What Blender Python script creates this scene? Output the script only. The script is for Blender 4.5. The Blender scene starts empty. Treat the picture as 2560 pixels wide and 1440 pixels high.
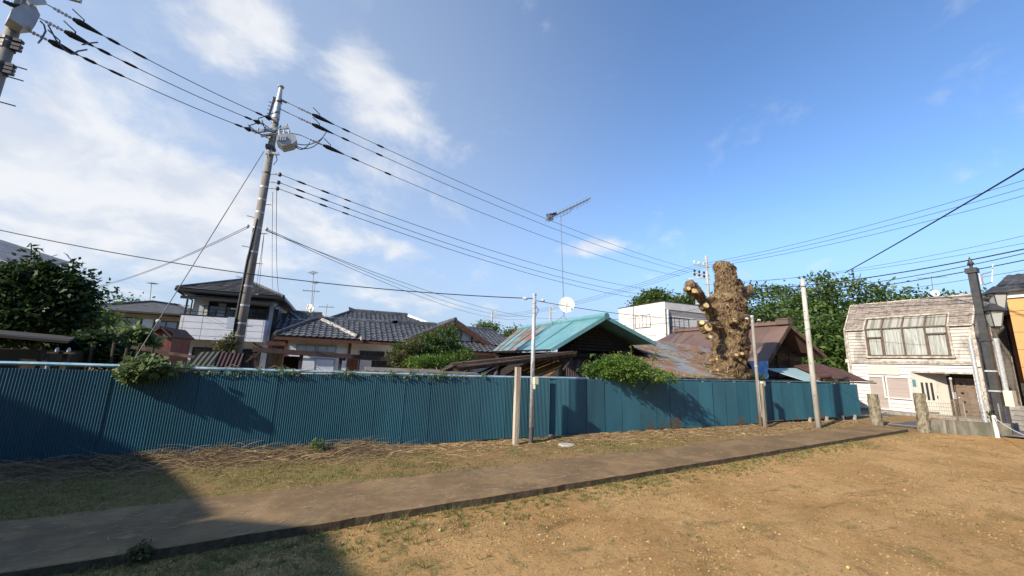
import bpy, bmesh, math, random
import numpy as np
from mathutils import Vector, Matrix, noise as mnoise
random.seed(7); rng = np.random.default_rng(7)
SC = bpy.context.scene
COL = SC.collection
R = math.radians
# world frame: x along the corrugated fence, y away from the lot, z up
# ------------------------------------------------------------------ camera
F = 950.0
CAM = Vector((4.85, -9.73, 2.1))
_up = np.array([167., 4947., -F]); _up /= np.linalg.norm(_up)
_f = np.array([0, 0, -1.]); _Y = _f - _f.dot(_up)*_up; _Y /= np.linalg.norm(_Y); _X = np.cross(_Y, _up)
_a, _b = .9111, .4123
_k = math.hypot(_a, _b); _a /= _k; _b /= _k
ROT = np.array([_a*_X + _b*_Y, -_b*_X + _a*_Y, _up])
cd = bpy.data.cameras.new('camera'); cam = bpy.data.objects.new('camera', cd); COL.objects.link(cam)
cd.sensor_width = 36; cd.lens = 36*F/2560; cd.clip_start = .05; cd.clip_end = 2000
m4 = Matrix([list(ROT[0])+[CAM.x], list(ROT[1])+[CAM.y], list(ROT[2])+[CAM.z], [0, 0, 0, 1]])
cam.matrix_world = m4
SC.camera = cam
def ray(px, py): return Vector(ROT @ np.array([(px-1280)/F, -(py-720)/F, -1.]))
def G(px, py, z=0.): d = ray(px, py); return CAM + d*((z-CAM.z)/d.z)
def V(px, py, v): d = ray(px, py); return CAM + d*((v-CAM.y)/d.y)
def U(px, py, u): d = ray(px, py); return CAM + d*((u-CAM.x)/d.x)
def P(px, py, dist): d = ray(px, py); return CAM + d*(dist/math.hypot(d.x, d.y))
# ------------------------------------------------------------------ light
SUN_EL = R(30); SUN_TRAVEL = Vector((.963, .27, 0)).normalized()
to_sun = Vector((-SUN_TRAVEL.x*math.cos(SUN_EL), -SUN_TRAVEL.y*math.cos(SUN_EL), math.sin(SUN_EL)))
sl = bpy.data.lights.new('sun', 'SUN'); sun = bpy.data.objects.new('sun', sl); COL.objects.link(sun)
sl.energy = 5.0; sl.angle = R(.8); sl.color = (1, .89, .74)
sun.rotation_euler = to_sun.to_track_quat('Z', 'Y').to_euler(); sun.location = (0, -20, 30)
SC.view_settings.view_transform = 'Standard'; SC.view_settings.look = 'None'
SC.view_settings.exposure = 0.5; SC.view_settings.gamma = 1
SC.render.engine = 'CYCLES'; SC.cycles.max_bounces = 6; SC.cycles.diffuse_bounces = 3; SC.cycles.glossy_bounces = 3; SC.cycles.transparent_max_bounces = 8
world = bpy.data.worlds.new('World'); SC.world = world; world.use_nodes = True
wt = world.node_tree; wt.nodes.clear()
class NT:
    """small node helper"""
    def __init__(s, t): s.t = t
    def n(s, typ, **kw):
        nd = s.t.nodes.new(typ)
        ins = kw.pop('ins', {})
        for k, v in kw.items(): setattr(nd, k, v)
        for k, v in ins.items(): s.put(nd.inputs[k], v)
        return nd
    def put(s, sock, v):
        if isinstance(v, bpy.types.NodeSocket): s.t.links.new(v, sock)
        elif isinstance(v, (tuple, list)) and len(v) == 3 and sock.type == 'RGBA': sock.default_value = (*v, 1)
        else: sock.default_value = v
    def math(s, op, a, b=0., c=0., clamp=False):
        nd = s.n('ShaderNodeMath', operation=op, use_clamp=clamp)
        s.put(nd.inputs[0], a); s.put(nd.inputs[1], b); s.put(nd.inputs[2], c); return nd.outputs[0]
    def vmath(s, op, a, b=(0, 0, 0)):
        nd = s.n('ShaderNodeVectorMath', operation=op); s.put(nd.inputs[0], a)
        if op == 'SCALE': s.put(nd.inputs['Scale'], b)
        else: s.put(nd.inputs[1], b)
        return nd.outputs['Value'] if op in ('DOT_PRODUCT', 'LENGTH', 'DISTANCE') else nd.outputs['Vector']
    def mix(s, fac, a, b, blend='MIX'):
        nd = s.n('ShaderNodeMix', data_type='RGBA', blend_type=blend)
        s.put(nd.inputs['Factor'], fac); s.put(nd.inputs['A'], a); s.put(nd.inputs['B'], b); return nd.outputs['Result']
    def ramp(s, x, a, b, smooth=True):
        nd = s.n('ShaderNodeMapRange', interpolation_type='SMOOTHSTEP' if smooth else 'LINEAR', clamp=True) if smooth else s.n('ShaderNodeMapRange', clamp=True)
        s.put(nd.inputs['Value'], x); nd.inputs['From Min'].default_value = a; nd.inputs['From Max'].default_value = b
        return nd.outputs['Result']
    def noise(s, vec, scale, detail=5, rough=.6, dist=0., out=0):
        nd = s.n('ShaderNodeTexNoise', ins={'Scale': scale, 'Detail': detail, 'Roughness': rough, 'Distortion': dist})
        if vec is not None: s.put(nd.inputs['Vector'], vec)
        return nd.outputs[out]
w = NT(wt)
sky = w.n('ShaderNodeTexSky', sky_type='NISHITA', sun_disc=False, sun_elevation=SUN_EL,
          sun_rotation=math.atan2(to_sun.x, to_sun.y), air_density=1.0, dust_density=.35, ozone_density=1.6, altitude=20)
SKY_STRENGTH = .128
gen = w.n('ShaderNodeTexCoord').outputs['Generated']
sep = w.n('ShaderNodeSeparateXYZ', ins={0: gen})
zc = w.math('MAXIMUM', sep.outputs[2], .035)
# clouds live on a flat layer overhead: direction / height
plan = w.vmath('SCALE', gen, w.math('DIVIDE', 1., w.math('ADD', zc, .42)))
warp = w.noise(plan, 2.2, 3, .55, out=1)
pv = w.vmath('ADD', plan, w.vmath('SCALE', w.vmath('SUBTRACT', warp, (.5, .5, .5)), .22))
n_all = w.noise(pv, 4.2, 7, .62)
left = Vector(ray(0, 500)).normalized(); left.z = 0; left.normalize()
side = w.vmath('DOT_PRODUCT', gen, (left.x, left.y, 0.))
cover = w.math('MULTIPLY', w.ramp(side, .3, 1.0), .20)
def blob(px, py, ru, rv, wgt, tilt=0.):
    c = ray(px, py).normalized(); t1 = c.cross(Vector((0, 0, 1))).normalized(); t2 = t1.cross(c).normalized()
    ct, st = math.cos(R(tilt)), math.sin(R(tilt)); a1 = (t1*ct + t2*st)/ru; a2 = (t2*ct - t1*st)/rv
    o = w.vmath('SUBTRACT', gen, tuple(c))
    x = w.vmath('DOT_PRODUCT', o, tuple(a1)); y = w.vmath('DOT_PRODUCT', o, tuple(a2))
    r2 = w.math('ADD', w.math('MULTIPLY', x, x), w.math('MULTIPLY', y, y))
    return w.math('MULTIPLY', w.math('EXPONENT', w.math('MULTIPLY', r2, -1.)), wgt)
acc = cover
for b in [(905, 160, .085, .06, .46, -50), (760, 110, .055, .09, -.34, 0), (1000, 255, .10, .075, .52, -25), (1000, 320, .12, .03, .25, -5), (600, 40, .16, .07, .48, -8), (520, 125, .06, .03, .28, -10),
          (280, 430, .26, .10, .55, -6), (90, 380, .14, .08, .35, 0), (520, 500, .16, .07, .38, -10), (180, 560, .25, .07, .30, 0), (400, 640, .3, .05, .22, -5),
          (1450, 625, .075, .028, .55, 6), (1530, 612, .05, .018, .40, 0), (2035, 664, .055, .017, .48, 8), (1860, 685, .03, .015, .3, 0), (1530, 302, .015, .01, .25, 0),
          (2410, 430, .04, .025, .26, 15), (960, 610, .10, .03, .42, 0), (830, 600, .1, .04, .40, 0), (950, 745, .08, .02, .36, 0), (1150, 760, .12, .02, .30, 0), (950, 8, .08, .03, .33, 0), (780, 480, .12, .05, .28, -10)]:
    acc = w.math('ADD', acc, blob(*b))
dens = w.math('ADD', acc, w.math('MULTIPLY', w.math('SUBTRACT', n_all, .5), 1.9))
cfac = w.math('MULTIPLY', w.ramp(dens, .15, .82), .88)
shade = w.noise(w.vmath('ADD', pv, (.03, .02, .05)), 5.5, 4, .55)
ccol = w.mix(w.ramp(shade, .35, .62), (3.9, 4.2, 4.75), (5.2, 5.25, 5.35))
skyc = w.mix(1., sky.outputs[0], (.90, 1.10, 1.34), 'MULTIPLY')
hazef = w.math('MULTIPLY', w.ramp(sep.outputs[2], .36, .02), .85)
skyc = w.mix(hazef, skyc, (2.1, 2.9, 4.2))
skyc = w.mix(w.math('MULTIPLY', w.ramp(side, .0, 1.0), .6), skyc, (3.3, 3.9, 4.7))
fin = w.mix(cfac, skyc, ccol)
bg = w.n('ShaderNodeBackground', ins={'Color': fin, 'Strength': SKY_STRENGTH})
wo = w.n('ShaderNodeOutputWorld', ins={'Surface': bg.outputs[0]})

# ------------------------------------------------------------------ materials
MATS = {}
def mat(name, col, col2=None, scale=3., rough=.75, metal=0., bump=0., bscale=40., lo=.4, hi=.62, stretch=(1, 1, 1), rand=0., spec=.4, extra=None, detail=6, dist=0., bstretch=None):
    if name in MATS: return MATS[name]
    m = bpy.data.materials.new(name); m.use_nodes = True; t = m.node_tree; k = NT(t)
    bs = t.nodes['Principled BSDF']; pos = k.n('ShaderNodeNewGeometry').outputs['Position']
    c = col
    pv = k.vmath('MULTIPLY', pos, stretch)
    if col2 is not None: c = k.mix(k.ramp(k.noise(pv, scale, detail, .62, dist), lo, hi), col, col2)
    if rand:
        rn = k.n('ShaderNodeObjectInfo').outputs['Random']
        f = k.math('ADD', 1-rand, k.math('MULTIPLY', rn, 2*rand))
        c = k.vmath('SCALE', c if isinstance(c, bpy.types.NodeSocket) else k.n('ShaderNodeRGB').outputs[0], f) if isinstance(c, bpy.types.NodeSocket) else k.mix(rn, tuple(x*(1-rand) for x in col), tuple(min(1, x*(1+rand)) for x in col))
    if extra: c = extra(k, pos, c)
    k.put(bs.inputs['Base Color'], c)
    bs.inputs['Roughness'].default_value = rough; bs.inputs['Metallic'].default_value = metal
    bs.inputs['Specular IOR Level'].default_value = spec
    if bump:
        bn = k.n('ShaderNodeBump', ins={'Strength': bump, 'Distance': .02, 'Height': k.noise(k.vmath('MULTIPLY', pos, bstretch or stretch), bscale, 4, .65)})
        k.put(bs.inputs['Normal'], bn.outputs[0])
    MATS[name] = m; return m
def leafmat(name, c1, c2, trans=.35, scale=1.2):
    m = bpy.data.materials.new(name); m.use_nodes = True; t = m.node_tree; k = NT(t)
    bs = t.nodes['Principled BSDF']; g = k.n('ShaderNodeNewGeometry')
    rnd = g.outputs['Random Per Island']
    c = k.mix(rnd, c1, c2)
    k.put(bs.inputs['Base Color'], c); bs.inputs['Roughness'].default_value = .55; bs.inputs['Specular IOR Level'].default_value = .35
    tr = k.n('ShaderNodeBsdfTranslucent'); k.put(tr.inputs['Color'], k.mix(.5, c, tuple(x*1.3 for x in c2)))
    ms = k.n('ShaderNodeMixShader', ins={0: trans, 1: bs.outputs[0], 2: tr.outputs[0]})
    k.put(t.nodes['Material Output'].inputs['Surface'], ms.outputs[0]); MATS[name] = m; return m
def glassmat(name, tint=(.03, .04, .045), rough=.06):
    m = bpy.data.materials.new(name); m.use_nodes = True; bs = m.node_tree.nodes['Principled BSDF']
    bs.inputs['Base Color'].default_value = (*tint, 1); bs.inputs['Roughness'].default_value = rough; bs.inputs['Specular IOR Level'].default_value = .8
    MATS[name] = m; return m
# ------------------------------------------------------------------ mesh builder (coordinates in the world frame)
class MB:
    def __init__(s): s.v = []; s.f = []; s.mi = []; s.cur = 0; s.smooth = False
    def add(s, vs, fs):
        o = len(s.v); s.v += [tuple(x) for x in vs]; s.f += [tuple(i+o for i in f) for f in fs]; s.mi += [s.cur]*len(fs); return s
    def box(s, x0, x1, y0, y1, z0, z1):
        v = [(x, y, z) for z in (z0, z1) for y in (y0, y1) for x in (x0, x1)]
        return s.add(v, [(0, 2, 3, 1), (4, 5, 7, 6), (0, 1, 5, 4), (2, 6, 7, 3), (0, 4, 6, 2), (1, 3, 7, 5)])
    def beam(s, a, b, w, h, up=(0, 0, 1)):
        a, b = Vector(a), Vector(b); d = (b-a).normalized(); up = Vector(up)
        if abs(d.dot(up)) > .98: up = Vector((1, 0, 0))
        x = d.cross(up).normalized()*(w/2); y = x.cross(d).normalized()*(h/2)
        v = [p+sx*x+sy*y for p in (a, b) for sx, sy in ((-1, -1), (1, -1), (1, 1), (-1, 1))]
        return s.add(v, [(0, 1, 2, 3), (7, 6, 5, 4), (0, 4, 5, 1), (1, 5, 6, 2), (2, 6, 7, 3), (3, 7, 4, 0)])
    def tube(s, pts, r, n=8, cap=True):
        pts = [Vector(p) for p in pts]; N = len(pts)
        rs = r if isinstance(r, (list, tuple)) else [r]*N
        vs = []; prev = None
        for i, p in enumerate(pts):
            d = (pts[min(i+1, N-1)]-pts[max(i-1, 0)])
            d = d.normalized() if d.length > 1e-9 else Vector((0, 0, 1))
            if prev is None:
                ref = Vector((0, 0, 1)) if abs(d.z) < .9 else Vector((1, 0, 0))
                x = d.cross(ref).normalized()
            else:
                x = prev - d*prev.dot(d); x = x.normalized() if x.length > 1e-6 else d.orthogonal().normalized()
            prev = x; y = d.cross(x)
            for k in range(n):
                a = 2*math.pi*k/n; vs.append(p + (x*math.cos(a)+y*math.sin(a))*rs[i])
        fs = [(i*n+k, i*n+(k+1) % n, (i+1)*n+(k+1) % n, (i+1)*n+k) for i in range(N-1) for k in range(n)]
        if cap: fs += [tuple(reversed(range(n))), tuple(range((N-1)*n, N*n))]
        return s.add(vs, fs)
    def cyl(s, c, r, z0, z1, n=12, r2=None): return s.tube([(c[0], c[1], z0), (c[0], c[1], z1)], [r, r if r2 is None else r2], n)
    def slab(s, poly, th):
        """polygon extruded by th along minus its normal"""
        p = [Vector(q) for q in poly]; nn = Vector((0, 0, 0))
        for i in range(len(p)): nn += p[i].cross(p[(i+1) % len(p)])
        if nn.z < 0: p.reverse(); nn = -nn
        nn.normalize(); n = len(p); lo = [q-nn*th for q in p]
        return s.add(p+lo, [tuple(range(n)), tuple(reversed(range(n, 2*n)))] + [(i, i+n, (i+1) % n+n, (i+1) % n) for i in range(n)])
    def prism(s, poly, vec):
        p = [Vector(q) for q in poly]; q = [a+Vector(vec) for a in p]; n = len(p)
        return s.add(p+q, [tuple(reversed(range(n))), tuple(range(n, 2*n))] + [(i, (i+1) % n, (i+1) % n+n, i+n) for i in range(n)])
    def ball(s, c, rx, ry, rz, nu=10, nv=6):
        c = Vector(c); vs = []; fs = []
        for j in range(nv+1):
            t = math.pi*j/nv
            for i in range(nu):
                a = 2*math.pi*i/nu; vs.append(c+Vector((rx*math.sin(t)*math.cos(a), ry*math.sin(t)*math.sin(a), rz*math.cos(t))))
        for j in range(nv):
            for i in range(nu): fs.append((j*nu+i, (j+1)*nu+i, (j+1)*nu+(i+1) % nu, j*nu+(i+1) % nu))
        return s.add(vs, fs)
    def mesh(s, name, mats, org=(0, 0, 0)):
        me = bpy.data.meshes.new(name); o = Vector(org)
        me.from_pydata([Vector(q)-o for q in s.v], [], s.f)
        for m in (mats if isinstance(mats, (list, tuple)) else [mats]): me.materials.append(m)
        if any(s.mi): me.polygons.foreach_set('material_index', s.mi)
        if s.smooth: me.polygons.foreach_set('use_smooth', [True]*len(me.polygons))
        me.update(); return me
def tag(o, label, cat, group=None, kind=None):
    if label: o['label'] = label
    if cat: o['category'] = cat
    if group: o['group'] = group
    if kind: o['kind'] = kind
    return o
def thing(name, label, cat, base=(0, 0, 0), group=None):
    o = bpy.data.objects.new(name, None); COL.objects.link(o); o.location = base; o.empty_display_size = .2
    return tag(o, label, cat, group)
def root_loc(o):
    while o.parent: o = o.parent
    return o.location
def part(name, mb, m, parent, label=None):
    me = mb.mesh(name, m, root_loc(parent)); o = bpy.data.objects.new(name, me); COL.objects.link(o); o.parent = parent
    if label: o['label'] = label
    return o
def solo(name, mb, m, label, cat, base=(0, 0, 0), group=None, kind=None):
    me = mb.mesh(name, m, base); o = bpy.data.objects.new(name, me); COL.objects.link(o); o.location = base
    return tag(o, label, cat, group, kind)
def struct(name, mb, m):
    o = solo(name, mb, m, None, None); o['kind'] = 'structure'; return o
def inst(name, me, parent, mtx):
    """a piece that shares mesh data; mtx in world coordinates (parents are never rotated)"""
    o = bpy.data.objects.new(name, me); COL.objects.link(o); o.parent = parent
    o.matrix_basis = Matrix.Translation(-root_loc(parent)) @ mtx; return o
def rawmesh(name, verts, faces_flat, nv, m, org=(0, 0, 0), smooth=False):
    """fast mesh of equal n-gons from numpy"""
    me = bpy.data.meshes.new(name); vv = np.asarray(verts, np.float32).reshape(-1, 3) - np.array(org, np.float32)
    ff = np.asarray(faces_flat, np.int32).ravel(); nf = len(ff)//nv
    me.vertices.add(len(vv)); me.vertices.foreach_set('co', vv.ravel())
    me.loops.add(len(ff)); me.loops.foreach_set('vertex_index', ff)
    me.polygons.add(nf); me.polygons.foreach_set('loop_start', np.arange(nf, dtype=np.int32)*nv); me.polygons.foreach_set('loop_total', np.full(nf, nv, np.int32))
    me.materials.append(m); me.update(calc_edges=True)
    if smooth: me.polygons.foreach_set('use_smooth', np.ones(nf, bool))
    return me
# facade mappings: a along the wall, b up, c out of the wall towards the viewer
def facV(v): return lambda a, b, c: (a, v-c, b)
def facU(u): return lambda a, b, c: (u-c, a, b)
def fbox(mb, mp, a0, a1, b0, b1, c0, c1):
    p, q = mp(a0, b0, c0), mp(a1, b1, c1)
    return mb.box(min(p[0], q[0]), max(p[0], q[0]), min(p[1], q[1]), max(p[1], q[1]), min(p[2], q[2]), max(p[2], q[2]))
# ------------------------------------------------------------------ shared materials
def m_lot():
    m = bpy.data.materials.new('lot_earth'); m.use_nodes = True; k = NT(m.node_tree); bs = m.node_tree.nodes['Principled BSDF']
    pos = k.n('ShaderNodeNewGeometry').outputs['Position']
    a = k.noise(pos, .55, 5, .6, .4); b = k.noise(pos, 2.6, 6, .65); c = k.noise(pos, 30., 5, .75); d = k.noise(k.vmath('MULTIPLY', pos, (.6, 1.6, 1)), 1.3, 6, .7, .8); e = k.noise(pos, 9., 6, .72, .6)
    col = k.mix(k.ramp(a, .35, .68), (.50, .29, .11), (.68, .42, .18))
    col = k.mix(k.math('MULTIPLY', k.ramp(b, .50, .74), .6), col, (.33, .18, .064))
    col = k.mix(k.math('MULTIPLY', k.ramp(d, .54, .68), .45), col, (.30, .21, .075))
    col = k.mix(k.math('MULTIPLY', k.ramp(k.noise(pos, 1.1, 6, .7, 1.2), .58, .72), .6), col, (.22, .12, .048))
    # the strip beside the fence is duller, browner earth
    y = k.n('ShaderNodeSeparateXYZ', ins={0: pos}).outputs[1]
    st = k.ramp(y, -3.0, -2.2)
    col = k.mix(k.math('MULTIPLY', st, .75), col, k.mix(b, (.19, .12, .06), (.36, .25, .12)))
    # thin turf and moss in patches
    x = k.n('ShaderNodeSeparateXYZ', ins={0: pos}).outputs[0]
    near = k.math('MULTIPLY', k.ramp(x, 8., 3.5), .13)
    tf = k.ramp(k.math('ADD', k.math('ADD', k.noise(pos, 1.5, 6, .72, .5), near), k.math('MULTIPLY', st, .035)), .545, .69)
    col = k.mix(k.math('MULTIPLY', tf, .8), col, k.mix(k.ramp(e, .35, .65), (.14, .125, .038), (.33, .27, .095)))
    col = k.mix(k.math('MULTIPLY', k.ramp(e, .52, .72), .35), col, (.17, .10, .045))
    col = k.mix(k.math('MULTIPLY', k.ramp(c, .54, .66), .7), col, (.64, .47, .265))
    col = k.mix(k.math('MULTIPLY', k.ramp(c, .45, .33), .6), col, (.13, .08, .038))
    col = k.mix(k.math('MULTIPLY', k.ramp(k.noise(k.vmath('MULTIPLY', pos, (.35, 1.3, 1.)), 1.7, 7, .72, 1.), .57, .66), .55), col, (.17, .092, .038))
    k.put(bs.inputs['Base Color'], col); bs.inputs['Roughness'].default_value = .95; bs.inputs['Specular IOR Level'].default_value = .15
    h = k.math('ADD', k.math('MULTIPLY', c, .9), k.math('ADD', k.noise(pos, 95., 3, .7), k.math('MULTIPLY', e, 1.6)))
    bn = k.n('ShaderNodeBump', ins={'Strength': .9, 'Distance': .045, 'Height': h}); k.put(bs.inputs['Normal'], bn.outputs[0])
    return m
def m_path():
    m = bpy.data.materials.new('path_concrete'); m.use_nodes = True; k = NT(m.node_tree); bs = m.node_tree.nodes['Principled BSDF']
    pos = k.n('ShaderNodeNewGeometry').outputs['Position']
    a = k.noise(pos, .9, 6, .65, .6); b = k.noise(pos, 7., 6, .7, .5); c = k.noise(pos, 60., 4, .7)
    col = k.mix(k.ramp(a, .38, .66), (.185, .120, .060), (.30, .20, .100))
    col = k.mix(k.math('MULTIPLY', k.ramp(b, .52, .72), .55), col, (.34, .25, .145))
    col = k.mix(k.math('MULTIPLY', k.ramp(k.noise(pos, 2.2, 6, .7), .5, .7), .5), col, (.13, .092, .056))
    col = k.mix(k.math('MULTIPLY', c, .35), col, (.13, .09, .055))
    col = k.mix(k.math('MULTIPLY', k.ramp(k.noise(pos, 1.6, 7, .75, 1.5), .50, .62), .5), col, (.125, .098, .066))
    col = k.mix(k.math('MULTIPLY', k.ramp(k.noise(k.vmath('MULTIPLY', pos, (1., 2.6, 1.)), 3.5, 6, .7, .8), .56, .68), .6), col, (.37, .27, .15))
    k.put(bs.inputs['Base Color'], col); bs.inputs['Roughness'].default_value = .9; bs.inputs['Specular IOR Level'].default_value = .2
    bn = k.n('ShaderNodeBump', ins={'Strength': .5, 'Distance': .02, 'Height': k.math('ADD', c, k.math('MULTIPLY', b, .8))}); k.put(bs.inputs['Normal'], bn.outputs[0])
    return m
def rusty(name, paint, paint2, amount=.0, rust=(.13, .052, .024), scale=2.2, rough=.5, low=None, st=(1, 1, 1), streak=False):
    """painted sheet metal with rust patches; low=(z0,z1): stains rising from the foot"""
    m = bpy.data.materials.new(name); m.use_nodes = True; k = NT(m.node_tree); bs = m.node_tree.nodes['Principled BSDF']
    pos = k.n('ShaderNodeNewGeometry').outputs['Position']; rn = k.n('ShaderNodeObjectInfo').outputs['Random']
    pv = k.vmath('MULTIPLY', pos, st)
    col = k.mix(k.ramp(k.noise(pv, scale, 6, .65, .5), .35, .68), paint, paint2)
    col = k.mix(k.math('MULTIPLY', k.ramp(k.noise(pos, 30, 4, .7), .4, .8), .25), col, tuple(x*.55 for x in paint))
    nz = k.noise(pv, scale*1.7, 8, .68, .3)
    f = k.math('ADD', nz, amount)
    if low:
        z = k.n('ShaderNodeSeparateXYZ', ins={0: pos}).outputs[2]
        lowf = k.math('MULTIPLY', k.math('MULTIPLY', k.ramp(z, low[1], low[0]), low[2]), k.ramp(k.n('ShaderNodeSeparateXYZ', ins={0: pos}).outputs[0], 9., 14.))
        f = k.math('ADD', f, k.math('MULTIPLY', lowf, k.ramp(k.noise(k.vmath('MULTIPLY', pos, (.55, .55, .10)), 2.2, 6, .68), .42, .66)))
    rf = k.ramp(f, .60, .72)
    rc = k.mix(k.noise(pos, 14, 5, .7), tuple(x*.55 for x in rust), tuple(x*1.8 for x in rust))
    col = k.mix(rf, col, rc)
    col = k.vmath('SCALE', col, k.math('ADD', .86, k.math('MULTIPLY', rn, .28)))
    k.put(bs.inputs['Base Color'], col); k.put(bs.inputs['Roughness'], k.math('ADD', rough, k.math('MULTIPLY', rf, .35))); bs.inputs['Specular IOR Level'].default_value = .65
    bn = k.n('ShaderNodeBump', ins={'Strength': .25, 'Distance': .01, 'Height': k.noise(pos, 45, 4, .7)}); k.put(bs.inputs['Normal'], bn.outputs[0])
    MATS[name] = m; return m
FENCE_BLUE = rusty('fence_blue_sheet', (.015, .096, .142), (.022, .128, .180), -.13, rust=(.072, .060, .046), scale=.9, rough=.47, low=(.08, .80, .62), st=(1, 1, .35))
RAIL = mat('rail_pale_blue', (.42, .58, .64), (.22, .42, .50), 6, .35, .3, .2, 60, stretch=(.4, 1, 1))
WOODGREY = mat('weathered_grey_wood', (.30, .25, .19), (.17, .135, .10), 9, .85, 0, .5, 30, stretch=(1, 1, .12))
DARKWOOD = mat('dark_old_wood', (.055, .036, .024), (.11, .075, .048), 7, .85, 0, .5, 30, stretch=(1, 1, .2))
GALV = mat('galvanised_steel', (.50, .52, .53), (.38, .40, .41), 12, .42, .25, .15, 80)
CONCRETE = mat('pole_concrete', (.27, .245, .21), (.19, .17, .145), 4, .85, 0, .35, 60, stretch=(1, 1, .3))
CONCRETE_W = mat('pale_pole_concrete', (.47, .45, .41), (.36, .34, .30), 5, .85, 0, .3, 60, stretch=(1, 1, .3))
BLACK = mat('black_rubber', (.012, .012, .013), None, rough=.5)
DARKSTEEL = mat('dark_steel', (.05, .05, .052), (.09, .085, .08), 20, .5, .4)
WHITEPAINT = mat('white_paint', (.74, .73, .70), (.62, .60, .56), 5, .6)
CREAMBOX = mat('cream_box', (.66, .62, .47), (.55, .5, .38), 6, .55)
# ------------------------------------------------------------------ ground
def path_near(x): return -4.56 + .0925*x if x > 8 else -4.50 + .085*x
def path_far(x): return -2.86 + .0690*x
def gz(x, y):
    b = .03 if y > path_far(x)-.05 else (-.045 if y < path_near(x)+.1 else 0.)
    if y > .35: b = .0
    return b + .012*mnoise.noise((x*.9, y*.9, 0)) + .008*mnoise.noise((x*3.1, y*3.1, 4))
def ax(lo, hi, step, far): 
    c = list(np.arange(lo, hi+1e-6, step)); a = [-far, -far*.4, lo-40, lo-12, lo-4]; b = [hi+4, hi+12, hi+40, far*.4, far]
    return np.array([q for q in a if q < lo-1] + c + [q for q in b if q > hi+1])
gx = ax(-4, 29, .16, 900); gy = ax(-9, 2, .12, 900)
zz = np.array([[gz(float(x), float(y)) if (-5 < x < 30 and -10 < y < 3) else 0. for x in gx] for y in gy])
XX, YY = np.meshgrid(gx, gy)
nx, ny = len(gx), len(gy)
idx = np.arange(nx*ny).reshape(ny, nx)
fc = np.stack([idx[:-1, :-1], idx[:-1, 1:], idx[1:, 1:], idx[1:, :-1]], -1).reshape(-1, 4)
gm = rawmesh('ground', np.stack([XX, YY, zz], -1), fc, 4, m_lot(), smooth=True)
ground = bpy.data.objects.new('ground', gm); COL.objects.link(ground); ground['kind'] = 'structure'
# path: cast concrete walk with a raised near edge, in long bays split by joints
PATHM = m_path()
mb = MB()
bays = [-3.2, 24.9]
for i in range(len(bays)-1):
    n = 300; x0, x1 = bays[i]+.006, bays[i+1]-.006
    xs = [x0+(x1-x0)*j/n for j in range(n+1)]
    top = []; 
    for x in xs:
        jn = .030*mnoise.noise((x*1.3, 0, 1)) + .022*mnoise.noise((x*5., 0, 2)) - .05*max(0, mnoise.noise((x*2.1, 7, 2))-.35); jf = .06*mnoise.noise((x*1.4, 5, 1))
        zt = .052 + .006*mnoise.noise((x*.6, 2, 2))
        top.append(((x, path_near(x)+jn, zt), (x, path_near(x)+jn+.012, zt+.008), (x, path_far(x)+jf, zt-.004), (x, path_near(x)+jn*.6-.01, -.12)))
    vs = [p for t in top for p in (t[3], t[0], t[1], t[2])]
    vs += [(t[2][0], t[2][1]+.01, -.12) for t in top]
    fs = []; front = []
    for j in range(n):
        a, b = 4*j, 4*(j+1)
        front.append(len(fs)); fs += [(a, b, b+1, a+1), (a+1, b+1, b+2, a+2), (a+2, b+2, b+3, a+3), (a+3, b+3, 4*(n+1)+j+1, 4*(n+1)+j)]
    e = 4*n; fs += [(0, 1, 2, 3, 4*(n+1)), (e, 4*(n+1)+n, e+3, e+2, e+1)]
    mb.add(vs, fs)
    for q_ in front: mb.mi[q_] = 1
struct('path', mb, [PATHM, mat('mossy_path_edge', (.060, .048, .030), (.105, .082, .050), 9, .95, 0, .9, 40)])
# road between the lot and the houses
ASPH = mat('asphalt', (.105, .105, .108), (.075, .075, .078), 1.2, .9, 0, .4, 120)
mb = MB(); mb.add([(25.2, 60, .012), (25.9, -1.6, .012), (27.9, -5., .012), (29, -60, .012), (31.2, -60, .012), (31.2, 60, .012)], [(0, 1, 2, 3, 4, 5)])
struct('road', mb, ASPH)
LINEP = mat('road_line_paint', (.62, .61, .58), (.4, .39, .37), 9, .8)
a0, a1 = G(2175, 1055, .016), G(2312, 1068, .016); b0, b1 = G(2170, 1038, .016), G(2312, 1049, .016)
for q0, q1, nm in ((a0, a1, 'road_edge_line'), (b0, b1, 'road_centre_line')):
    d = (q1-q0).normalized(); e = Vector((-d.y, d.x, 0))*.07; s0 = q0-d*8; s1 = q1+d*9
    mb = MB(); mb.add([s0-e, s1-e, s1+e, s0+e], [(0, 1, 2, 3)]); o = struct(nm, mb, LINEP)
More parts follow.
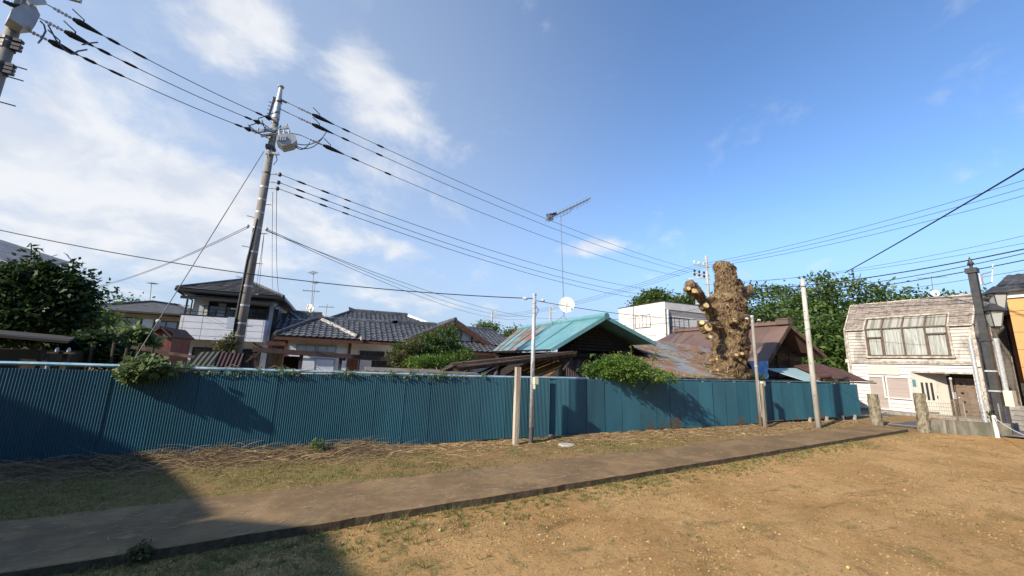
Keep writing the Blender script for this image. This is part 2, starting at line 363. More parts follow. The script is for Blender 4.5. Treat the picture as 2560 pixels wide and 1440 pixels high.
# ------------------------------------------------------------------ corrugated fence
def ftop(u): return 1.685 - .0042*u
def fbot(u): return .03 + .0042*max(u, 0) + (.05 if u > 20 else 0)
fence = thing('corrugated_fence', 'long blue corrugated metal fence crossing the lot behind the path', 'fence', (0, 0, 0))
PITCH = .0415; NR = 17; PW = PITCH*NR
vs = []; fs = []
SEG = 8
for i in range(NR*SEG+1):
    x = i*PITCH/SEG - PW/2; y = -.0098*math.cos(2*math.pi*i/SEG)
    for z in (0., .33, .66, 1.): vs.append((x, y, z))
for i in range(NR*SEG):
    for j in range(3): a = i*4+j; fs.append((a, a+4, a+5, a+1))
mb = MB(); mb.add(vs, fs); mb.smooth = True
panel_me = mb.mesh('corrugated_panel', FENCE_BLUE)
yaw = {}
u = -3.6; i = 0
while u < 26.75:
    w_ = PW-.035; c = u+w_/2
    ya = random.uniform(-1.2, 1.2); off = .004*(i % 2)
    px_u = c
    if 10.05 < c < 10.75: ya = -6; off = -.02
    elif 10.75 <= c < 11.4: ya = -5
    elif 11.4 <= c < 12.1: ya = 4
    elif c > 12.1: ya = random.uniform(-2.6, 2.2)
    z0, z1 = fbot(c)+random.uniform(-.015, .015), ftop(c)+random.uniform(-.008, .008)
    sx = min(1., (26.85-u)/w_) if u+w_ > 26.85 else 1.
    if sx < .25: break
    mt = Matrix.Translation((u+w_*sx/2, off, z0)) @ Matrix.Rotation(R(ya), 4, 'Z') @ Matrix.Rotation(R(random.uniform(-.25, .25)), 4, 'Y') @ Matrix.Diagonal((sx, 1, z1-z0, 1))
    inst('corrugated_panel', panel_me, fence, mt)
    u += w_; i += 1
def railz(u): return 1.775 - .0125*min(max(u, 0), 9) - .0012*max(u-9, 0)
mb = MB(); pts = [(x, .02+.01*mnoise.noise((x, 0, 0)), railz(x)+.008*mnoise.noise((x*.7, 3, 0))) for x in np.arange(-3.6, 12.3, .5)]
mb.tube(pts, .033, 8); part('top_rail', mb, RAIL, fence)
RAIL2 = mat('rail_dull_blue', (.10, .22, .28), (.05, .11, .14), 5, .45, .2)
mb = MB(); pts = [(x, .03, railz(x)+.006*mnoise.noise((x*.7, 3, 0))) for x in np.arange(12.2, 26.9, .5)]
mb.tube(pts, .03, 8); part('top_rail', mb, RAIL2, fence, 'dull blue far half of the top rail')
for z_ in (.45, 1.3): part('inner_rail', MB().box(-3.6, 26.8, .085, .12, z_, z_+.05), WOODGREY, fence)
for u in np.arange(-3.2, 26.9, 1.68):
    mb = MB(); mb.cyl((u, .15), .028, -.3, railz(u)+.0); part('fence_post', mb, GALV, fence)
# short block feet under the far end
CEM = mat('grey_block', (.30, .29, .27), (.2, .19, .17), 8, .9, 0, .4, 60)
for u in (10.55, 22.9, 24.1, 25.3, 26.3):
    mb = MB(); mb.cyl((u, .0), .075, -.05, fbot(u)+.05, 10); part('foot_block', mb, CEM, fence)
# ------------------------------------------------------------------ posts in front of the fence
def cyl_post(name, label, b, t, r0, r1, m, n=14, cat='pole', cap=None):
    base = G(*b); top = V(t[0], t[1], base.y); th = thing(name, label, cat, (base.x, base.y, 0))
    return th, base, top.z, top
th, b, zt, _ = cyl_post('steel_pole', 'slim galvanised steel pole with dark foot beside a squared wooden post', (1327, 1112), (1337, 738), 0, 0, GALV)
mb = MB(); mb.tube([(b.x, b.y, .44), (b.x+.01, b.y, zt)], [.060, .050], 14); mb.smooth = True; part('shaft', mb, GALV, th)
mb = MB(); mb.tube([(b.x, b.y, -.1), (b.x, b.y, .44)], [.062, .062], 14); part('foot_sleeve', mb, mat('dark_sleeve', (.07, .072, .075), None, rough=.6), th)
mb = MB(); mb.cyl((b.x+.01, b.y), .058, zt-.02, zt+.04, 14); part('cap', mb, GALV, th)
for z in (zt-.22, zt-.36, zt-.5, 2.4, 1.75):
    mb = MB(); mb.cyl((b.x+.009, b.y), .060, z-.012, z+.012, 14); part('band', mb, GALV, th)
mb = MB().box(b.x-.01, b.x+.10, b.y-.16, b.y-.055, 1.52, 1.70); o = part('switch_box', mb, CREAMBOX, th)
mb = MB().cyl((b.x+.03, b.y-.09), .035, 1.40, 1.52, 10); part('socket', mb, CREAMBOX, o)
mb = MB(); mb.tube([(b.x-.04, b.y-.062, 1.72), (b.x-.06, b.y-.08, 1.9), (b.x-.02, b.y-.066, 2.1)], .008, 5); mb.tube([(b.x+.055, b.y-.03, zt-.3), (b.x+.12, b.y-.05, zt-.42), (b.x+.02, b.y-.07, zt-.6)], .008, 5); part('cable_loop', mb, BLACK, th)['kind'] = 'stuff'
STEEL_TOP = Vector((b.x+.01, b.y, zt-.12))
b = G(1288, 1115); zt = V(1294, 918, b.y).z
mb = MB(); mb.beam((b.x, b.y, -.15), (b.x+.015, b.y+.0, zt), .125, .125, up=(0, 1, 0))
PLANK = mat('pale_weathered_post', (.50, .44, .345), (.31, .255, .19), 6, .85, 0, .5, 40, stretch=(1, 1, .15))
solo('timber_post', mb, PLANK, 'pale squared timber post standing left of the slim galvanised pole', 'post', (b.x, b.y, 0))
# grey pole and square stake pair
th, b, zt, tp = cyl_post('grey_pole', 'thin grey pole paired with a short square stake at the fence', (1903, 1070), (1901, 793), 0, 0, CONCRETE)
mb = MB(); mb.tube([(b.x, b.y, -.1), (b.x+.02, b.y, zt)], [.062, .050], 12); mb.smooth = True; part('shaft', mb, CONCRETE, th)
mb = MB(); mb.cyl((b.x+.02, b.y), .066, zt-.05, zt+.03, 12); part('cap', mb, GALV, th)
mb = MB(); mb.cyl((b.x+.02, b.y), .058, zt-.22, zt-.17, 12).cyl((b.x+.01, b.y), .064, 2.2, 2.24, 12); part('band', mb, GALV, th)['kind'] = 'stuff'
mb = MB().box(b.x+.02, b.x+.16, b.y-.2, b.y-.08, 1.5, 1.66); part('junction_box', mb, CREAMBOX, th)
mb = MB(); mb.tube([(b.x-.02, b.y-.07, 1.7), (b.x-.05, b.y-.07, 1.2), (b.x-.02, b.y-.07, .4)], .012, 6); part('conduit', mb, GALV, th)
GREY_TOP = Vector((b.x+.02, b.y, zt-.1))
s = G(1913, 1073); mb = MB(); mb.beam((s.x+.02, s.y, -.15), (s.x+.02, s.y, 1.6), .09, .09, up=(0, 1, 0))
solo('square_stake', mb, WOODGREY, 'short square timber stake right beside the thin grey pole', 'post', (s.x+.02, s.y, 0))
# pale concrete pole
th, b, zt, tp = cyl_post('concrete_pole', 'bare pale concrete pole near the far end of the fence', (2047, 1072), (2006, 700), 0, 0, CONCRETE_W)
mb = MB(); mb.tube([(b.x, b.y, -.1), (b.x, b.y, zt*.5), (tp.x, b.y, zt)], [.098, .088, .074], 16); mb.smooth = True; part('shaft', mb, CONCRETE_W, th)
mb = MB(); mb.cyl((tp.x, b.y), .05, zt, zt+.07, 12); part('cap', mb, CONCRETE_W, th)
mb = MB(); mb.cyl((tp.x, b.y), .082, zt-.30, zt-.25, 14); part('band', mb, DARKSTEEL, th)
for z in (1.2, 2.4, 3.2, 4.4):
    mb = MB(); mb.tube([(b.x-.08, b.y-.02, z), (b.x-.12, b.y-.03, z)], .012, 6); part('step_socket', mb, DARKSTEEL, th)
CONC_TOP = Vector((tp.x, b.y, zt-.28))
# rough stone gate posts
def rough_post(name, label, bx, h, r, seed):
    b = G(*bx); n = 14; vs = []; fs = []; K = 16
    for i in range(K+1):
        z = -.1+(h+.1)*i/K; rr = r*(1.12-.14*i/K)
        for j in range(n):
            a = 2*math.pi*j/n; q = rr*(1+.20*mnoise.noise((math.cos(a)*2+seed, math.sin(a)*2, z*5)) + .10*mnoise.noise((math.cos(a)*6+seed, math.sin(a)*6, z*14)))
            vs.append((b.x+q*math.cos(a)+.03*math.sin(z*2+seed), b.y+q*math.sin(a), z))
    for i in range(K):
        for j in range(n): fs.append((i*n+j, i*n+(j+1) % n, (i+1)*n+(j+1) % n, (i+1)*n+j))
    fs.append(tuple(range(K*n, K*n+n)))
    mb = MB(); mb.add(vs, fs)
    st = mat('mossy_stone', (.27, .235, .16), (.13, .118, .08), 9, .95, 0, .9, 28, stretch=(1, 1, .6))
    return solo(name, mb, st, label, 'post', (b.x, b.y, 0))
rough_post('stone_gate_post', 'rough mossy stone post at the fence end of the path', (2192, 1066), 1.26, .17, 1)
rough_post('stone_gate_post', 'rough mossy stone post in front of the cream door, right of the path', (2312, 1078), 1.40, .165, 5)
# ------------------------------------------------------------------ roof tiles
TILE = mat('grey_kawara', (.115, .12, .13), (.065, .068, .075), 3, .48, 0, .25, 50, rand=.22, spec=.5)
TILE2 = mat('dark_slate_tile', (.085, .083, .08), (.045, .044, .043), 3, .6, 0, .25, 50, rand=.4)
def tile_mesh(tw, tl, mtl, flat=False):
    prof = [(-.5, .0), (-.38, .022), (-.22, .026), (-.08, .004), (.1, -.012), (.3, -.008), (.5, .004)]
    if flat: prof = [(-.5, .0), (-.49, .01), (0, .012), (.49, .01), (.5, .0)]
    mb = MB(); n = len(prof); vs = []
    for y, dz in ((0., .042), (tl*1.12, .004)):
        for x, z in prof: vs.append((x*tw, y, z+dz))
    for x, z in prof: vs.append((x*tw, .004, z+.006))
    fs = [(i, i+1, n+i+1, n+i) for i in range(n-1)] + [(2*n+i, 2*n+i+1, i+1, i) for i in range(n-1)]
    mb.add(vs, fs); return mb.mesh('roof_tile', mtl)
TILE_ME = tile_mesh(.27, .235, TILE); TILE_FLAT = tile_mesh(.29, .24, TILE2, True)
def tile_plane(parent, poly, along, tw, tl, me, budget, rest, lift=.012):
    """poly: 3d polygon (planar); along: eave direction. Tiles whose centre lies inside become parts until the budget is used, the rest are joined"""
    p = [Vector(q) for q in poly]; o = p[0]; nn = Vector((0, 0, 0))
    for i in range(len(p)): nn += p[i].cross(p[(i+1) % len(p)])
    nn.normalize(); nn = nn if nn.z > 0 else -nn
    ex = Vector(along).normalized(); ex = (ex-nn*ex.dot(nn)).normalized(); ey = nn.cross(ex)
    if ey.z < 0: ex = -ex; ey = -ey
    q2 = [((q-o).dot(ex), (q-o).dot(ey)) for q in p]
    def inside(x, y):
        c = False
        for i in range(len(q2)):
            (x1, y1), (x2, y2) = q2[i], q2[i-1]
            if (y1 > y) != (y2 > y) and x < (x2-x1)*(y-y1)/(y2-y1)+x1: c = not c
        return c
    x0, x1 = min(a for a, _ in q2), max(a for a, _ in q2); y0, y1 = min(b for _, b in q2), max(b for _, b in q2)
    ny = int((y1-y0)/tl)+1; nx = int((x1-x0)/tw)+1; out = []
    for j in range(ny):
        for i in range(nx):
            x = x0+(i+.5)*tw; y = y0+j*tl
            if inside(x, min(y+tl*.5, y1-.01)):
                pos = o+ex*x+ey*y+nn*(lift+random.uniform(-.003, .003))
                mt = Matrix.Translation(pos) @ Matrix((ex, ey, nn)).transposed().to_4x4() @ Matrix.Rotation(random.uniform(-.012, .012), 4, 'Z')
                out.append(mt)
    for mt in out:
        if budget[0] > 0: inst('roof_tile', me, parent, mt); budget[0] -= 1
        else: rest.append((me, mt))
def flush_tiles(parent, rest, m):
    if not rest: return
    mb = MB()
    for me, mt in rest: mb.add([mt @ v.co for v in me.vertices], [tuple(f.vertices) for f in me.polygons])
    o = part('roof_tiling', mb, m, parent); o['kind'] = 'stuff'
def ridge_cap(parent, a, b, m, w_=.17, h=.16, lab=None, name='ridge_cap'):
    mb = MB(); a, b = Vector(a), Vector(b); d = (b-a); n = max(2, int(d.length/.28))
    mb.beam(a+Vector((0, 0, .03)), b+Vector((0, 0, .03)), w_, h)
    for i in range(n):
        p = a+d*(i/n); q = a+d*((i+.94)/n); z = Vector((0, 0, h*.5+.03))
        mb.tube([p+z, q+z], [w_*.46, w_*.42], 8)
    return part(name, mb, m, parent, lab)
def window(parent, mp, a0, a1, b0, b1, n=2, frame=None, glass=None, fw=.05, curtain=None, name='window', depth=.05, rail=None):
    o = MB(); fbox(o, mp, a0, a1, b0, b0+fw, -.02, depth); fbox(o, mp, a0, a1, b1-fw, b1, -.02, depth)
    fbox(o, mp, a0, a0+fw, b0+fw, b1-fw, -.02, depth); fbox(o, mp, a1-fw, a1, b0+fw, b1-fw, -.02, depth)
    fr = part(name, o, frame, parent)
    wd = (a1-a0-2*fw)/n
    for i in range(1, n):
        x = a0+fw+wd*i; m_ = MB(); fbox(m_, mp, x-fw*.4, x+fw*.4, b0+fw, b1-fw, -.01, depth*.8); part('mullion', m_, frame, fr)
    if rail: m_ = MB(); fbox(m_, mp, a0+fw, a1-fw, rail-fw*.4, rail+fw*.4, -.01, depth*.7); part('glazing_bar', m_, frame, fr)
    for i in range(n):
        x0 = a0+fw+wd*i+(fw*.4 if i else 0); x1 = a0+fw+wd*(i+1)-(fw*.4 if i < n-1 else 0)
        m_ = MB(); fbox(m_, mp, x0, x1, b0+fw, b1-fw, -.004, .006+.012*(i % 2)); part('pane', m_, glass, fr)
    return fr
GLASS = glassmat('dark_window_glass', (.028, .032, .036), .08)
FROST = mat('frosted_pane', (.52, .55, .58), (.46, .49, .52), 2, .35)
BRONZE = mat('bronze_frame', (.055, .042, .034), None, rough=.45)
ALU = mat('aluminium_frame', (.33, .33, .32), None, rough=.4, metal=.5)
WHITEWALL = mat('white_plaster', (.66, .67, .68), (.56, .57, .58), 2, .85, 0, .1, 60)
SIDINGW = mat('white_siding_panel', (.74, .75, .77), (.69, .70, .72), 3, .7, 0, .35, 120, rand=.02)
REDWOOD = mat('redbrown_timber', (.115, .048, .030), (.075, .032, .022), 5, .6, 0, .3, 30)
BROWNWOOD = mat('brown_boards', (.165, .062, .032), (.11, .042, .024), 6, .65, 0, .3, 30, stretch=(1, 1, .2))
DARKMETAL = mat('dark_fascia_metal', (.045, .044, .046), (.07, .068, .07), 3, .45)
SOFFIT = mat('pale_soffit', (.5, .48, .45), None, rough=.8)
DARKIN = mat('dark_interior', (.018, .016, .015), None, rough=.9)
# ------------------------------------------------------------------ two-storey house with the white balcony
hs = thing('two_storey_house', 'white two-storey house with grey hip roof and panelled white balcony behind the utility pole', 'house', (0, 14.5, 0))
mb = MB().box(-1.55, 1.75, 13.05, 18.5, 0, 4.82); part('wall', mb, WHITEWALL, hs)
EA = 4.86; e = [(-2.03, 12.15), (2.22, 12.15), (2.22, 19.3), (-2.03, 19.3)]
ap1, ap2 = Vector((-.02, 14.7, 5.93)), Vector((-.02, 17.0, 5.93))
E3 = [Vector((x, y, EA)) for x, y in e]
mb = MB()
mb.add(E3+[ap1, ap2]+[q-Vector((0, 0, .14)) for q in E3], [(0, 1, 4), (1, 2, 5, 4), (2, 3, 5), (3, 0, 4, 5), (0, 6, 7, 1), (1, 7, 8, 2), (2, 8, 9, 3), (3, 9, 6, 0), (9, 8, 7, 6)])
rf = part('roof', mb, TILE2, hs)
bud, rest = [300], []
tile_plane(rf, [E3[0], E3[1], ap1], (1, 0, 0), .29, .24, TILE_FLAT, bud, rest)
tile_plane(rf, [E3[1], E3[2], ap2, ap1], (0, 1, 0), .29, .24, TILE_FLAT, bud, rest)
flush_tiles(rf, rest, TILE2)
for a, b in ((E3[0], ap1), (E3[1], ap1), (ap1, ap2)): ridge_cap(rf, a, b, TILE2, .12, .07)
GUT = mat('black_gutter', (.022, .022, .024), None, rough=.4)
for a, b in ((E3[0], E3[1]), (E3[1], E3[2]), (E3[3], E3[0])):
    mb = MB(); z = Vector((0, 0, .05)); mb.beam(a-z, b-z, .11, .11); part('gutter', mb, GUT, rf)
mb = MB(); mb.tube([(-2.0, 12.2, 4.74), (-1.75, 12.6, 4.55), (-1.6, 13.0, 4.45), (-1.6, 13.0, 3.7)], .035, 6); part('downpipe', mb, GUT, hs)
mb = MB(); mb.tube([(2.2, 13.0, 4.75), (1.95, 13.0, 4.5), (1.8, 13.05, 4.4), (1.8, 13.05, 2.6)], .035, 6); part('downpipe', mb, GUT, hs)
mp12 = facV(12.0)
# balcony awning of dark panels
for i in range(5):
    a0 = -1.66+i*.70; mb = MB(); mb.slab([(a0, 11.72, 4.47), (a0+.69, 11.72, 4.47), (a0+.69, 13.0, 4.66), (a0, 13.0, 4.66)], .05); part('awning_panel', mb, DARKMETAL, hs)
mb = MB().box(-1.68, 1.86, 11.69, 11.75, 4.36, 4.49); part('awning_gutter', mb, GUT, hs)
for x in (-1.5, 1.70):
    mb = MB().box(x-.03, x+.03, 11.98, 12.05, 3.66, 4.38); part('awning_post', mb, GUT, hs)
# balcony
mb = MB().box(-1.62, 1.64, 12.03, 12.12, 2.58, 3.62).box(-1.62, -1.53, 12.12, 13.04, 2.58, 3.62).box(1.55, 1.64, 12.12, 13.04, 2.58, 3.62); bl = part('balcony', mb, mat('joint_grey', (.30, .30, .31), None), hs)
mb = MB().box(-1.53, 1.55, 12.12, 13.04, 2.58, 2.70); part('balcony_floor', mb, WHITEWALL, bl)
cols = [-1.62, -1.50, -.80, .93, 1.57, 1.64]; rows = [2.58, 2.75, 3.07, 3.36, 3.645]
for i in range(5):
    for j in range(4):
        mb = MB(); fbox(mb, mp12, cols[i]+.009, cols[i+1]-.009, rows[j]+.009, rows[j+1]-.009, -.03, .012); part('siding_panel', mb, SIDINGW, bl)
for j in range(4):
    mb = MB().box(1.64, 1.665, 12.03, 13.03, rows[j]+.006, rows[j+1]-.006); part('siding_panel', mb, SIDINGW, bl)
mb = MB().box(-1.63, 1.67, 11.985, 12.14, 3.65, 3.70); part('coping', mb, GUT, bl)
for z in (3.84, 4.0, 4.14):
    mb = MB().beam((-.85 if z > 3.9 else -1.5, 12.05, z), (1.66, 12.05, z), .025, .025); part('hand_rail', mb, GUT, bl)
for x in (-.85, .3, 1.0):
    mb = MB().box(x-.015, x+.015, 12.04, 12.06, 3.70, 4.14); part('rail_post', mb, GUT, bl)
mp13 = facV(13.04)
window(hs, mp13, -.95, .50, 2.75, 4.46, 2, GUT, GLASS, .05)
window(hs, mp13, .62, 1.52, 2.75, 4.42, 2, GUT, GLASS, .05)
mb = MB(); fbox(mb, mp13, -.55, -.25, 3.66, 4.4, .03, .05); part('curtain', mb, FROST, hs)
# ground floor under the balcony
window(hs, mp13, -1.25, .1, .3, 2.25, 2, GUT, mat('brown_panes', (.11, .095, .085), None, rough=.25), .05)
window(hs, mp13, .25, 1.5, .3, 2.25, 2, GUT, GLASS, .05)
mb = MB(); mb.tube([(-1.45, 12.25, 2.56), (-1.55, 12.2, 2.42), (-1.57, 12.2, 2.3), (-1.57, 12.2, .1)], .05, 8); part('downpipe', mb, WHITEPAINT, hs, 'white downpipe below the balcony')
mb = MB(); mb.tube([(1.2, 12.5, 2.56), (1.3, 12.6, 2.45), (1.62, 13.0, 2.3)], .03, 6); part('drain_pipe', mb, GUT, hs)
# side bay window of the east wall
mb = MB().box(1.75, 1.95, 13.3, 14.6, 3.1, 4.35); part('bay_window', mb, DARKMETAL, hs)
# ------------------------------------------------------------------ long tiled bungalow
th = thing('tiled_bungalow', 'long single-storey house with grey wave-tiled roofs and white plaster walls', 'house', (7, 13, 0))
bud, rest = [300], []
def roof_face(parent, poly, along, name='roof_deck'):
    mb = MB(); mb.slab(poly, .07); part(name, mb, REDWOOD, parent); tile_plane(parent, poly, along, .27, .235, TILE_ME, bud, rest)
# front hip wing
ap = Vector((3.92, 11.75, 3.86)); bk = Vector((3.92, 13.6, 3.86))
L, Rr = Vector((2.35, 9.95, 2.87)), Vector((5.98, 9.95, 2.85)); Lb, Rb = Vector((2.35, 14.0, 2.87)), Vector((5.98, 13.4, 2.85))
roof_face(th, [L, Rr, ap], (1, 0, 0))
roof_face(th, [L, ap, bk, Lb], (0, 1, 0))
roof_face(th, [Rr, Rb, bk, ap], (0, 1, 0))
PALECAP = mat('pale_lichen_cap', (.5, .48, .41), (.22, .215, .2), 6, .8, 0, .4, 40)
ridge_cap(th, ap, L, TILE, .16, .12); ridge_cap(th, ap, Rr, PALECAP, .14, .10, 'pale lichen-covered hip ridge')
mb = MB().box(3.80, 4.06, 11.55, 11.75, 3.86, 4.08); part('ridge_end_tile', mb, TILE, th)
mb = MB().ball((5.75, 10.05, 3.05), .1, .1, .13); part('hip_end_tile', mb, GUT, th)
# middle roof: ridge along x, eave towards the fence
e0, e1 = Vector((5.2, 10.55, 2.86)), Vector((9.2, 10.55, 2.80)); r0, r1 = Vector((3.9, 13.0, 3.92)), Vector((10.3, 13.0, 3.98))
roof_face(th, [e0, e1, r1, r0], (1, 0, 0))
ridge_cap(th, r0, Vector((7.45, 13.0, 3.93)), TILE, .2, .16); ridge_cap(th, Vector((7.6, 13, 4.05)), Vector((10.2, 13, 4.02)), TILE, .2, .16)
mb = MB().prism([(7.35, 12.9, 3.86), (7.75, 12.9, 4.16), (7.95, 12.9, 4.16), (7.9, 12.9, 3.86)], (0, .2, 0)); part('ridge_end_tile', mb, TILE, th)
# upper roof behind
u0, u1 = V(878, 780, 16.2), V(1018, 797, 16.2); u0.z = u1.z = 4.80
f0, f1 = Vector((3.3, 13.2, 3.5)), Vector((11.8, 13.2, 3.5)); g0, g1 = Vector((3.3, 19, 3.5)), Vector((11.8, 19, 3.5))
roof_face(th, [f0, f1, u1, u0], (1, 0, 0)); roof_face(th, [f1, g1, u1], (0, 1, 0)); roof_face(th, [g0, f0, u0], (0, 1, 0)); 
ridge_cap(th, u0, u1, TILE, .2, .2); ridge_cap(th, u0, f0, TILE, .15, .1); ridge_cap(th, u1, f1, mat('white_mortar_cap', (.74, .72, .66), None, rough=.8), .15, .1, 'white mortared hip ridge')
mb = MB().prism([(u0.x-.12, 16.1, 4.82), (u0.x-.18, 16.1, 5.1), (u0.x+.12, 16.1, 5.02), (u0.x+.12, 16.1, 4.82)], (0, .2, 0)); part('ridge_end_tile', mb, TILE, th)
# low roofs at the left, behind the wing
a, b = V(722, 782, 16.5), V(806, 787, 16.5); a.z = b.z = 4.52
roof_face(th, [(a.x-1.1, 14.2, 3.7), (b.x+1.0, 14.2, 3.7), b, a], (1, 0, 0)); ridge_cap(th, a, b, TILE, .16, .12)
ridge_cap(th, a, Vector((a.x+1.0, 14.4, 3.8)), PALECAP, .12, .08); ridge_cap(th, b, Vector((b.x+.9, 14.6, 3.85)), PALECAP, .12, .08)
roof_face(th, [(1.95, 12.8, 3.3), (3.6, 12.8, 3.4), (3.6, 14.2, 3.95), (1.95, 14.2, 3.9)], (1, 0, 0))
# gable wing
GY = 9.25; pk = Vector((10.31, GY, 4.02)); gl = Vector((8.05, GY, 2.98)); gr = Vector((12.35, GY, 2.90)); bk = Vector((10.31, 13.4, 4.02))
glb = Vector((8.05, 12.6, 2.98)); grb = Vector((12.35, 13.4, 2.9))
roof_face(th, [gl, pk, bk, glb], (0, 1, 0)); roof_face(th, [gr, grb, bk, pk], (0, 1, 0))
ridge_cap(th, pk, bk, TILE, .2, .16)
mb = MB().beam(gl+Vector((0, .05, .06)), pk+Vector((0, .05, .06)), .2, .09); part('verge_tiles', mb, TILE, th)
mb = MB().beam(gr+Vector((0, .05, .06)), pk+Vector((0, .05, .06)), .2, .09); part('verge_tiles', mb, TILE, th)
for q in (gl, gr):
    mb = MB().beam(pk+Vector((0, -.03, -.10)), q+Vector((0, -.03, -.10)), .05, .24); part('barge_board', mb, REDWOOD, th)
mb = MB().box(10.26, 10.36, GY-.02, GY+.12, 3.55, 3.78); part('gable_pendant', mb, mat('grey_timber', (.42, .38, .33), None, rough=.8), th)
mb = MB().prism([(8.4, GY+.35, 3.0), (12.0, GY+.35, 2.95), (10.31, GY+.35, 3.85)], (0, .1, 0)); gw = part('gable_wall', mb, WHITEWALL, th)
mpg = facV(GY+.35)
for x in (9.2, 9.75, 10.31, 10.75, 11.35):
    hgt = 3.85-abs(x-10.31)*.5-.02; mb = MB(); fbox(mb, mpg, x-.035, x+.035, 2.98, hgt, 0, .03); part('gable_stud', mb, DARKWOOD, gw)
mb = MB(); fbox(mb, mpg, 8.5, 11.95, 2.97, 3.05, 0, .04); part('gable_beam', mb, DARKWOOD, gw)
mb = MB(); mb.prism([(9.95, GY+.31, 3.2), (10.22, GY+.31, 3.2), (10.22, GY+.31, 3.7), (10.08, GY+.31, 3.65)], (0, .03, 0)); part('gable_brace', mb, DARKWOOD, gw)
# pent roof under the gable and the wall below
roof_face(th, [(8.2, 8.35, 2.50), (12.75, 8.35, 2.48), (12.5, GY+.3, 2.97), (8.4, GY+.3, 2.99)], (1, 0, 0), 'pent_roof')
mb = MB().box(8.45, 12.5, 9.0, 13.4, 0, 2.60); part('wall', mb, WHITEWALL, th)
mb = MB().beam((8.2, 8.34, 2.40), (12.75, 8.34, 2.38), .05, .12); part('fascia', mb, REDWOOD, th)
# right hand roof
h0, h1 = Vector((12.3, 14.0, 4.05)), Vector((14.3, 14.0, 4.05))
roof_face(th, [(12.2, 11.2, 2.95), (15.3, 11.2, 2.95), h1, h0], (1, 0, 0)); ridge_cap(th, h0, h1, TILE, .18, .14)
roof_face(th, [(15.3, 11.2, 2.95), (15.3, 16.5, 2.95), h1], (0, 1, 0))
mb = MB().box(12.5, 15.0, 11.6, 16, 0, 3.0); part('wall', mb, WHITEWALL, th)
flush_tiles(th, rest, TILE)
# walls of wing and middle block
mb = MB().box(2.75, 5.52, 10.45, 13.8, 0, 2.82); part('wall', mb, WHITEWALL, th)
mb = MB().box(5.52, 9.4, 11.2, 16, 0, 2.82); part('wall', mb, WHITEWALL, th)
mb = MB().box(3.4, 11.6, 13.4, 18.8, 0, 3.5); part('wall', mb, WHITEWALL, th)
mb = MB().box(1.95, 2.7, 12.9, 13.6, 0, 3.2); part('wall', mb, DARKWOOD, th)
mb = MB().beam((2.35, 9.93, 2.75), (5.98, 9.93, 2.73), .06, .13); part('fascia', mb, REDWOOD, th)
mb = MB().beam((5.98, 10.52, 2.76), (9.2, 10.52, 2.70), .06, .12); part('fascia', mb, REDWOOD, th)
mb = MB().beam((5.98, 9.9, 2.76), (5.98, 11.2, 2.76), .06, .12); part('fascia', mb, REDWOOD, th)
mpw = facV(10.45)
for x in (2.80, 5.48):
    mb = MB(); fbox(mb, mpw, x-.06, x+.06, 0, 2.8, 0, .03); part('corner_post', mb, REDWOOD, th)
window(th, mpw, 3.22, 4.03, 2.20, 2.52, 2, ALU, FROST, .035); window(th, mpw, 4.08, 4.90, 2.20, 2.52, 2, ALU, FROST, .035)
window(th, mpw, 3.22, 4.90, .9, 1.93, 2, ALU, mat('pale_blind', (.60, .64, .70), (.55, .59, .65), 2, .5), .04)
for a, b in ((2.86, 3.18), (5.56, 5.95)):
    mb = MB(); fbox(mb, mpw if a < 5 else facV(11.2), a, b, .6, 1.98, 0, .05); part('timber_panel', mb, BROWNWOOD, th)
mpm = facV(11.2)
window(th, mpm, 6.0, 7.2, .7, 2.35, 3, BRONZE, GLASS, .05, rail=2.0); window(th, mpm, 7.3, 8.3, .7, 2.35, 2, BRONZE, GLASS, .05, rail=2.0)
mb = MB(); fbox(mb, mpm, 6.05, 6.6, .75, 1.95, .03, .045); part('curtain', mb, FROST, th)
# dark porch to the left of the wing
mb = MB().box(2.0, 2.72, 10.6, 12.6, 2.45, 2.62); part('porch_roof', mb, REDWOOD, th)
# ------------------------------------------------------------------ shed with the teal sheet roof
TEAL = rusty('teal_painted_roof', (.10, .262, .285), (.155, .33, .35), -.06, rust=(.15, .07, .04), scale=.9, rough=.42)
TEALR = rusty('teal_roof_rusting', (.13, .25, .265), (.18, .29, .30), .17, rust=(.16, .075, .045), scale=.8, rough=.5)
MAUVE = mat('mauve_corrugated', (.125, .090, .092), (.085, .058, .058), 4, .65, 0, .2, 40, stretch=(1, 1, .2))
RUSTB = mat('rust_brown_sheet', (.115, .055, .04), (.07, .035, .028), 4, .75, 0, .3, 40)
def corr_sheet(a, b, up, n, amp, along_u=True):
    """corrugated sheet from a to b (foot line), raised by vector up; n waves"""
    mb = MB(); a, b, up = Vector(a), Vector(b), Vector(up); d = (b-a); nn = d.cross(up).normalized(); S = n*6
    vs = []
    for i in range(S+1):
        p = a+d*(i/S)+nn*(amp*math.cos(2*math.pi*i/6)); vs += [p, p+up]
    mb.add(vs, [(2*i, 2*i+2, 2*i+3, 2*i+1) for i in range(S)]); mb.smooth = True; return mb
sh = thing('teal_roof_shed', 'dark old shed under a teal painted metal gable roof', 'shed', (14, 5, 0))
rd0 = Vector((14.35, 2.3, 3.93)); rd1 = Vector((14.35, 10.2, 3.93))
le0 = Vector((12.15, 2.55, 2.58)); le1 = Vector((12.15, 8.6, 2.56)); re0 = Vector((16.75, 2.15, 3.0)); re1 = Vector((16.75, 9, 3.0))
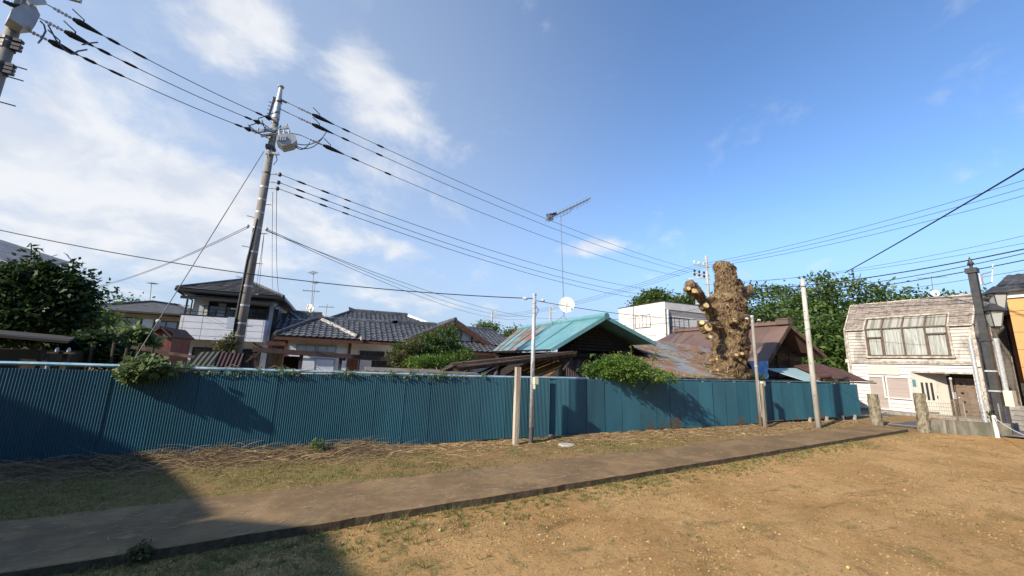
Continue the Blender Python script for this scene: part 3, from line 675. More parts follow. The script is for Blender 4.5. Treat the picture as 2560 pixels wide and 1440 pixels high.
# the left slope in separate seam sheets (widths along y)
ys = [0., .27, .52, .66, .80, .90, 1.]
for i in range(6):
    a = le0.lerp(le1, ys[i]); b = le0.lerp(le1, ys[i+1]); c = rd0.lerp(rd1, ys[i+1]); d = rd0.lerp(rd1, ys[i])
    lift = Vector((0, 0, .012*(i % 2)))
    g = Vector((0, .015, 0)); mb = MB(); mb.slab([a+lift+g, b+lift-g*.2, c+lift-g*.2, d+lift+g], .025)
    part('roof_sheet', mb, TEAL if i < 2 else TEALR, sh, None if i < 2 else 'rust-streaked teal roof sheet')
    mb = MB(); mb.beam(a+Vector((0, 0, .03)), d+Vector((0, 0, .03)), .035, .035); part('roof_seam', mb, TEAL, sh)
mb = MB().slab([re0, re1, rd1, rd0], .04); part('roof_sheet', mb, TEAL, sh)
mb = MB(); mb.tube([rd0+Vector((0, -.12, .02)), rd0+Vector((0, .1, .04)), rd1+Vector((0, 0, .03))], [.13, .115, .10], 8); part('ridge_cap', mb, TEAL, sh)
mb = MB(); mb.beam(le0+Vector((-.05, 0, -.03)), rd0+Vector((0, -.03, -.03)), .10, .14); part('barge_board', mb, TEAL, sh)
mb = MB(); mb.beam(re0+Vector((.06, 0, -.03)), rd0+Vector((0, -.03, -.03)), .10, .14); part('barge_board', mb, TEAL, sh)
mb = MB(); pts = []
for i in range(19):
    q = le0.lerp(le1, i/18); pts.append(q+Vector((0, 0, -.05-.05*abs(math.sin(i*1.3)))))
mb.add([le0.lerp(le1, i/18)+Vector((-.03, 0, 0)) for i in range(19)]+[p+Vector((-.035, 0, 0)) for p in pts], [(i, i+1, 20+i, 19+i) for i in range(18)]); part('torn_eave', mb, BLACK, sh)
# gable wall boards (open laths high up) and corrugated wall below
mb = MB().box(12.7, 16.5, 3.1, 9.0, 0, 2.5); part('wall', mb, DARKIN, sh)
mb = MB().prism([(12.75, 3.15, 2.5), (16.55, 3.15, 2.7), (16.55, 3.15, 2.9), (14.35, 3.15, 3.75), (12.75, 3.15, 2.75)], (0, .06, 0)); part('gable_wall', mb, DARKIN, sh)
for i in range(8):
    z = 2.62+i*.13; hw = (3.75-z)*1.35; 
    if hw < .2: break
    mb = MB().box(14.35-hw*.8, 14.35+hw*.9, 3.09, 3.13, z, z+.085); part('gable_board', mb, mat('blackened_board', (.03, .024, .018), (.05, .04, .028), 6, .9), sh)
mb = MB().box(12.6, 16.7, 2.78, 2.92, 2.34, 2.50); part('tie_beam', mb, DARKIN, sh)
for a0, a1 in ((12.72, 14.15), (14.22, 15.45), (15.5, 16.45)):
    mb = corr_sheet((a0, 2.98, .05), (a1, 2.98, .05), (0, 0, 2.34), int((a1-a0)/.076), .009); part('wall_sheet', mb, MAUVE, sh)
for x in (12.66, 14.18, 16.5):
    mb = MB().box(x-.05, x+.05, 2.90, 3.0, 0, 2.4); part('post', mb, DARKIN, sh)
# ------------------------------------------------------------------ collapsed lean-to
cs = thing('collapsed_lean_to', 'collapsed dark timber lean-to sagging behind the fence below the teal roof', 'shed', (10, 1.6, 0))
OLDB = mat('old_roof_boards', (.10, .068, .046), (.05, .034, .024), 5, .9, 0, .5, 40, stretch=(.3, 1, 1), rand=.3)
GOLD = mat('underside_boards', (.22, .115, .035), (.13, .062, .018), 4, .8, 0, .4, 40, stretch=(.25, 1, 1), rand=.3)
A0, A1 = V(1432, 876, 2.4), V(1128, 905, 2.4); B0, B1 = V(1440, 882, 1.0), V(1100, 925, 1.0)
nb = 7
for i in range(nb):
    t0, t1 = i/nb, (i+.9)/nb
    a = A0.lerp(B0, t0); b = A0.lerp(B0, t1); c = A1.lerp(B1, t1); d = A1.lerp(B1, t0)
    j = Vector((0, 0, random.uniform(-.03, .03)))
    mb = MB(); mb.slab([a+j, b+j, c+j*1.5, d+j*1.5], .035); part('roof_board', mb, OLDB, cs)
mb = MB(); mb.beam(B0+Vector((0, -.02, -.07)), B1+Vector((0, -.02, -.05)), .05, .09); part('edge_beam', mb, DARKWOOD, cs)
mb = MB(); mb.beam(V(1442, 880, .9), V(1130, 912, .9), .05, .06); part('edge_beam', mb, OLDB, cs)
# tilted inner boards seen from below, golden brown
tA, tB = V(1262, 938, 1.9), V(1365, 948, .9); sA, sB = V(1330, 898, 2.2), V(1414, 906, 1.2)
for i in range(6):
    t0, t1 = i/6, (i+.93)/6
    mb = MB(); mb.slab([tA.lerp(tB, t0), tA.lerp(tB, t1), sA.lerp(sB, t1), sA.lerp(sB, t0)], .02); part('ceiling_board', mb, GOLD, cs)
for (x0, y0, x1, y1, vv) in [(1185, 938, 1262, 905, 1.1), (1205, 942, 1270, 906, 1.2), (1222, 940, 1282, 903, 1.15), (1140, 930, 1235, 908, 1.3), (1110, 940, 1140, 912, .9), (1150, 938, 1180, 918, .8), (1235, 945, 1250, 900, .9), (1100, 930, 1160, 905, .85)]:
    mb = MB(); mb.beam(V(x0, y0, vv), V(x1, y1, vv+.3), .08, .04); part('fallen_rafter', mb, RUSTB if x0 % 2 else OLDB, cs)
mb = MB(); mb.beam(V(1440, 880, 1.0), V(1408, 925, 1.0), .04, .04); part('strut', mb, OLDB, cs)
for x in (8.6, 10.4, 12.0):
    mb = MB().box(x-.05, x+.05, 1.6, 1.7, 0, 1.9); part('post', mb, DARKWOOD, cs)
# low timber platform of boards behind the fence, left of the ruin
mb = MB(); mb.slab([(5.6, .55, 1.74), (8.6, .55, 1.70), (8.6, 1.2, 1.78), (5.6, 1.2, 1.82)], .04); part('loose_roof_sheet', mb, mat('grey_board_sheet', (.16, .14, .11), (.10, .085, .065), 3, .9), cs)
# ------------------------------------------------------------------ rusty low roof with straw
rr = thing('rusty_roof_shed', 'low shed with rusted sheet roof covered in dry twigs', 'shed', (18, 2, 0))
PL0, PL1 = Vector((16, .38, 1.70)), Vector((16, 5.0, 3.34)); PN = (PL1-PL0).cross(Vector((1, 0, 0))).normalized()
def onroof(px, py):
    d = ray(px, py); t = (PL0-CAM).dot(PN)/d.dot(PN); return CAM+d*t
RUSTR = rusty('rusted_roof_sheet', (.17, .18, .175), (.22, .23, .22), .17, rust=(.19, .085, .05), scale=.9, rough=.6)
RUSTR2 = rusty('grey_blue_roof_sheet', (.19, .225, .23), (.24, .265, .265), .06, rust=(.22, .12, .075), scale=.9, rough=.6)
us = np.linspace(13.6, 23.2, 12)
def roof_pt(u_, t): return Vector((u_, PL0.y+(PL1.y-PL0.y)*t, PL0.z+(PL1.z-PL0.z)*t))
for i in range(11):
    us_off = 0
    t1 = 1.0 if us[i] < 19.6 else max(.2, 1.0-(us[i]-19.6)*.05)
    for j, (a, b) in enumerate(((0., .36), (.345, .70), (.69, t1))):
        if b <= a or (j > 0 and us[i] < 16.6) or us[i] < 14.2 or us[i] > 18.6+a*4.2: continue
        z = Vector((0, 0, .012*((i+j) % 2)+.006*j)); q = [roof_pt(us[i], a), roof_pt(us[i+1]+.03, a), roof_pt(us[i+1]+.03, b), roof_pt(us[i], b)]
        mb = MB(); mb.slab([p+z for p in q], .012); part('roof_sheet', mb, RUSTR if (i*3+j*5) % 4 else RUSTR2, rr)
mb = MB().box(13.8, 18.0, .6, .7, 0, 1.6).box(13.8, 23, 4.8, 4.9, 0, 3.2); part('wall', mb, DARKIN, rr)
mb = MB(); mb.beam((13.5, .36, 1.68), (23.1, .36, 1.68), .05, .07); part('eave_beam', mb, BLACK, rr)
# ------------------------------------------------------------------ brown roofed house
bh = thing('brown_gable_house', 'old house with brown metal gable roof behind the pruned tree', 'house', (26, 6, 0))
BROOF = rusty('brown_metal_roof', (.115, .07, .055), (.145, .09, .07), -.04, rust=(.10, .05, .035), scale=.7, rough=.6)
BPATCH = mat('dark_bare_roof', (.05, .042, .036), (.07, .06, .05), 3, .75)
k0 = V(1978, 812, 2.3); k0.x = 26.3; k1 = Vector((26.3, 9.9, k0.z+.0)); l0 = V(1931, 904, 2.5); l1 = Vector((22.6, 11.0, l0.z)); r0 = V(2064, 891, 1.7)
l0 = Vector((24.45, 2.45, 2.50))
nS = 9
for i in range(nS):
    a, b = i/nS, (i+1)/nS; q = [l0.lerp(l1, a), l0.lerp(l1, b), k0.lerp(k1, b), k0.lerp(k1, a)]
    z = Vector((0, 0, .01*(i % 2))); mb = MB(); mb.slab([p+z for p in q], .03); part('roof_sheet', mb, BROOF, bh)
# bare dark patch where the paint has gone
def onleft(s, t): return l0.lerp(l1, s).lerp(k0.lerp(k1, s), t)+Vector((-.008, 0, .022))
blob = []
for i in range(26):
    a = 2*math.pi*i/26; rr_ = 1+.35*mnoise.noise((math.cos(a)*1.7, math.sin(a)*1.7, 7)); blob.append(onleft(.19+.13*math.cos(a)*rr_, .30+.27*math.sin(a)*rr_))
mb = MB(); mb.add(blob, [tuple(range(26))]); part('bare_roof_patch', mb, BPATCH, bh)
rb = Vector((29.4, 10, r0.z)); mb = MB().slab([r0, rb, k1, k0], .04); part('roof_sheet', mb, BROOF, bh)
mb = MB(); mb.beam(k0+Vector((0, .5, .10)), k1+Vector((0, 0, .10)), .30, .16); rc = part('ridge', mb, BROOF, bh)
for i in range(22):
    p = k0.lerp(k1, (i+.7)/22.5); mb = MB(); mb.tube([p+Vector((-.16, 0, .20)), p+Vector((.16, 0, .20))], .06, 6); part('ridge_tile', mb, BROOF, rc)
mb = MB().box(26.1, 26.5, k0.y-.05, k0.y+.55, k0.z+.02, k0.z+.34); part('ridge_end_block', mb, BROOF, bh)
for q in (l0, r0):
    mb = MB(); mb.beam(k0+Vector((0, -.03, -.06)), q+Vector((0, -.03, -.06)), .05, .16); part('barge_board', mb, DARKWOOD, bh)
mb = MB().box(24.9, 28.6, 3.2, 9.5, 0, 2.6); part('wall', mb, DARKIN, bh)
for i in range(11):
    z = 1.75+i*.21; hw0 = min(1.45, (4.35-z)*.85); hw1 = min(2.2, (4.35-z)*1.25)
    if hw0 < .1: break
    mb = MB().box(26.3-hw0, 26.3+hw1, 3.10+.01*(i % 2), 3.16, z, z+.19); part('gable_board', mb, mat('gable_weatherboard', (.085, .058, .036), (.045, .032, .022), 5, .9, 0, .4, 30, rand=.35), bh)
for x in (25.2, 26.3, 27.4):
    mb = MB().box(x-.06, x+.06, 3.02, 3.1, 0, 4.1-abs(x-26.3)*.9); part('stud', mb, DARKWOOD, bh)
mb = MB(); mb.beam((25.3, 3.0, 2.6), (27.3, 3.0, 3.35), .05, .05); part('brace', mb, DARKWOOD, bh)
# ------------------------------------------------------------------ low lean-to at the fence end
lt = thing('corner_lean_to', 'low lean-to with brown and pale teal sheet roofs at the end of the fence', 'shed', (26, 1.5, 0))
PALETEAL = rusty('pale_teal_sheet', (.30, .44, .44), (.36, .48, .47), -.02, rust=(.14, .07, .045), scale=1.1, rough=.45)
a, b = V(1917, 921, 2.2), V(1998, 918, 2.4); c, d = V(2052, 956, .35), V(2000, 952, .35)
mb = MB(); mb.slab([V(1917, 921, 1.7), V(2000, 920, 2.1), V(2056, 955, .3), V(2030, 957, .25)], .03); part('pale_roof_sheet', mb, PALETEAL, lt)
pts = [V(1985, 914, 2.1), V(2045, 907, 2.4), V(2110, 925, 1.6), V(2172, 953, .45), V(2062, 945, .4)]
q0, q1, q2, q3, q4 = pts
for i in range(5):
    a, b = i/5, (i+1)/5
    mb = MB(); z = Vector((0, 0, .012*(i % 2)))
    e0 = q0.lerp(q1, a).lerp(q4.lerp(q3, a), 0)+z; e1 = q0.lerp(q1, b)+z; f0 = q4.lerp(q3, a)+z; f1 = q4.lerp(q3, b)+z
    mb.slab([f0, f1, e1, e0], .03); part('roof_sheet', mb, RUSTB, lt)
mb = MB(); mb.slab([q1, q2, q3, q1.lerp(q3, .4)], .03); part('roof_sheet', mb, RUSTB, lt)
mb = MB(); mb.tube([V(2043, 944, .5), V(2072, 941, .45)], .13, 10); part('rolled_sheet', mb, RUSTB, lt)
mb = MB(); mb.beam(V(2060, 953, .3), V(2190, 958, .3), .05, .06); part('eave_gutter', mb, DARKWOOD, lt)
mb = MB(); mb.beam(V(2060, 949, .35), V(2182, 953, .4), .05, .05); part('eave_batten', mb, RUSTB, lt)
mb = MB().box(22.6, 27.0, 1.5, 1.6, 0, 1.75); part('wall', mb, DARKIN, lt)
for x in (22.6, 23.9, 25.2, 26.6):
    mb = MB().box(x-.04, x+.04, .5, .58, 0, 1.62); part('post', mb, DARKWOOD, lt)
mb = MB().box(26.0, 26.7, .42, .5, 1.45, 1.57); part('white_board', mb, WHITEPAINT, lt)
# blue tarpaulin
TARP = mat('blue_tarp', (.05, .26, .60), (.09, .34, .66), 5, .4, 0, .4, 15)
mb = MB(); n = 14; vs = []
c0, c1, c2, c3 = V(1872, 905, 1.15), V(1921, 902, 1.15), V(1919, 948, 1.0), V(1893, 946, 1.0)
for j in range(n+1):
    for i in range(n+1):
        p = c0.lerp(c1, i/n).lerp(c3.lerp(c2, i/n), j/n); vs.append(p+Vector((0, .09*mnoise.noise((i*.55, j*.22, 1)), 0)))
mb.add(vs, [(j*(n+1)+i, j*(n+1)+i+1, (j+1)*(n+1)+i+1, (j+1)*(n+1)+i) for j in range(n) for i in range(n)]); mb.smooth = True
solo('blue_tarpaulin', mb, TARP, 'crumpled blue tarpaulin hanging right of the pruned trunk', 'tarpaulin', (22, 1.1, 1.7))
# ------------------------------------------------------------------ pale modern block far behind
wb = thing('modern_block', 'pale clapboard flat-roofed block with dark windows rising behind the teal roof', 'building', (36, 22, 0))
PALE = mat('pale_lap_siding', (.70, .655, .60), (.62, .58, .53), 1.2, .75, rand=.03)
ux = 33.9; v0, v1 = 17.8, 24.6; zt = 8.4; xr = 41.5
mb = MB().box(ux+.03, xr, v0+.03, v1, 0, 7.6); part('wall', mb, mat('siding_joint_grey', (.30, .28, .26), None), wb)  # grey backing, seen as dark joints between the siding boards
mpL = facU(ux+.03); mpF = facV(v0+.03)
for i in range(16):
    z0 = 4.0+i*.275
    mb = MB(); fbox(mb, mpL, v0, v1, z0, z0+.262, 0, .022+.006*(i % 2)); part('siding_board', mb, PALE, wb)
    if z0 < 7.0: mb = MB(); fbox(mb, mpF, ux+1.0, xr, z0, z0+.262, -.0, .022+.006*(i % 2)); part('siding_board', mb, PALE, wb)
mb = MB().box(ux, xr, v0-.02, v1, 7.62, zt); part('parapet', mb, PALE, wb)
mb = MB().box(ux-.06, xr, v0-.06, v1, zt, zt+.06); part('coping', mb, GUT, wb)
mb = MB().box(ux-.04, ux+.0, v1-2.5, v1-2.35, 4, zt); part('corner_strip', mb, mat('grey_trim', (.25, .25, .26), None), wb)
window(wb, mpL, 19.75, 21.95, 5.95, 7.3, 4, GUT, mat('curtained_glass', (.13, .125, .11), None, rough=.7, spec=.1), .06)
window(wb, mpF, ux+.55, ux+3.2, 5.3, 6.9, 4, GUT, GLASS, .06); window(wb, mpF, ux+4.4, ux+6.0, 5.6, 6.8, 2, GUT, GLASS, .06)
mb = MB().box(ux+.25, ux+.4, v0-.10, v0, 4, 7.6); part('corner_pilaster', mb, mat('white_trim', (.75, .75, .75), None), wb)
for i in range(9):
    mb = MB().box(ux+.55+i*.33, ux+.58+i*.33, v0-.35, v0-.32, 5.0, 5.9); part('balcony_bar', mb, GUT, wb)
mb = MB().box(ux+.5, ux+3.3, v0-.36, v0-.31, 5.9, 5.95); part('balcony_rail', mb, GUT, wb)
# ------------------------------------------------------------------ weathered white clapboard house across the road
wh = thing('clapboard_house', 'weathered white clapboard house with mansard shingle roof and angled bay window across the road', 'house', (34.5, 0, 0))
def stained(name, c1, c2, stain, lo, hi, scale, st=(1, 1, 1)):
    m = bpy.data.materials.new(name); m.use_nodes = True; k = NT(m.node_tree); bs = m.node_tree.nodes['Principled BSDF']
    pos = k.n('ShaderNodeNewGeometry').outputs['Position']; rn = k.n('ShaderNodeObjectInfo').outputs['Random']
    col = k.mix(k.noise(pos, 6, 5, .6), c1, c2)
    f = k.ramp(k.noise(k.vmath('MULTIPLY', pos, st), scale, 7, .68, .4), lo, hi)
    col = k.mix(k.math('MULTIPLY', f, .8), col, stain)
    col = k.vmath('SCALE', col, k.math('ADD', .93, k.math('MULTIPLY', rn, .12)))
    k.put(bs.inputs['Base Color'], col); bs.inputs['Roughness'].default_value = .8
    bn = k.n('ShaderNodeBump', ins={'Strength': .3, 'Distance': .01, 'Height': k.noise(pos, 60, 4, .7)}); k.put(bs.inputs['Normal'], bn.outputs[0])
    MATS[name] = m; return m
CLAPU = stained('weathered_clapboard', (.46, .43, .385), (.52, .49, .44), (.185, .155, .125), .44, .64, 1.5, (1, 1, .55))
CLAPL = stained('white_clapboard', (.54, .525, .505), (.59, .575, .55), (.33, .30, .23), .58, .85, 1.3)
SHING = stained('grey_shingle', (.27, .225, .185), (.36, .31, .26), (.13, .105, .085), .42, .66, 3.5, (1, 1, 1.6))
CREAM = stained('cream_paint', (.52, .495, .42), (.57, .545, .475), (.31, .27, .20), .6, .8, 2)
PEEL = stained('peeling_trim', (.48, .44, .375), (.56, .52, .46), (.24, .19, .14), .42, .6, 5)
TRIMB = mat('brown_window_trim', (.14, .095, .07), (.09, .062, .048), 8, .6)
UX = 32.0; mpW = facU(UX)
YL, YR = 2.50, -2.50
for bx_ in ((UX+.10, 38.5, YR+.06, YL-.03, 2.25, 4.55), (UX+.10, 38.5, 0., YL-.03, .1, 2.25), (UX+1.1, 38.5, -2.2, 0., .1, 2.25), (UX+.10, 38.5, YR+.06, -2.24, .1, 2.25)):
    part('wall', MB().box(*bx_), CLAPL, wh)
mb = MB().box(UX+.03, 38.5, YR+.02, YL, -.2, .16); part('plinth', mb, CEM, wh)
# lower boards with openings
ops = [(.98, 1.72, .24, 1.92), (.06, 1.08, .86, 1.92), (-2.2, -.02, .0, 2.22)]
def boards(z0, z1, hgt, m, y0, y1, holes, name='clapboard'):
    z = z0; i = 0
    while z < z1-.02:
        zt = min(z+hgt, z1); segs = [(y0, y1)]
        for (a, b, c, d) in holes:
            if zt > c+.01 and z < d-.01:
                ns = []
                for s0, s1 in segs:
                    if b <= s0 or a >= s1: ns.append((s0, s1)); continue
                    if a > s0: ns.append((s0, a))
                    if b < s1: ns.append((b, s1))
                segs = ns
        for s0, s1 in segs:
            if s1-s0 < .02: continue
            mb = MB(); o = UX+.10
            mb.add([(o-.050, s0, z+.008), (o-.050, s1, z+.008), (o-.014, s1, zt), (o-.014, s0, zt), (o, s0, z+.008), (o, s1, z+.008), (o, s1, zt), (o, s0, zt)],
                   [(0, 3, 2, 1), (4, 5, 6, 7), (0, 1, 5, 4), (3, 7, 6, 2), (0, 4, 7, 3), (1, 2, 6, 5)]); part(name, mb, m, wh)
        z = zt; i += 1
boards(.18, 2.62, .19, CLAPL, YR+.08, YL-.02, ops)
boards(2.78, 4.50, .17, CLAPU, YR+.05, YL, [(-1.66, 1.62, 3.0, 4.6)])
mb = MB(); fbox(mb, facU(UX+.06), YR, YL+.03, 2.62, 2.69, 0, .06); part('belt_course', mb, PEEL, wh)
mb = MB(); fbox(mb, facU(UX+.06), YR, YL+.03, 2.69, 2.78, 0, .09); part('belt_gutter', mb, PEEL, wh)
for y in (YL-.02, YR+.04):
    mb = MB(); fbox(mb, facU(UX+.10), y-.05, y+.05, .15, 4.55, 0, .07); part('corner_board', mb, PEEL, wh)
# mansard slope in shingle courses
rz0, rz1, ru0, ru1 = 4.52, 6.06, UX+.02, UX+1.1
NC = 14
for i in range(NC):
    a, b = i/NC, (i+1.25)/NC
    y0, y1 = YL+.03, YR-.02
    segs = [(y1, y0)]
    if i < 6: segs = [(y1, -1.72), (1.60, y0)]
    for s0, s1 in segs:
        mb = MB(); n = max(4, int((s1-s0)/.16)); vs = []; fs = []
        for k_ in range(n):
            w0, w1 = s0+(s1-s0)*k_/n+.004, s0+(s1-s0)*(k_+1)/n-.004; j = random.uniform(-.018, .018); jt = random.uniform(0, .012)
            za = rz0+(rz1-rz0)*(a)+j; ua = ru0+(ru1-ru0)*a-.03-jt; zb = rz0+(rz1-rz0)*min(b, 1.01); ub = ru0+(ru1-ru0)*min(b, 1.01)
            o = len(vs); vs += [(ua, w0, za), (ua, w1, za), (ub, w1, zb), (ub, w0, zb), (ua+.03, w0, za-.005), (ua+.03, w1, za-.005)]
            fs += [(o, o+3, o+2, o+1), (o, o+1, o+5, o+4)]
        mb.add(vs, fs); part('shingle_course', mb, SHING, wh)['kind'] = 'stuff'
mb = MB(); mb.add([(ru0+.02, YR, rz0), (ru0+.02, -1.75, rz0), (ru1, -1.75, rz1), (ru1, YR, rz1)], [(0, 1, 2, 3)]); mb.add([(ru0+.02, 1.63, rz0), (ru0+.02, YL, rz0), (ru1, YL, rz1), (ru1, 1.63, rz1)], [(0, 1, 2, 3)]); mb.add([(UX+.48, -1.75, 5.18), (UX+.48, 1.63, 5.18), (ru1, 1.63, rz1), (ru1, -1.75, rz1)], [(0, 1, 2, 3)])
part('roof_deck', mb, SHING, wh)['kind'] = 'stuff'
mb = MB().box(ru1-.01, 38.6, YR-.02, YL+.02, rz1-.1, rz1); part('flat_roof', mb, SHING, wh)
mb = MB(); mb.beam((ru1, YR-.04, rz1+.03), (ru1, YL+.04, rz1+.03), .10, .07); part('ridge_trim', mb, PEEL, wh)
for i in range(16):
    mb = MB(); y = YR+.1+i*.32; mb.cyl((ru1, y), .016, rz1+.06, rz1+.12, 6); part('snow_guard', mb, PEEL, wh)
for y in (YL+.02, YR-.02):
    mb = MB(); mb.beam((ru0-.05, y, rz0), (ru1-.05, y, rz1), .06, .09); part('verge_trim', mb, PEEL, wh)
for y0, y1 in ((YR, -1.66), (1.58, YL)):
    mb = MB(); mb.beam((ru0-.05, y0, rz0-.02), (ru0-.05, y1, rz0-.02), .05, .05); part('eave_trim', mb, PEEL, wh)
# side gable wall with lap shingles (faces the camera's right)
mb = MB(); mb.prism([(UX+.1, YR+.05, 4.5), (ru1, YR+.05, rz1-.05), (38.4, YR+.05, rz1-.05), (38.4, YR+.05, 4.5)], (0, .05, 0)); part('side_wall', mb, CLAPL, wh)
for i in range(26):
    z = .3+i*.21; x0 = UX+.08 if z < 4.5 else UX+.08+(z-4.5)*.7
    if z > 5.75: break
    for q in range(6):
        mb = MB().box(x0+.02+q*1.02, x0+1.0+q*1.02, YR+.005+.012*(q % 2), YR+.05, z, z+.20); part('side_shingle', mb, CLAPU, wh)
# big angled bay window: vertical lower lights, sloped upper lights
vy = [-1.62, -.84, .02, .86, 1.56]; zb, zm, ztp = 3.08, 4.52, 5.16; us_ = UX+.46
bay = part('bay_window', MB().box(UX+.0, UX+.07, -1.64, 1.58, 3.02, 3.10), TRIMB, wh)
CURT = None
def m_curtain():
    m = bpy.data.materials.new('curtain_behind_glass'); m.use_nodes = True; k = NT(m.node_tree); bs = m.node_tree.nodes['Principled BSDF']
    pos = k.n('ShaderNodeNewGeometry').outputs['Position']
    f = k.noise(k.vmath('MULTIPLY', pos, (1, 9, .7)), 1.5, 4, .6, .8)
    k.put(bs.inputs['Base Color'], k.mix(k.ramp(f, .36, .64), (.26, .27, .235), (.44, .455, .41))); bs.inputs['Roughness'].default_value = .5
    bs.inputs['Coat Weight'].default_value = .6; bs.inputs['Coat Roughness'].default_value = .05; return m
def m_sloped():
    m = bpy.data.materials.new('streaked_sloped_glass'); m.use_nodes = True; k = NT(m.node_tree); bs = m.node_tree.nodes['Principled BSDF']
    pos = k.n('ShaderNodeNewGeometry').outputs['Position']
    f = k.noise(k.vmath('MULTIPLY', pos, (.2, 5.5, .2)), 1.6, 2, .5)
    c = k.mix(k.ramp(f, .38, .60), (.19, .18, .135), (.35, .34, .29)); k.put(bs.inputs['Base Color'], c); bs.inputs['Roughness'].default_value = .45
    bs.inputs['Coat Weight'].default_value = .5; bs.inputs['Coat Roughness'].default_value = .1; return m
CURT = m_curtain(); SLOPE = m_sloped()
for i in range(4):
    a, b = vy[i]+.035, vy[i+1]-.035; n = 18; vs = []
    for j in range(n+1):      # gathered curtain just behind the pane line
        y = a+(b-a)*j/n; dx = .018*math.sin(j*2.1+i)+.012*math.sin(j*.9+2*i); vs += [(UX+.075+dx, y, zb+.02), (UX+.075+dx*.6, y, zm-.02)]
    mb = MB(); mb.add(vs, [(2*j, 2*j+1, 2*j+3, 2*j+2) for j in range(n)]); mb.smooth = True; part('curtain', mb, CURT, bay)
    mb = MB(); mb.slab([(UX+.06, a, zm+.03), (UX+.06, b, zm+.03), (us_+.03, b, ztp-.02), (us_+.03, a, ztp-.02)], .02); part('sloped_pane', mb, SLOPE, bay)
for y in vy:
    mb = MB(); mb.beam((UX+.03, y, zb), (UX+.03, y, zm), .06, .07, up=(0, 1, 0)); part('mullion', mb, TRIMB, bay)
    mb = MB(); mb.beam((UX+.03, y, zm), (us_, y, ztp), .055, .06); part('sloped_mullion', mb, TRIMB, bay)
mb = MB().box(UX+.01, UX+.06, vy[0], vy[-1], zm-.03, zm+.03); part('transom', mb, TRIMB, bay)
mb = MB().box(us_-.05, us_+.05, vy[0]-.05, vy[-1]+.05, ztp-.02, ztp+.05); part('head_trim', mb, PEEL, bay)
for i in (0, 3):
    zz_ = 4.16 if i == 0 else 4.05
    mb = MB().box(UX-.005, UX+.06, vy[i]+.03, vy[i+1]-.03, zz_-.05, zz_+.03); part('casement_head', mb, TRIMB, bay)
    mb = MB().box(UX-.005, UX+.06, vy[i]+.03, vy[i]+.08, 3.1, zz_); part('casement_stile', mb, TRIMB, bay)
    mb = MB().box(UX-.005, UX+.06, vy[i+1]-.08, vy[i+1]-.03, 3.1, zz_); part('casement_stile', mb, TRIMB, bay)
for y in (vy[0]-.07, vy[-1]+.06):
    mb = MB().box(UX-.01, UX+.07, y-.035, y+.035, 3.0, 4.56); part('side_trim', mb, PEEL, bay)
    mb = MB(); mb.beam((UX+.02, y, 4.54), (us_, y, 5.2), .06, .08); part('side_trim', mb, PEEL, bay)
mb = MB().box(UX-.04, UX+.06, -1.76, 1.68, 2.94, 3.02); part('sill', mb, PEEL, bay)
# painted out sign board with cut corners
mb = MB(); p = [(1.72, 2.05), (1.72, 2.42), (1.50, 2.58), (.62, 2.58), (.40, 2.42), (.40, 2.05)]
mb.prism([(UX+.056, y, z) for y, z in p], (-.02, 0, 0)); part('blank_sign_board', mb, CREAM, wh)
# shuttered windows
SHUT = mat('pinkish_shutter', (.40, .335, .30), (.35, .29, .265), 3, .6, stretch=(1, .1, 3))
for (a, b, c, d) in ops[:2]:
    fr = MB(); 
    for q in ((a-.05, a+.03, c-.05, d+.05), (b-.03, b+.05, c-.05, d+.05)): fbox(fr, facU(UX+.10), q[0], q[1], q[2], q[3], 0, .075)
    fbox(fr, facU(UX+.10), a+.03, b-.03, d-.03, d+.05, 0, .07); fbox(fr, facU(UX+.10), a+.03, b-.03, c-.05, c+.02, 0, .085)
    w0 = part('shuttered_window', fr, CLAPL, wh); n = int((d-c)/.12)
    for i in range(n):
        mb = MB(); fbox(mb, facU(UX+.10), a+.03, b-.03, c+.02+(d-c-.05)*i/n, c+.02+(d-c-.05)*(i+.95)/n, 0, .02+.004*(i % 2)); part('shutter_slat', mb, SHUT, w0)
# recessed entry
mb = MB().box(UX+.06, UX+1.2, -2.24, -.02, 2.2, 2.32); part('porch_ceiling', mb, PEEL, wh)
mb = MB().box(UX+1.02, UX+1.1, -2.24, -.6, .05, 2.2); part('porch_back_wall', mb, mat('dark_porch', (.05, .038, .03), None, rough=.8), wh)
mb = MB().box(UX-.02, UX+1.05, -2.3, .02, -.1, .13); st = part('doorstep', mb, mat('brick_step', (.36, .29, .21), (.27, .21, .15), 8, .85), wh)
for i in range(12):
    mb = MB().box(UX-.035, UX-.02, -2.28+i*.19, -2.28+i*.19+.18, .02, .115); part('brick', mb, MATS['brick_step'], st)
p0, p1 = Vector((UX+.05, -.04, 0)), Vector((UX+1.0, -1.02, 0)); dd = (p1-p0).normalized(); nn_ = Vector((-dd.y, dd.x, 0)); nn_ = nn_ if nn_.x < 0 else -nn_
def diag(mb, s0, s1, z0, z1, t0, t1):
    a = p0+dd*s0+nn_*t0; b = p0+dd*s1+nn_*t0; mb.prism([(a.x, a.y, z0), (b.x, b.y, z0), (b.x, b.y, z1), (a.x, a.y, z1)], nn_*(t1-t0)); return mb
part('porch_side_wall', diag(MB(), 0, 1.36, .12, 2.2, -.05, 0), CREAM, wh)
cdr = part('cream_door', diag(MB(), .18, .92, .14, 1.92, 0, .03), CREAM, wh)
for s in (.32, .50, .68): part('door_light', diag(MB(), s, s+.09, .86, 1.72, .03, .045), GLASS, cdr)
for s in (.30, .58): part('door_panel', diag(MB(), s, s+.22, .38, .76, .03, .042), CREAM, cdr)
part('kick_plate', diag(MB(), .26, .86, .2, .30, .03, .04), mat('scuffed_brown', (.22, .16, .12), None), cdr)
part('handle', diag(MB(), .87, .90, .95, 1.1, .03, .06), DARKSTEEL, cdr)
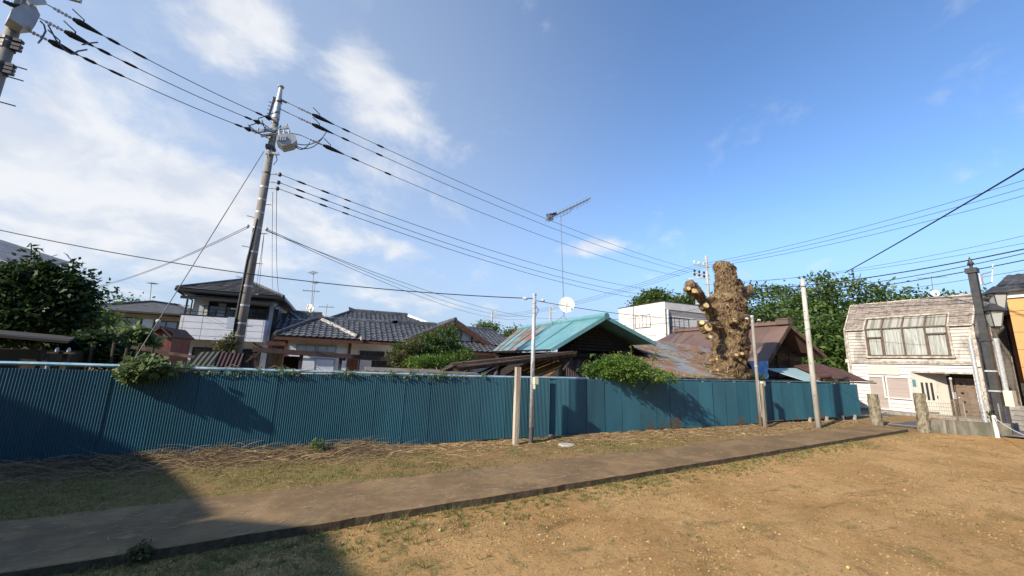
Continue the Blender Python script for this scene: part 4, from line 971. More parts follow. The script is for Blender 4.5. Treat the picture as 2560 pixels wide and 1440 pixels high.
BRDOOR = mat('brown_panel_door', (.20, .145, .105), (.16, .115, .082), 4, .55)
mpD = facU(UX+1.02)
pd = part('panelled_door', fbox(MB(), mpD, -2.20, -1.30, .13, 2.0, 0, .06), BRDOOR, wh)
for r_ in range(4):
    for c_ in range(2):
        cy, cz = -2.0+c_*.50, .42+r_*.43
        mb = MB(); fbox(mb, mpD, cy-.16, cy+.16, cz-.14, cz+.14, .06, .085); pp = part('raised_panel', mb, BRDOOR, pd)
        mb = MB(); fbox(mb, mpD, cy-.055, cy+.055, cz-.055, cz+.055, .085, .09); part('panel_light', mb, GLASS, pp)
part('door_knob', MB().ball((UX+.93, -1.36, 1.05), .035, .035, .035), GALV, pd)
sd = part('side_light', fbox(MB(), mpD, -1.27, -1.02, .13, 2.0, 0, .04), TRIMB, wh)
part('pane', fbox(MB(), mpD, -1.24, -1.05, .95, 1.9, .04, .05), GLASS, sd); part('lattice_panel', fbox(MB(), mpD, -1.24, -1.05, .2, .85, .04, .05), DARKWOOD, sd)
mb = MB().ball((UX+.5, -1.2, 2.17), .11, .11, .06); part('porch_lamp', mb, WHITEPAINT, wh)
part('blue_plaque', diag(MB(), .02, .14, 1.5, 1.85, .0, .03), mat('blue_plaque', (.10, .22, .30), None, rough=.4), wh)
# pipes and meters on the right corner
for y, r_, z1 in ((-2.36, .035, 4.2), (-2.46, .025, 2.5), (-2.28, .022, 2.5)):
    mb = MB(); mb.tube([(UX-.02, y, .1), (UX-.02, y, z1)], r_, 8); part('downpipe', mb, CREAM, wh)
part('meter_box', MB().box(UX-.06, UX+.05, -2.52, -2.30, 2.55, 2.85), CREAM, wh)
mb = MB(); mb.tube([(UX-.02, YL+.04, 2.7), (UX-.02, YL+.04, .1)], .035, 8); part('downpipe', mb, WHITEPAINT, wh)
mb = MB(); mb.tube([(UX-.02, YL+.04, 4.5), (UX-.03, YL+.05, 2.8)], .03, 8); part('downpipe', mb, PEEL, wh)
part('rainwater_head', MB().box(UX-.08, UX+.02, YL-.02, YL+.14, 2.66, 2.84), CREAM, wh)
# ------------------------------------------------------------------ brown house and orange building at the right edge
bw = thing('brown_wall_house', 'brown walled house with dark tiled eaves right of the white clapboard house', 'house', (37, -5, 0))
BRW = mat('brown_stucco', (.235, .092, .042), (.19, .075, .036), 2, .85, 0, .2, 60)
mb = MB().box(36.0, 42, -9, -2.62, 0, 5.6); part('wall', mb, BRW, bw)
mb = MB(); mb.slab([(35.3, -9.5, 5.35), (35.3, -2.3, 5.35), (38.5, -2.3, 6.9), (38.5, -9.5, 6.9)], .08); part('roof', mb, TILE, bw)
budb, restb = [0], []
tile_plane(bw, [(35.3, -9.5, 5.35), (35.3, -2.3, 5.35), (38.5, -2.3, 6.9), (38.5, -9.5, 6.9)], (0, 1, 0), .27, .235, TILE_ME, budb, restb); flush_tiles(bw, restb, TILE)
mb = MB(); mb.beam((35.27, -9.5, 5.26), (35.27, -2.3, 5.26), .08, .14); part('fascia', mb, DARKWOOD, bw)
mb = MB().box(35.4, 36, -9, -2.62, 5.2, 5.28); part('soffit', mb, DARKWOOD, bw)
window(bw, facU(36.0), -2.60+(-1.1), -2.74, 3.35, 4.75, 2, BRONZE, GLASS, .06)
window(bw, facU(36.0), -4.0, -3.1, 1.9, 2.6, 2, BRONZE, FROST, .05)
mb = MB().box(35.72, 36, -3.3, -2.7, 1.25, 1.85); ac = part('air_conditioner', mb, CREAMBOX, bw)
part('fan_grille', MB().tube([(35.70, -3.05, 1.55), (35.69, -3.05, 1.55)], .22, 14), DARKSTEEL, ac)
ob = thing('orange_panel_building', 'orange panelled building with white cornice at the right edge', 'building', (34, -7, 0))
ORG = mat('orange_panels', (.56, .315, .115), (.50, .285, .105), 2, .7, rand=.04)
mb = MB().box(32.22, 37, -12, -3.66, 0, 5.6); part('wall', mb, mat('dark_joint', (.22, .11, .05), None), ob)
for i in range(7):
    for j in range(6):
        y1 = -3.62-j*.72; y0 = y1-.70; z0 = .3+i*.76
        mb = MB(); fbox(mb, facU(32.22), y0, y1, z0, z0+.745, 0, .03); part('facade_panel', mb, ORG, ob)
mb = MB().box(32.1, 37, -12, -3.6, 5.62, 5.95); part('cornice', mb, WHITEPAINT, ob)
mb = MB(); mb.slab([(31.8, -12, 5.98), (31.8, -3.35, 5.98), (34, -3.35, 6.9), (34, -12, 6.9)], .1); part('roof', mb, TILE, ob)
restb = []; tile_plane(ob, [(31.8, -12, 5.98), (31.8, -3.35, 5.98), (34, -3.35, 6.9), (34, -12, 6.9)], (0, 1, 0), .27, .235, TILE_ME, [0], restb); flush_tiles(ob, restb, TILE)
# block wall along the road on the right
bk = thing('block_wall', 'grey concrete block wall below the brown house', 'wall', (30.6, -6, 0))
BLK = mat('concrete_block', (.30, .28, .25), (.22, .205, .18), 3, .9, 0, .4, 60, rand=.12)
part('core', MB().box(30.56, 30.70, -9, -3.36, 0, .98), CEM, bk)
for j in range(5):
    for i in range(9):
        y1 = -3.34-i*.40-(.2 if j % 2 else 0); mb = MB().box(30.53, 30.57, y1-.39, y1, .01+j*.195, .195+j*.195-.008); part('block', mb, BLK, bk)
# ------------------------------------------------------------------ lot boundary: kerb wall, wire mesh, posts
c0, c1 = G(2320, 1078), G(2528, 1091); cv = (c1-c0); cn = cv.normalized()
kw = thing('kerb_wall', 'low mossy concrete wall with wire mesh right of the stone post', 'wall', (c0.x, c0.y, 0))
KW = stained('mossy_concrete', (.17, .16, .13), (.235, .22, .18), (.085, .085, .055), .42, .62, 2.5, (1, 1, .4))
nb = 4
for i in range(nb):
    a = c0.lerp(c1, i/nb)+cn*.006; b = c0.lerp(c1, (i+1)/nb)-cn*.006
    mb = MB(); mb.beam((a.x, a.y, .19), (b.x, b.y, .19), .14, .52); part('wall_bay', mb, KW, kw)
for t in (.18, .30):
    p = c0.lerp(c1, t); mb = MB(); mb.beam((p.x, p.y-.08, -.05), (p.x, p.y-.08, .45), .10, .06, up=(1, 0, 0)); part('buttress', mb, CONCRETE, kw)
MESHM = mat('mesh_wire', (.20, .19, .17), None, rough=.5, metal=.6)
for k_ in range(5):
    z = .5+k_*.14; mb = MB(); mb.tube([(c0.x, c0.y, z), (c1.x, c1.y, z)], .0045, 4); part('mesh_wire', mb, MESHM, kw)
for k_ in range(34):
    p = c0.lerp(c1, (k_+.5)/34); mb = MB(); mb.tube([(p.x, p.y, .44), (p.x, p.y, 1.08)], .003, 4); part('mesh_wire', mb, MESHM, kw)
for t in (.02, .5, .92):
    p = c0.lerp(c1, t); mb = MB(); mb.cyl((p.x, p.y), .022, .4, 1.15, 8); part('mesh_post', mb, CONCRETE, kw)
# thin stake with a notice
s = G(2400, 1081); zt = V(2373, 950, s.y).z
sk = thing('notice_stake', 'thin brown stake with small white notice before the brown panelled door', 'sign', (s.x, s.y, 0))
part('stake', MB().beam((s.x, s.y, -.1), (s.x, s.y, zt), .05, .05, up=(0, 1, 0)), WOODGREY, sk)
part('notice', MB().box(s.x-.12, s.x+.16, s.y-.04, s.y-.028, 1.22, 1.48), WHITEPAINT, sk)
part('white_knob', MB().ball((s.x, s.y, zt+.05), .045, .045, .05), WHITEPAINT, sk)
# steel pole with tags
s = G(2470, 1087); zt = V(2422, 845, s.y).z
sp = thing('tagged_steel_pole', 'slim steel pole with small cream tags standing before the brown panelled door', 'pole', (s.x, s.y, 0))
part('shaft', MB().tube([(s.x, s.y, .38), (s.x, s.y, zt)], [.068, .062], 12), GALV, sp)
part('foot_sleeve', MB().tube([(s.x, s.y, -.1), (s.x, s.y, .38)], [.075, .075], 12), BLACK, sp)
for z, h_ in ((1.42, .13), (1.27, .05)): part('tag_plate', MB().box(s.x-.09, s.x+.08, s.y-.09, s.y-.07, z, z+h_), CREAMBOX, sp)
part('band', MB().cyl((s.x, s.y), .072, zt-.12, zt-.09, 12), GALV, sp)
# white bollard and rope
s = G(2494, 1091)
bo = thing('white_bollard', 'short white bollard with rope leading out of frame at the lot edge', 'bollard', (s.x, s.y, 0))
part('post', MB().tube([(s.x, s.y, -.1), (s.x, s.y, .70), (s.x, s.y, .74)], [.062, .058, .03], 12), WHITEPAINT, bo)
e = P(2600, 1075, 17.0); e.z = .55; pts = []
for i in range(17):
    t = i/16; p = Vector((s.x, s.y, .66)).lerp(e, t); p.z -= .45*t*(1-t); pts.append(p)
part('rope', MB().tube(pts, .014, 6), WHITEPAINT, bo)
# ------------------------------------------------------------------ street lamp with two lanterns
L0 = P(2428, 668, 24.0); lx, ly, lz = L0.x, L0.y, L0.z
lp = thing('lantern_street_lamp', 'dark street lamp post with two stacked lantern heads before the white house corner', 'street lamp', (lx, ly, 0))
LM = mat('dark_lamp_paint', (.035, .036, .038), (.05, .05, .05), 5, .5)
part('post', MB().box(lx-.11, lx+.11, ly-.11, ly+.11, 0, lz-.25), LM, lp)
part('post_head', MB().box(lx-.16, lx+.16, ly-.16, ly+.16, lz-.25, lz-.05), LM, lp)
mb = MB(); mb.tube([(lx, ly, lz-.05), (lx, ly, lz+.05), (lx, ly, lz+.14), (lx, ly, lz+.22), (lx, ly, lz+.45)], [.05, .05, .11, .07, .005], 8); part('finial', mb, LM, lp)
GL = mat('lantern_glass', (.40, .41, .39), None, rough=.25)
for k_, (dx, dy, zc_) in enumerate(((.35, -.42, lz-1.45), (.1, -.30, lz-2.15))):
    cx, cy = lx+dx, ly+dy
    lt_ = part('lantern', MB().tube([(cx, cy, zc_+.32), (cx, cy, zc_+.62)], [.42, .06], 4), LM, lp)
    part('glass_body', MB().tube([(cx, cy, zc_-.28), (cx, cy, zc_+.31)], [.15, .27], 4), GL, lt_)
    part('base_cap', MB().tube([(cx, cy, zc_-.36), (cx, cy, zc_-.28)], [.10, .17], 4), LM, lt_)
    for q in range(4):
        a = math.pi/2*q; part('corner_bar', MB().beam((cx+.15*math.cos(a), cy+.15*math.sin(a), zc_-.28), (cx+.27*math.cos(a), cy+.27*math.sin(a), zc_+.31), .03, .03), LM, lt_)
    part('bracket', MB().beam((lx, ly, zc_+.1), (cx, cy, zc_+.25), .05, .06), LM, lt_)
part('sign_plate', MB().box(lx-.02, lx+.24, ly-.19, ly-.165, lz-.75, lz-.32), WHITEPAINT, lp)
for z in (lz-3.0, 2.3, 1.55): part('strap', MB().box(lx-.15, lx+.15, ly-.15, ly+.15, z, z+.06), GALV if z < 2.5 else LM, lp)
part('cable_pipe', MB().tube([(lx+.05, ly-.24, 1.2), (lx+.05, ly-.24, lz-2.9)], .075, 10), GALV, lp)
part('meter_box', MB().box(lx-.16, lx+.22, ly-.42, ly-.2, 1.05, 1.62), CREAMBOX, lp)
part('lower_panel', MB().box(lx-.15, lx+.15, ly-.2, ly-.13, .2, 1.02), mat('dark_panel', (.05, .05, .07), None, rough=.4), lp)
# ------------------------------------------------------------------ utility poles
PA = Vector((2.41, 3.0, 0)); ZA = 10.3
INS = mat('porcelain', (.55, .56, .56), None, rough=.25); CABLE = mat('cable_black', (.016, .016, .018), None, rough=.6)
BOXG = mat('grey_switch_box', (.40, .43, .45), (.33, .35, .37), 4, .5)
def ins_string(mb_l, mb_d, a, b):
    """strain insulator: pale ribbed rod near the pole, black shroud towards the wire"""
    a, b = Vector(a), Vector(b); d = b-a
    for i in range(5): mb_l.tube([a+d*(.04+.07*i), a+d*(.09+.07*i)], .04 if i % 2 else .03, 8)
    mb_d.tube([a+d*.40, a+d*.52, a+d*.68, a+d*.86, a+d], [.035, .07, .062, .038, .02], 8)
up_ = thing('utility_pole', 'tall concrete utility pole with switch box rising behind the fence at left', 'utility pole', PA)
def za(py): return V(690, py, 3.0).z
mb = MB(); mb.tube([(PA.x, PA.y, 0), (PA.x, PA.y, 5), (PA.x, PA.y, 9.3)], [.135, .115, .092], 18); mb.smooth = True; part('shaft', mb, CONCRETE, up_)
part('top_tube', MB().tube([(PA.x, PA.y, 9.2), (PA.x, PA.y, 9.7), (PA.x, PA.y, ZA)], [.102, .085, .048], 14), GALV, up_)
part('top_cap', MB().tube([(PA.x, PA.y, ZA), (PA.x, PA.y, ZA+.03), (PA.x, PA.y, ZA+.06)], [.085, .095, .03], 12), GALV, up_)
for z in (9.75, 9.35, 9.0, 8.2, 7.95, 7.35, 6.9, 6.5, 6.1, 5.62, 4.9, 3.9, 3.35, 2.85, 2.5):
    r_ = .090 if z > 9.3 else (.094+.0046*(9.3-z))
    part('band', MB().cyl((PA.x, PA.y), r_+.006, z, z+.05, 16), GALV if z < 7 else DARKSTEEL, up_)
part('riser_bracket', MB().beam((PA.x-.19, PA.y, za(300)), (PA.x-.12, PA.y, za(246)), .05, .05), DARKSTEEL, up_)
part('top_arm', MB().beam((PA.x-.16, PA.y, za(245)), (PA.x+.22, PA.y-.05, za(252)), .045, .045), DARKSTEEL, up_)
for py in (290, 280, 270, 260):
    part('step_bolt', MB().tube([(PA.x-.15, PA.y, za(py)), (PA.x-.25, PA.y, za(py)+.02)], .012, 5), DARKSTEEL, up_)
ca = part('crossarm', MB().beam(V(636, 330, 2.82), V(722, 318, 2.82), .07, .08), GALV, up_)
part('crossarm', MB().beam(V(652, 340, 2.82), V(705, 333, 2.82), .055, .07), GALV, up_)
for x in (645, 662, 700, 716): q = V(x, 330-(x-636)*.14, 2.8); part('arm_bolt', MB().cyl((q.x, q.y), .02, q.z-.05, q.z+.12, 6), DARKSTEEL, ca)
pr = [(690, 350), (706, 364), (732, 358), (742, 350), (738, 338), (716, 332), (692, 338)]
sw = part('switch_box', MB().prism([V(x, y, 2.45) for x, y in pr], (0, .42, 0)), BOXG, up_)
for i in range(4): q = V(696+i*6, 345, 2.44); part('cooling_rib', MB().box(q.x-.02, q.x+.015, q.y-.03, q.y+.02, q.z-.09, q.z+.06), GALV, sw)
for x in (700, 712, 724): q = V(x, 334, 2.6); part('bushing', MB().tube([q-Vector((0, 0, .06)), q+Vector((-.03, -.04, .10))], [.04, .025], 8), INS, sw)
part('mount_bracket', MB().beam(V(668, 382, 2.85), V(698, 385, 2.82), .06, .07), GALV, up_)
part('cable_clamp', MB().box(PA.x-.12, PA.x+.12, PA.y-.15, PA.y+.15, za(378), za(370)), DARKSTEEL, up_)
part('side_loop', MB().tube([V(690, 388, 2.85), V(693, 400, 2.85), V(684, 412, 2.85)], .012, 5), CABLE, up_)
for i, z in enumerate((2.35, 2.8, 3.25, 3.7, 4.15, 4.6, 5.05, 5.5, 5.95, 6.4)):
    sg = 1 if i % 2 else -1; part('step_bolt', MB().tube([(PA.x+sg*.11, PA.y-.03, z), (PA.x+sg*.29, PA.y-.06, z+.01)], .012, 5), GALV, up_)
part('meter_box', MB().box(PA.x-.30, PA.x-.14, PA.y-.14, PA.y+.06, 2.72, 3.02), mat('pale_blue_box', (.50, .55, .60), None, rough=.5), up_)
part('box_conduit', MB().tube([(PA.x-.16, PA.y-.05, 3.0), (PA.x-.14, PA.y-.07, 3.4), (PA.x-.11, PA.y-.09, 4.8)], .012, 6), DARKSTEEL, up_)
part('ground_cable', MB().tube([(PA.x-.02, PA.y-.13, 5.9), (PA.x-.10, PA.y-.10, 4.6), (PA.x-.125, PA.y-.08, 3.0), (PA.x-.13, PA.y-.07, 2.0)], .022, 6), BLACK, up_)
# LV brackets
LVB = []
for i, (py, dz) in enumerate(((435, 0), (455, 0), (470, 0))):
    q = V(692-3*i, py, 2.9); part('lv_bracket', MB().beam((PA.x+.1, PA.y-.05, q.z), (q.x+.06, 2.9, q.z), .04, .04), GALV, up_)
    part('lv_insulator', MB().ball((q.x+.08, 2.9, q.z), .055, .055, .07, 8, 5), mat('dark_insulator', (.03, .03, .035), None, rough=.35), up_); LVB.append(Vector((q.x+.12, 2.9, q.z)))
for x, px_ in ((-.22, 632), (.24, 655)):
    part('service_insulator', MB().ball((PA.x+x, PA.y-.1, 5.64), .05, .05, .06, 8, 5), INS, up_)
# top-left pole, mostly out of frame
P0 = P(14, 130, 12.6); P0 = Vector((P0.x, P0.y, 0)); Z0 = P(45, 60, 12.6).z
p0_ = thing('utility_pole', 'concrete utility pole with grey angular switch box in the top left corner', 'utility pole', P0)
mb = MB(); mb.tube([(P0.x, P0.y, 0), (P0.x, P0.y, 6), (P0.x, P0.y, Z0+1.6)], [.13, .108, .09], 18); mb.smooth = True; part('shaft', mb, CONCRETE, p0_)
pr = [(22, 44), (58, 67), (88, 64), (101, 38), (90, 16), (60, 9), (30, 22)]
s0 = part('switch_box', MB().prism([P(x, y, 12.15) for x, y in pr], (-.22, .30, 0)), BOXG, p0_)
part('lid_bracket', MB().beam(P(70, 7, 12.1), P(112, 4, 12.1), .12, .07), GALV, p0_)
part('crossarm', MB().beam((P0.x-.9, P0.y-.2, Z0+.75), (P0.x+1.0, P0.y-.3, Z0+.75), .08, .09), GALV, p0_)
for k_, py in enumerate((95, 108, 118, 165, 175, 185)):
    q = P(18, py, 12.55); part('clamp_band', MB().cyl((P0.x, P0.y), .122, q.z-.035, q.z+.035, 14), DARKSTEEL, p0_)
    part('band_lug', MB().box(P0.x+.10, P0.x+.22, P0.y-.10, P0.y+.0, q.z-.03, q.z+.03), DARKSTEEL, p0_)
for py in (160, 192, 262):
    q = P(12, py, 12.55); part('step_bolt', MB().tube([(P0.x+.1, P0.y-.05, q.z), (P0.x+.42, P0.y-.1, q.z-.05)], .014, 5), DARKSTEEL, p0_)
for i in range(4):
    a = P(8+i*9, 2+i*3, 12.2); b = P(48+i*6, 12+i*3, 12.2); part('lead_cable', MB().tube([a, a.lerp(b, .5)+Vector((0, 0, -.05)), b], .035, 6), CABLE, p0_)
# far pole behind the trimmed tree
PF = P(1765, 640, 32); ZF = PF.z; PF = Vector((PF.x, PF.y, 0))
pf = thing('utility_pole', 'distant concrete utility pole with crossarms behind the pruned trunk', 'utility pole', PF)
part('shaft', MB().tube([(PF.x, PF.y, 0), (PF.x, PF.y, ZF)], [.14, .085], 12), CONCRETE_W, pf)
def pfz(py): return P(1762, py, 32).z
fa = []
for py, ln, lf in ((668, 1.3, 1), (690, 1.5, 1), (699, 1.7, 1)):
    z = pfz(py); a = P(1733, py-9, 31.8); 
    part('crossarm', MB().beam(a, (PF.x+.25, PF.y-.1, z), .08, .09), GALV, pf)
    for t in (.08, .35, .62):
        q = a.lerp(Vector((PF.x+.25, PF.y-.1, z)), t); part('insulator', MB().tube([q, q+Vector((0, 0, .14)), q+Vector((0, 0, .26))], [.04, .09, .05], 8), INS if py < 680 else BLACK, pf); fa.append(q+Vector((0, 0, .26)))
part('lamp_arm', MB().beam(P(1722, 697, 31.5), P(1752, 693, 31.8), .12, .06), WHITEPAINT, pf)
part('transformer', MB().tube([P(1748, 745, 31.6), P(1748, 762, 31.6)], .26, 12), BOXG, pf)
part('transformer', MB().tube([P(1762, 748, 31.3), P(1762, 768, 31.3)], .26, 12), BOXG, pf)
# two small far poles
for nm, (px, py, dist, lab) in enumerate(((1231, 778, 62, 'far-off pole with white insulators seen above the tiled gable'), (1376, 768, 55, 'far-off thin pole seen left of the white satellite dish'))):
    q = P(px, py, dist); o = thing('utility_pole', lab, 'utility pole', (q.x, q.y, 0))
    part('shaft', MB().tube([(q.x, q.y, 0), (q.x, q.y, q.z)], [.18, .13], 10), CONCRETE_W, o)
    d = (Vector((CAM.x, CAM.y, 0))-Vector((q.x, q.y, 0))).normalized(); sd_ = Vector((-d.y, d.x, 0))
    for dz, l in ((-.1, 1.0), (-.75, 1.3)):
        part('crossarm', MB().beam(Vector((q.x, q.y, q.z+dz))-sd_*(-.1), Vector((q.x, q.y, q.z+dz))-sd_*(-l) if False else Vector((q.x, q.y, q.z+dz))+sd_*l*(1 if nm == 0 else .6), .09, .1), GALV, o)
        for t in (.3, .6, .95):
            c = Vector((q.x, q.y, q.z+dz))+sd_*l*t*(1 if nm == 0 else .6); part('insulator', MB().cyl((c.x, c.y), .08, c.z, c.z+.22, 6), INS, o)
# ------------------------------------------------------------------ wires
def wire(a, b, sag, r, label, name='power_line', cat='wire', group=None, m=None, n=26, beads=()):
    a, b = Vector(a), Vector(b); pts = []
    for i in range(n+1):
        t = i/n; p = a.lerp(b, t); p.z -= 4*sag*t*(1-t); pts.append(p)
    mb = MB(); mb.tube(pts, r, 5); mb.smooth = True
    def at(t):
        p = a.lerp(b, t); p.z -= 4*sag*t*(1-t); return p
    if not beads: return solo(name, mb, m or CABLE, label, cat, a, group)
    o = thing(name, label, cat, a, group); part('conductor', mb, m or CABLE, o)
    for bd in beads:
        if bd[0] == 's':     # spindle sleeve at t
            _, t, ln, rad = bd; h = ln/((b-a).length)/2
            part('sleeve', MB().tube([at(t-h), at(t-h*.5), at(t+h*.5), at(t+h)], [r, rad, rad, r], 8), CABLE, o)
        else:                 # strain insulator between t0 and t1
            _, t0, t1 = bd; L_, D_ = MB(), MB(); ins_string(L_, D_, at(t0), at(t1)); part('insulator', L_, INS, o)['kind'] = 'stuff'; part('shroud', D_, BLACK, o)
            q = at(t0+(t1-t0)*.6); part('arcing_lead', MB().tube([q, q+Vector((.0, 0, .12)), q+Vector((-.22*(1 if t1 > t0 else -1), 0, .30))], .014, 5), CABLE, o)
    return o
bA = [V(690, 303, 2.85), V(662, 312, 2.82), V(640, 330, 2.8)]
bS = [P(112, 8, 12.2), P(92, 42, 12.2), P(50, 66, 12.4)]
for i, lab in enumerate(('topmost of the three thick wires from the corner pole to the tall pole', 'middle of the three thick wires from the corner pole to the tall pole', 'lowest of the three thick wires from the corner pole to the tall pole')):
    wire(bS[i], bA[i], .10, .010, lab, group='wires from the corner pole', beads=[('i', .02, .19), ('s', .23, .25, .035), ('s', .33, .3, .03), ('s', .90, .22, .03), ('i', .998, .93)])
far = [P(1738, 683, 31.9), P(1722, 681, 32.2), P(1700, 688, 32.2)]
sA = [V(722, 258, 2.9), V(722, 283, 2.9), V(752, 338, 2.7)]
for q in sA: part('link_rod', MB().tube([Vector((PA.x+.06, PA.y-.05, q.z+.10)), q], .014, 5), DARKSTEEL, up_)
for q in bA[1:]: part('link_rod', MB().tube([Vector((PA.x-.06, PA.y-.08, q.z-.06)), q], .014, 5), DARKSTEEL, up_)
for i, lab in enumerate(('upper of the three wires from the pole top towards the pruned tree', 'middle of the three wires from the pole top towards the pruned tree', 'lower of the three wires from the switch box towards the pruned tree')):
    wire(sA[i], P((1742, 1722, 1700)[i], (676, 681, 690)[i], 32.), (.55, .55, .60)[i], .010, lab, group='high wires to the pruned tree', beads=[('i', .008, .048), ('s', .062, .3, .033), ('s', .105, .3, .033)])
for i, lab in enumerate(('upper of the three mid-height wires sagging behind the tall antenna mast', 'middle of the three mid-height wires sagging behind the tall antenna mast', 'lower of the three mid-height wires sagging behind the tall antenna mast')):
    wire(LVB[i], P((1745, 1742, 1738)[i], (735, 748, 760)[i], 32.), (.85, .85, .8)[i], .010, lab, group='mid-height wires', beads=[('s', .02, .3, .03), ('s', .045, .3, .03), ('s', .07, .25, .026)])
# jumper loops at the switch box
for (pts, lab) in (([(620, 312), (650, 335), (680, 338), (700, 330)], 'long black jumper cable sagging left of the tall pole top'), ([(655, 300), (665, 325), (690, 332)], 'short black jumper cable left of the tall pole top'),
                   ([(742, 360), (770, 362), (800, 350), (816, 330)], 'outer black jumper loop right of the switch box'), ([(738, 364), (760, 372), (785, 366), (806, 346)], 'lower black jumper loop right of the switch box'), ([(735, 365), (752, 374), (768, 366), (774, 355)], 'inner black jumper loop right of the switch box')):
    q = [V(x, y, 2.72) for x, y in pts]; s_ = []
    for i in range(len(q)-1):
        for t in (0, .33, .66):
            p_1 = q[max(i-1, 0)]; p_2 = q[i]; p_3 = q[i+1]; p_4 = q[min(i+2, len(q)-1)]
            s_.append(.5*((2*p_2)+(p_3-p_1)*t+(2*p_1-5*p_2+4*p_3-p_4)*t*t+(3*p_2-p_1-3*p_3+p_4)*t**3))
    s_.append(q[-1]); solo('jumper_cable', MB().tube(s_, .014, 5), CABLE, lab, 'cable', q[0], 'jumper cables on the tall pole')
for (pts, lab) in (([(100, 52), (110, 62), (114, 78), (104, 98), (95, 108)], 'grey cable loop hanging right of the corner pole switch box'), ([(120, 62), (140, 100), (165, 128), (180, 136)], 'cable slanting down between the corner pole wires'), ([(205, 112), (225, 108), (245, 106)], 'upper grey bridging cable between the corner pole wires'), ([(182, 136), (195, 128), (218, 124)], 'lower grey bridging cable between the corner pole wires')):
    q = [P(x, y, 12.1) for x, y in pts]; solo('jumper_cable', MB().tube(q, .016, 5), mat('greyblue_cable', (.10, .10, .14), None, rough=.5), lab, 'cable', q[0], 'jumper cables of the corner pole')
# service drops
a = Vector((PA.x+.24, PA.y-.1, 5.64))
for i, (e, sg) in enumerate(((P(1330, 790, 45), .9), (P(1320, 797, 44), .95), (P(1440, 792, 46), 1.1))):
    wire(a+Vector((0, 0, -.03*i)), e, sg, .009, ('upper', 'middle', 'lower')[i]+' of the fine drop wires running right from the tall pole', 'drop_wire', group='drop wires to the right')
a = Vector((PA.x-.22, PA.y-.1, 5.64))
for i, e in enumerate((P(235, 716, 30), P(225, 721, 30))):
    wire(a+Vector((0, 0, -.06*i)), e, .25, .008, ('upper', 'lower')[i]+' of the two fine drop wires running left from the tall pole', 'drop_wire', group='drop wires to the left')
gA, gB = V(660, 378, 2.9), V(335, 900, .6)
gw = thing('guy_wire', 'steel guy wire with white ball running down left from the tall pole', 'guy wire', gA)
part('strand', MB().tube([gA, gB], .009, 6), DARKSTEEL, gw); q = V(385, 805, 1.0); t_ = (gA-gB).normalized(); q = gB+t_*((q-gB).dot(t_)); part('strain_ball', MB().ball(q, .045, .045, .045), INS, gw)
for (x0, y0, x1, y1, lab) in ((650, 600, 640, 700, 'left'), (655, 480, 654, 705, 'right')): pass
wire(V(692, 470, 2.9), V(697, 735, 11.9), .35, .008, 'thin drop wire falling from the tall pole to the two-storey roof', 'drop_wire')
wire(V(682, 480, 2.9), V(681, 722, 12.5), .1, .007, 'thin straight drop wire beside the tall pole shaft', 'drop_wire')
for i in range(2): wire(Vector((PA.x+.2, PA.y-.1, 5.5)), V(640+8*i, 725, 12.3), .15, .007, ('left', 'right')[i]+' of two short wires from the tall pole to the two-storey roof', 'drop_wire')
# long communication cable to the slim steel pole, on to the grey pole
wire(P(-60, 562, 17), STEEL_TOP+Vector((-.05, 0, .02)), .35, .013, 'long dark cable from the left edge to the slim galvanised pole', 'telephone_cable')
for (ox, lab) in ((-.28, 'left'), (.26, 'right')):
    solo('cable_grip', MB().tube([STEEL_TOP+Vector((ox-.07, 0, 0)), STEEL_TOP+Vector((ox, 0, -.005)), STEEL_TOP+Vector((ox+.07, 0, -.01))], [.02, .045, .02], 8), WHITEPAINT, 'small white cable insulator on the '+lab+' of the slim galvanised pole top', 'insulator', STEEL_TOP+Vector((ox, 0, 0)))
wire(STEEL_TOP+Vector((.05, 0, -.03)), GREY_TOP, .22, .009, 'thin cable from the slim galvanised pole to the thin grey pole', 'telephone_cable')
wire(GREY_TOP, P(2700, 760, 25), .25, .009, 'thin cable running right from the thin grey pole', 'telephone_cable')
for (ox, lab) in ((-.30, 'left'), (.42, 'right')):
    q = GREY_TOP+Vector((ox, 0, -.02)); solo('cable_grip', MB().tube([q-Vector((.08, 0, 0)), q, q+Vector((.08, 0, -.01))], [.02, .05, .02], 8), WHITEPAINT, 'small white cable insulator on the '+lab+' of the thin grey pole top', 'insulator', q)
# wires crossing on the right
for i, (y0, lab) in enumerate(((440, 'upper'), (452, 'middle'), (464, 'lower'))):
    wire(P(1738+6*i, 663+4*i, 31.8), P(2600, y0-2+i*8, 30), .35, .013, lab+' of the three wires rising from the distant pole to the right edge', group='wires rising right')
    wire(P(1738+6*i, 663+4*i, 31.8), P(1236-3*i, 786+4*i, 61), .8, .012, lab+' of the three wires from the distant pole towards the far-off pole', group='wires to the far-off pole')
RB = [((2600, 398, 20), (2112, 682, 33), .05, .03, 'thick black cable slanting down from the right edge to the trees'),
      ((2600, 580, 30), (1760, 712, 32), .5, .010, 'highest thin wire crossing above the trees at right'),
      ((2600, 614, 26), (1880, 722, 33), .35, .028, 'thick bundled cable crossing above the white clapboard house'),
      ((2600, 624, 26), (1880, 732, 33), .45, .018, 'cable just below the thick bundle above the white clapboard house'),
      ((2600, 642, 26), (1880, 745, 33), .35, .022, 'cable passing over the lantern post top'),
      ((2600, 600, 28), (1780, 705, 32), .45, .010, 'second thin wire crossing above the trees at right'),
      ((2600, 668, 27), (1860, 760, 33), .3, .010, 'thin wire crossing in front of the trees behind the pale pole'),
      ((2300, 775, 26), (1800, 792, 33), .15, .009, 'lower thin wire in front of the trees behind the pale pole')]
for i, (a, b, sg, r_, lab) in enumerate(RB): wire(P(*a), P(*b), sg, r_, lab, group='cables on the right')
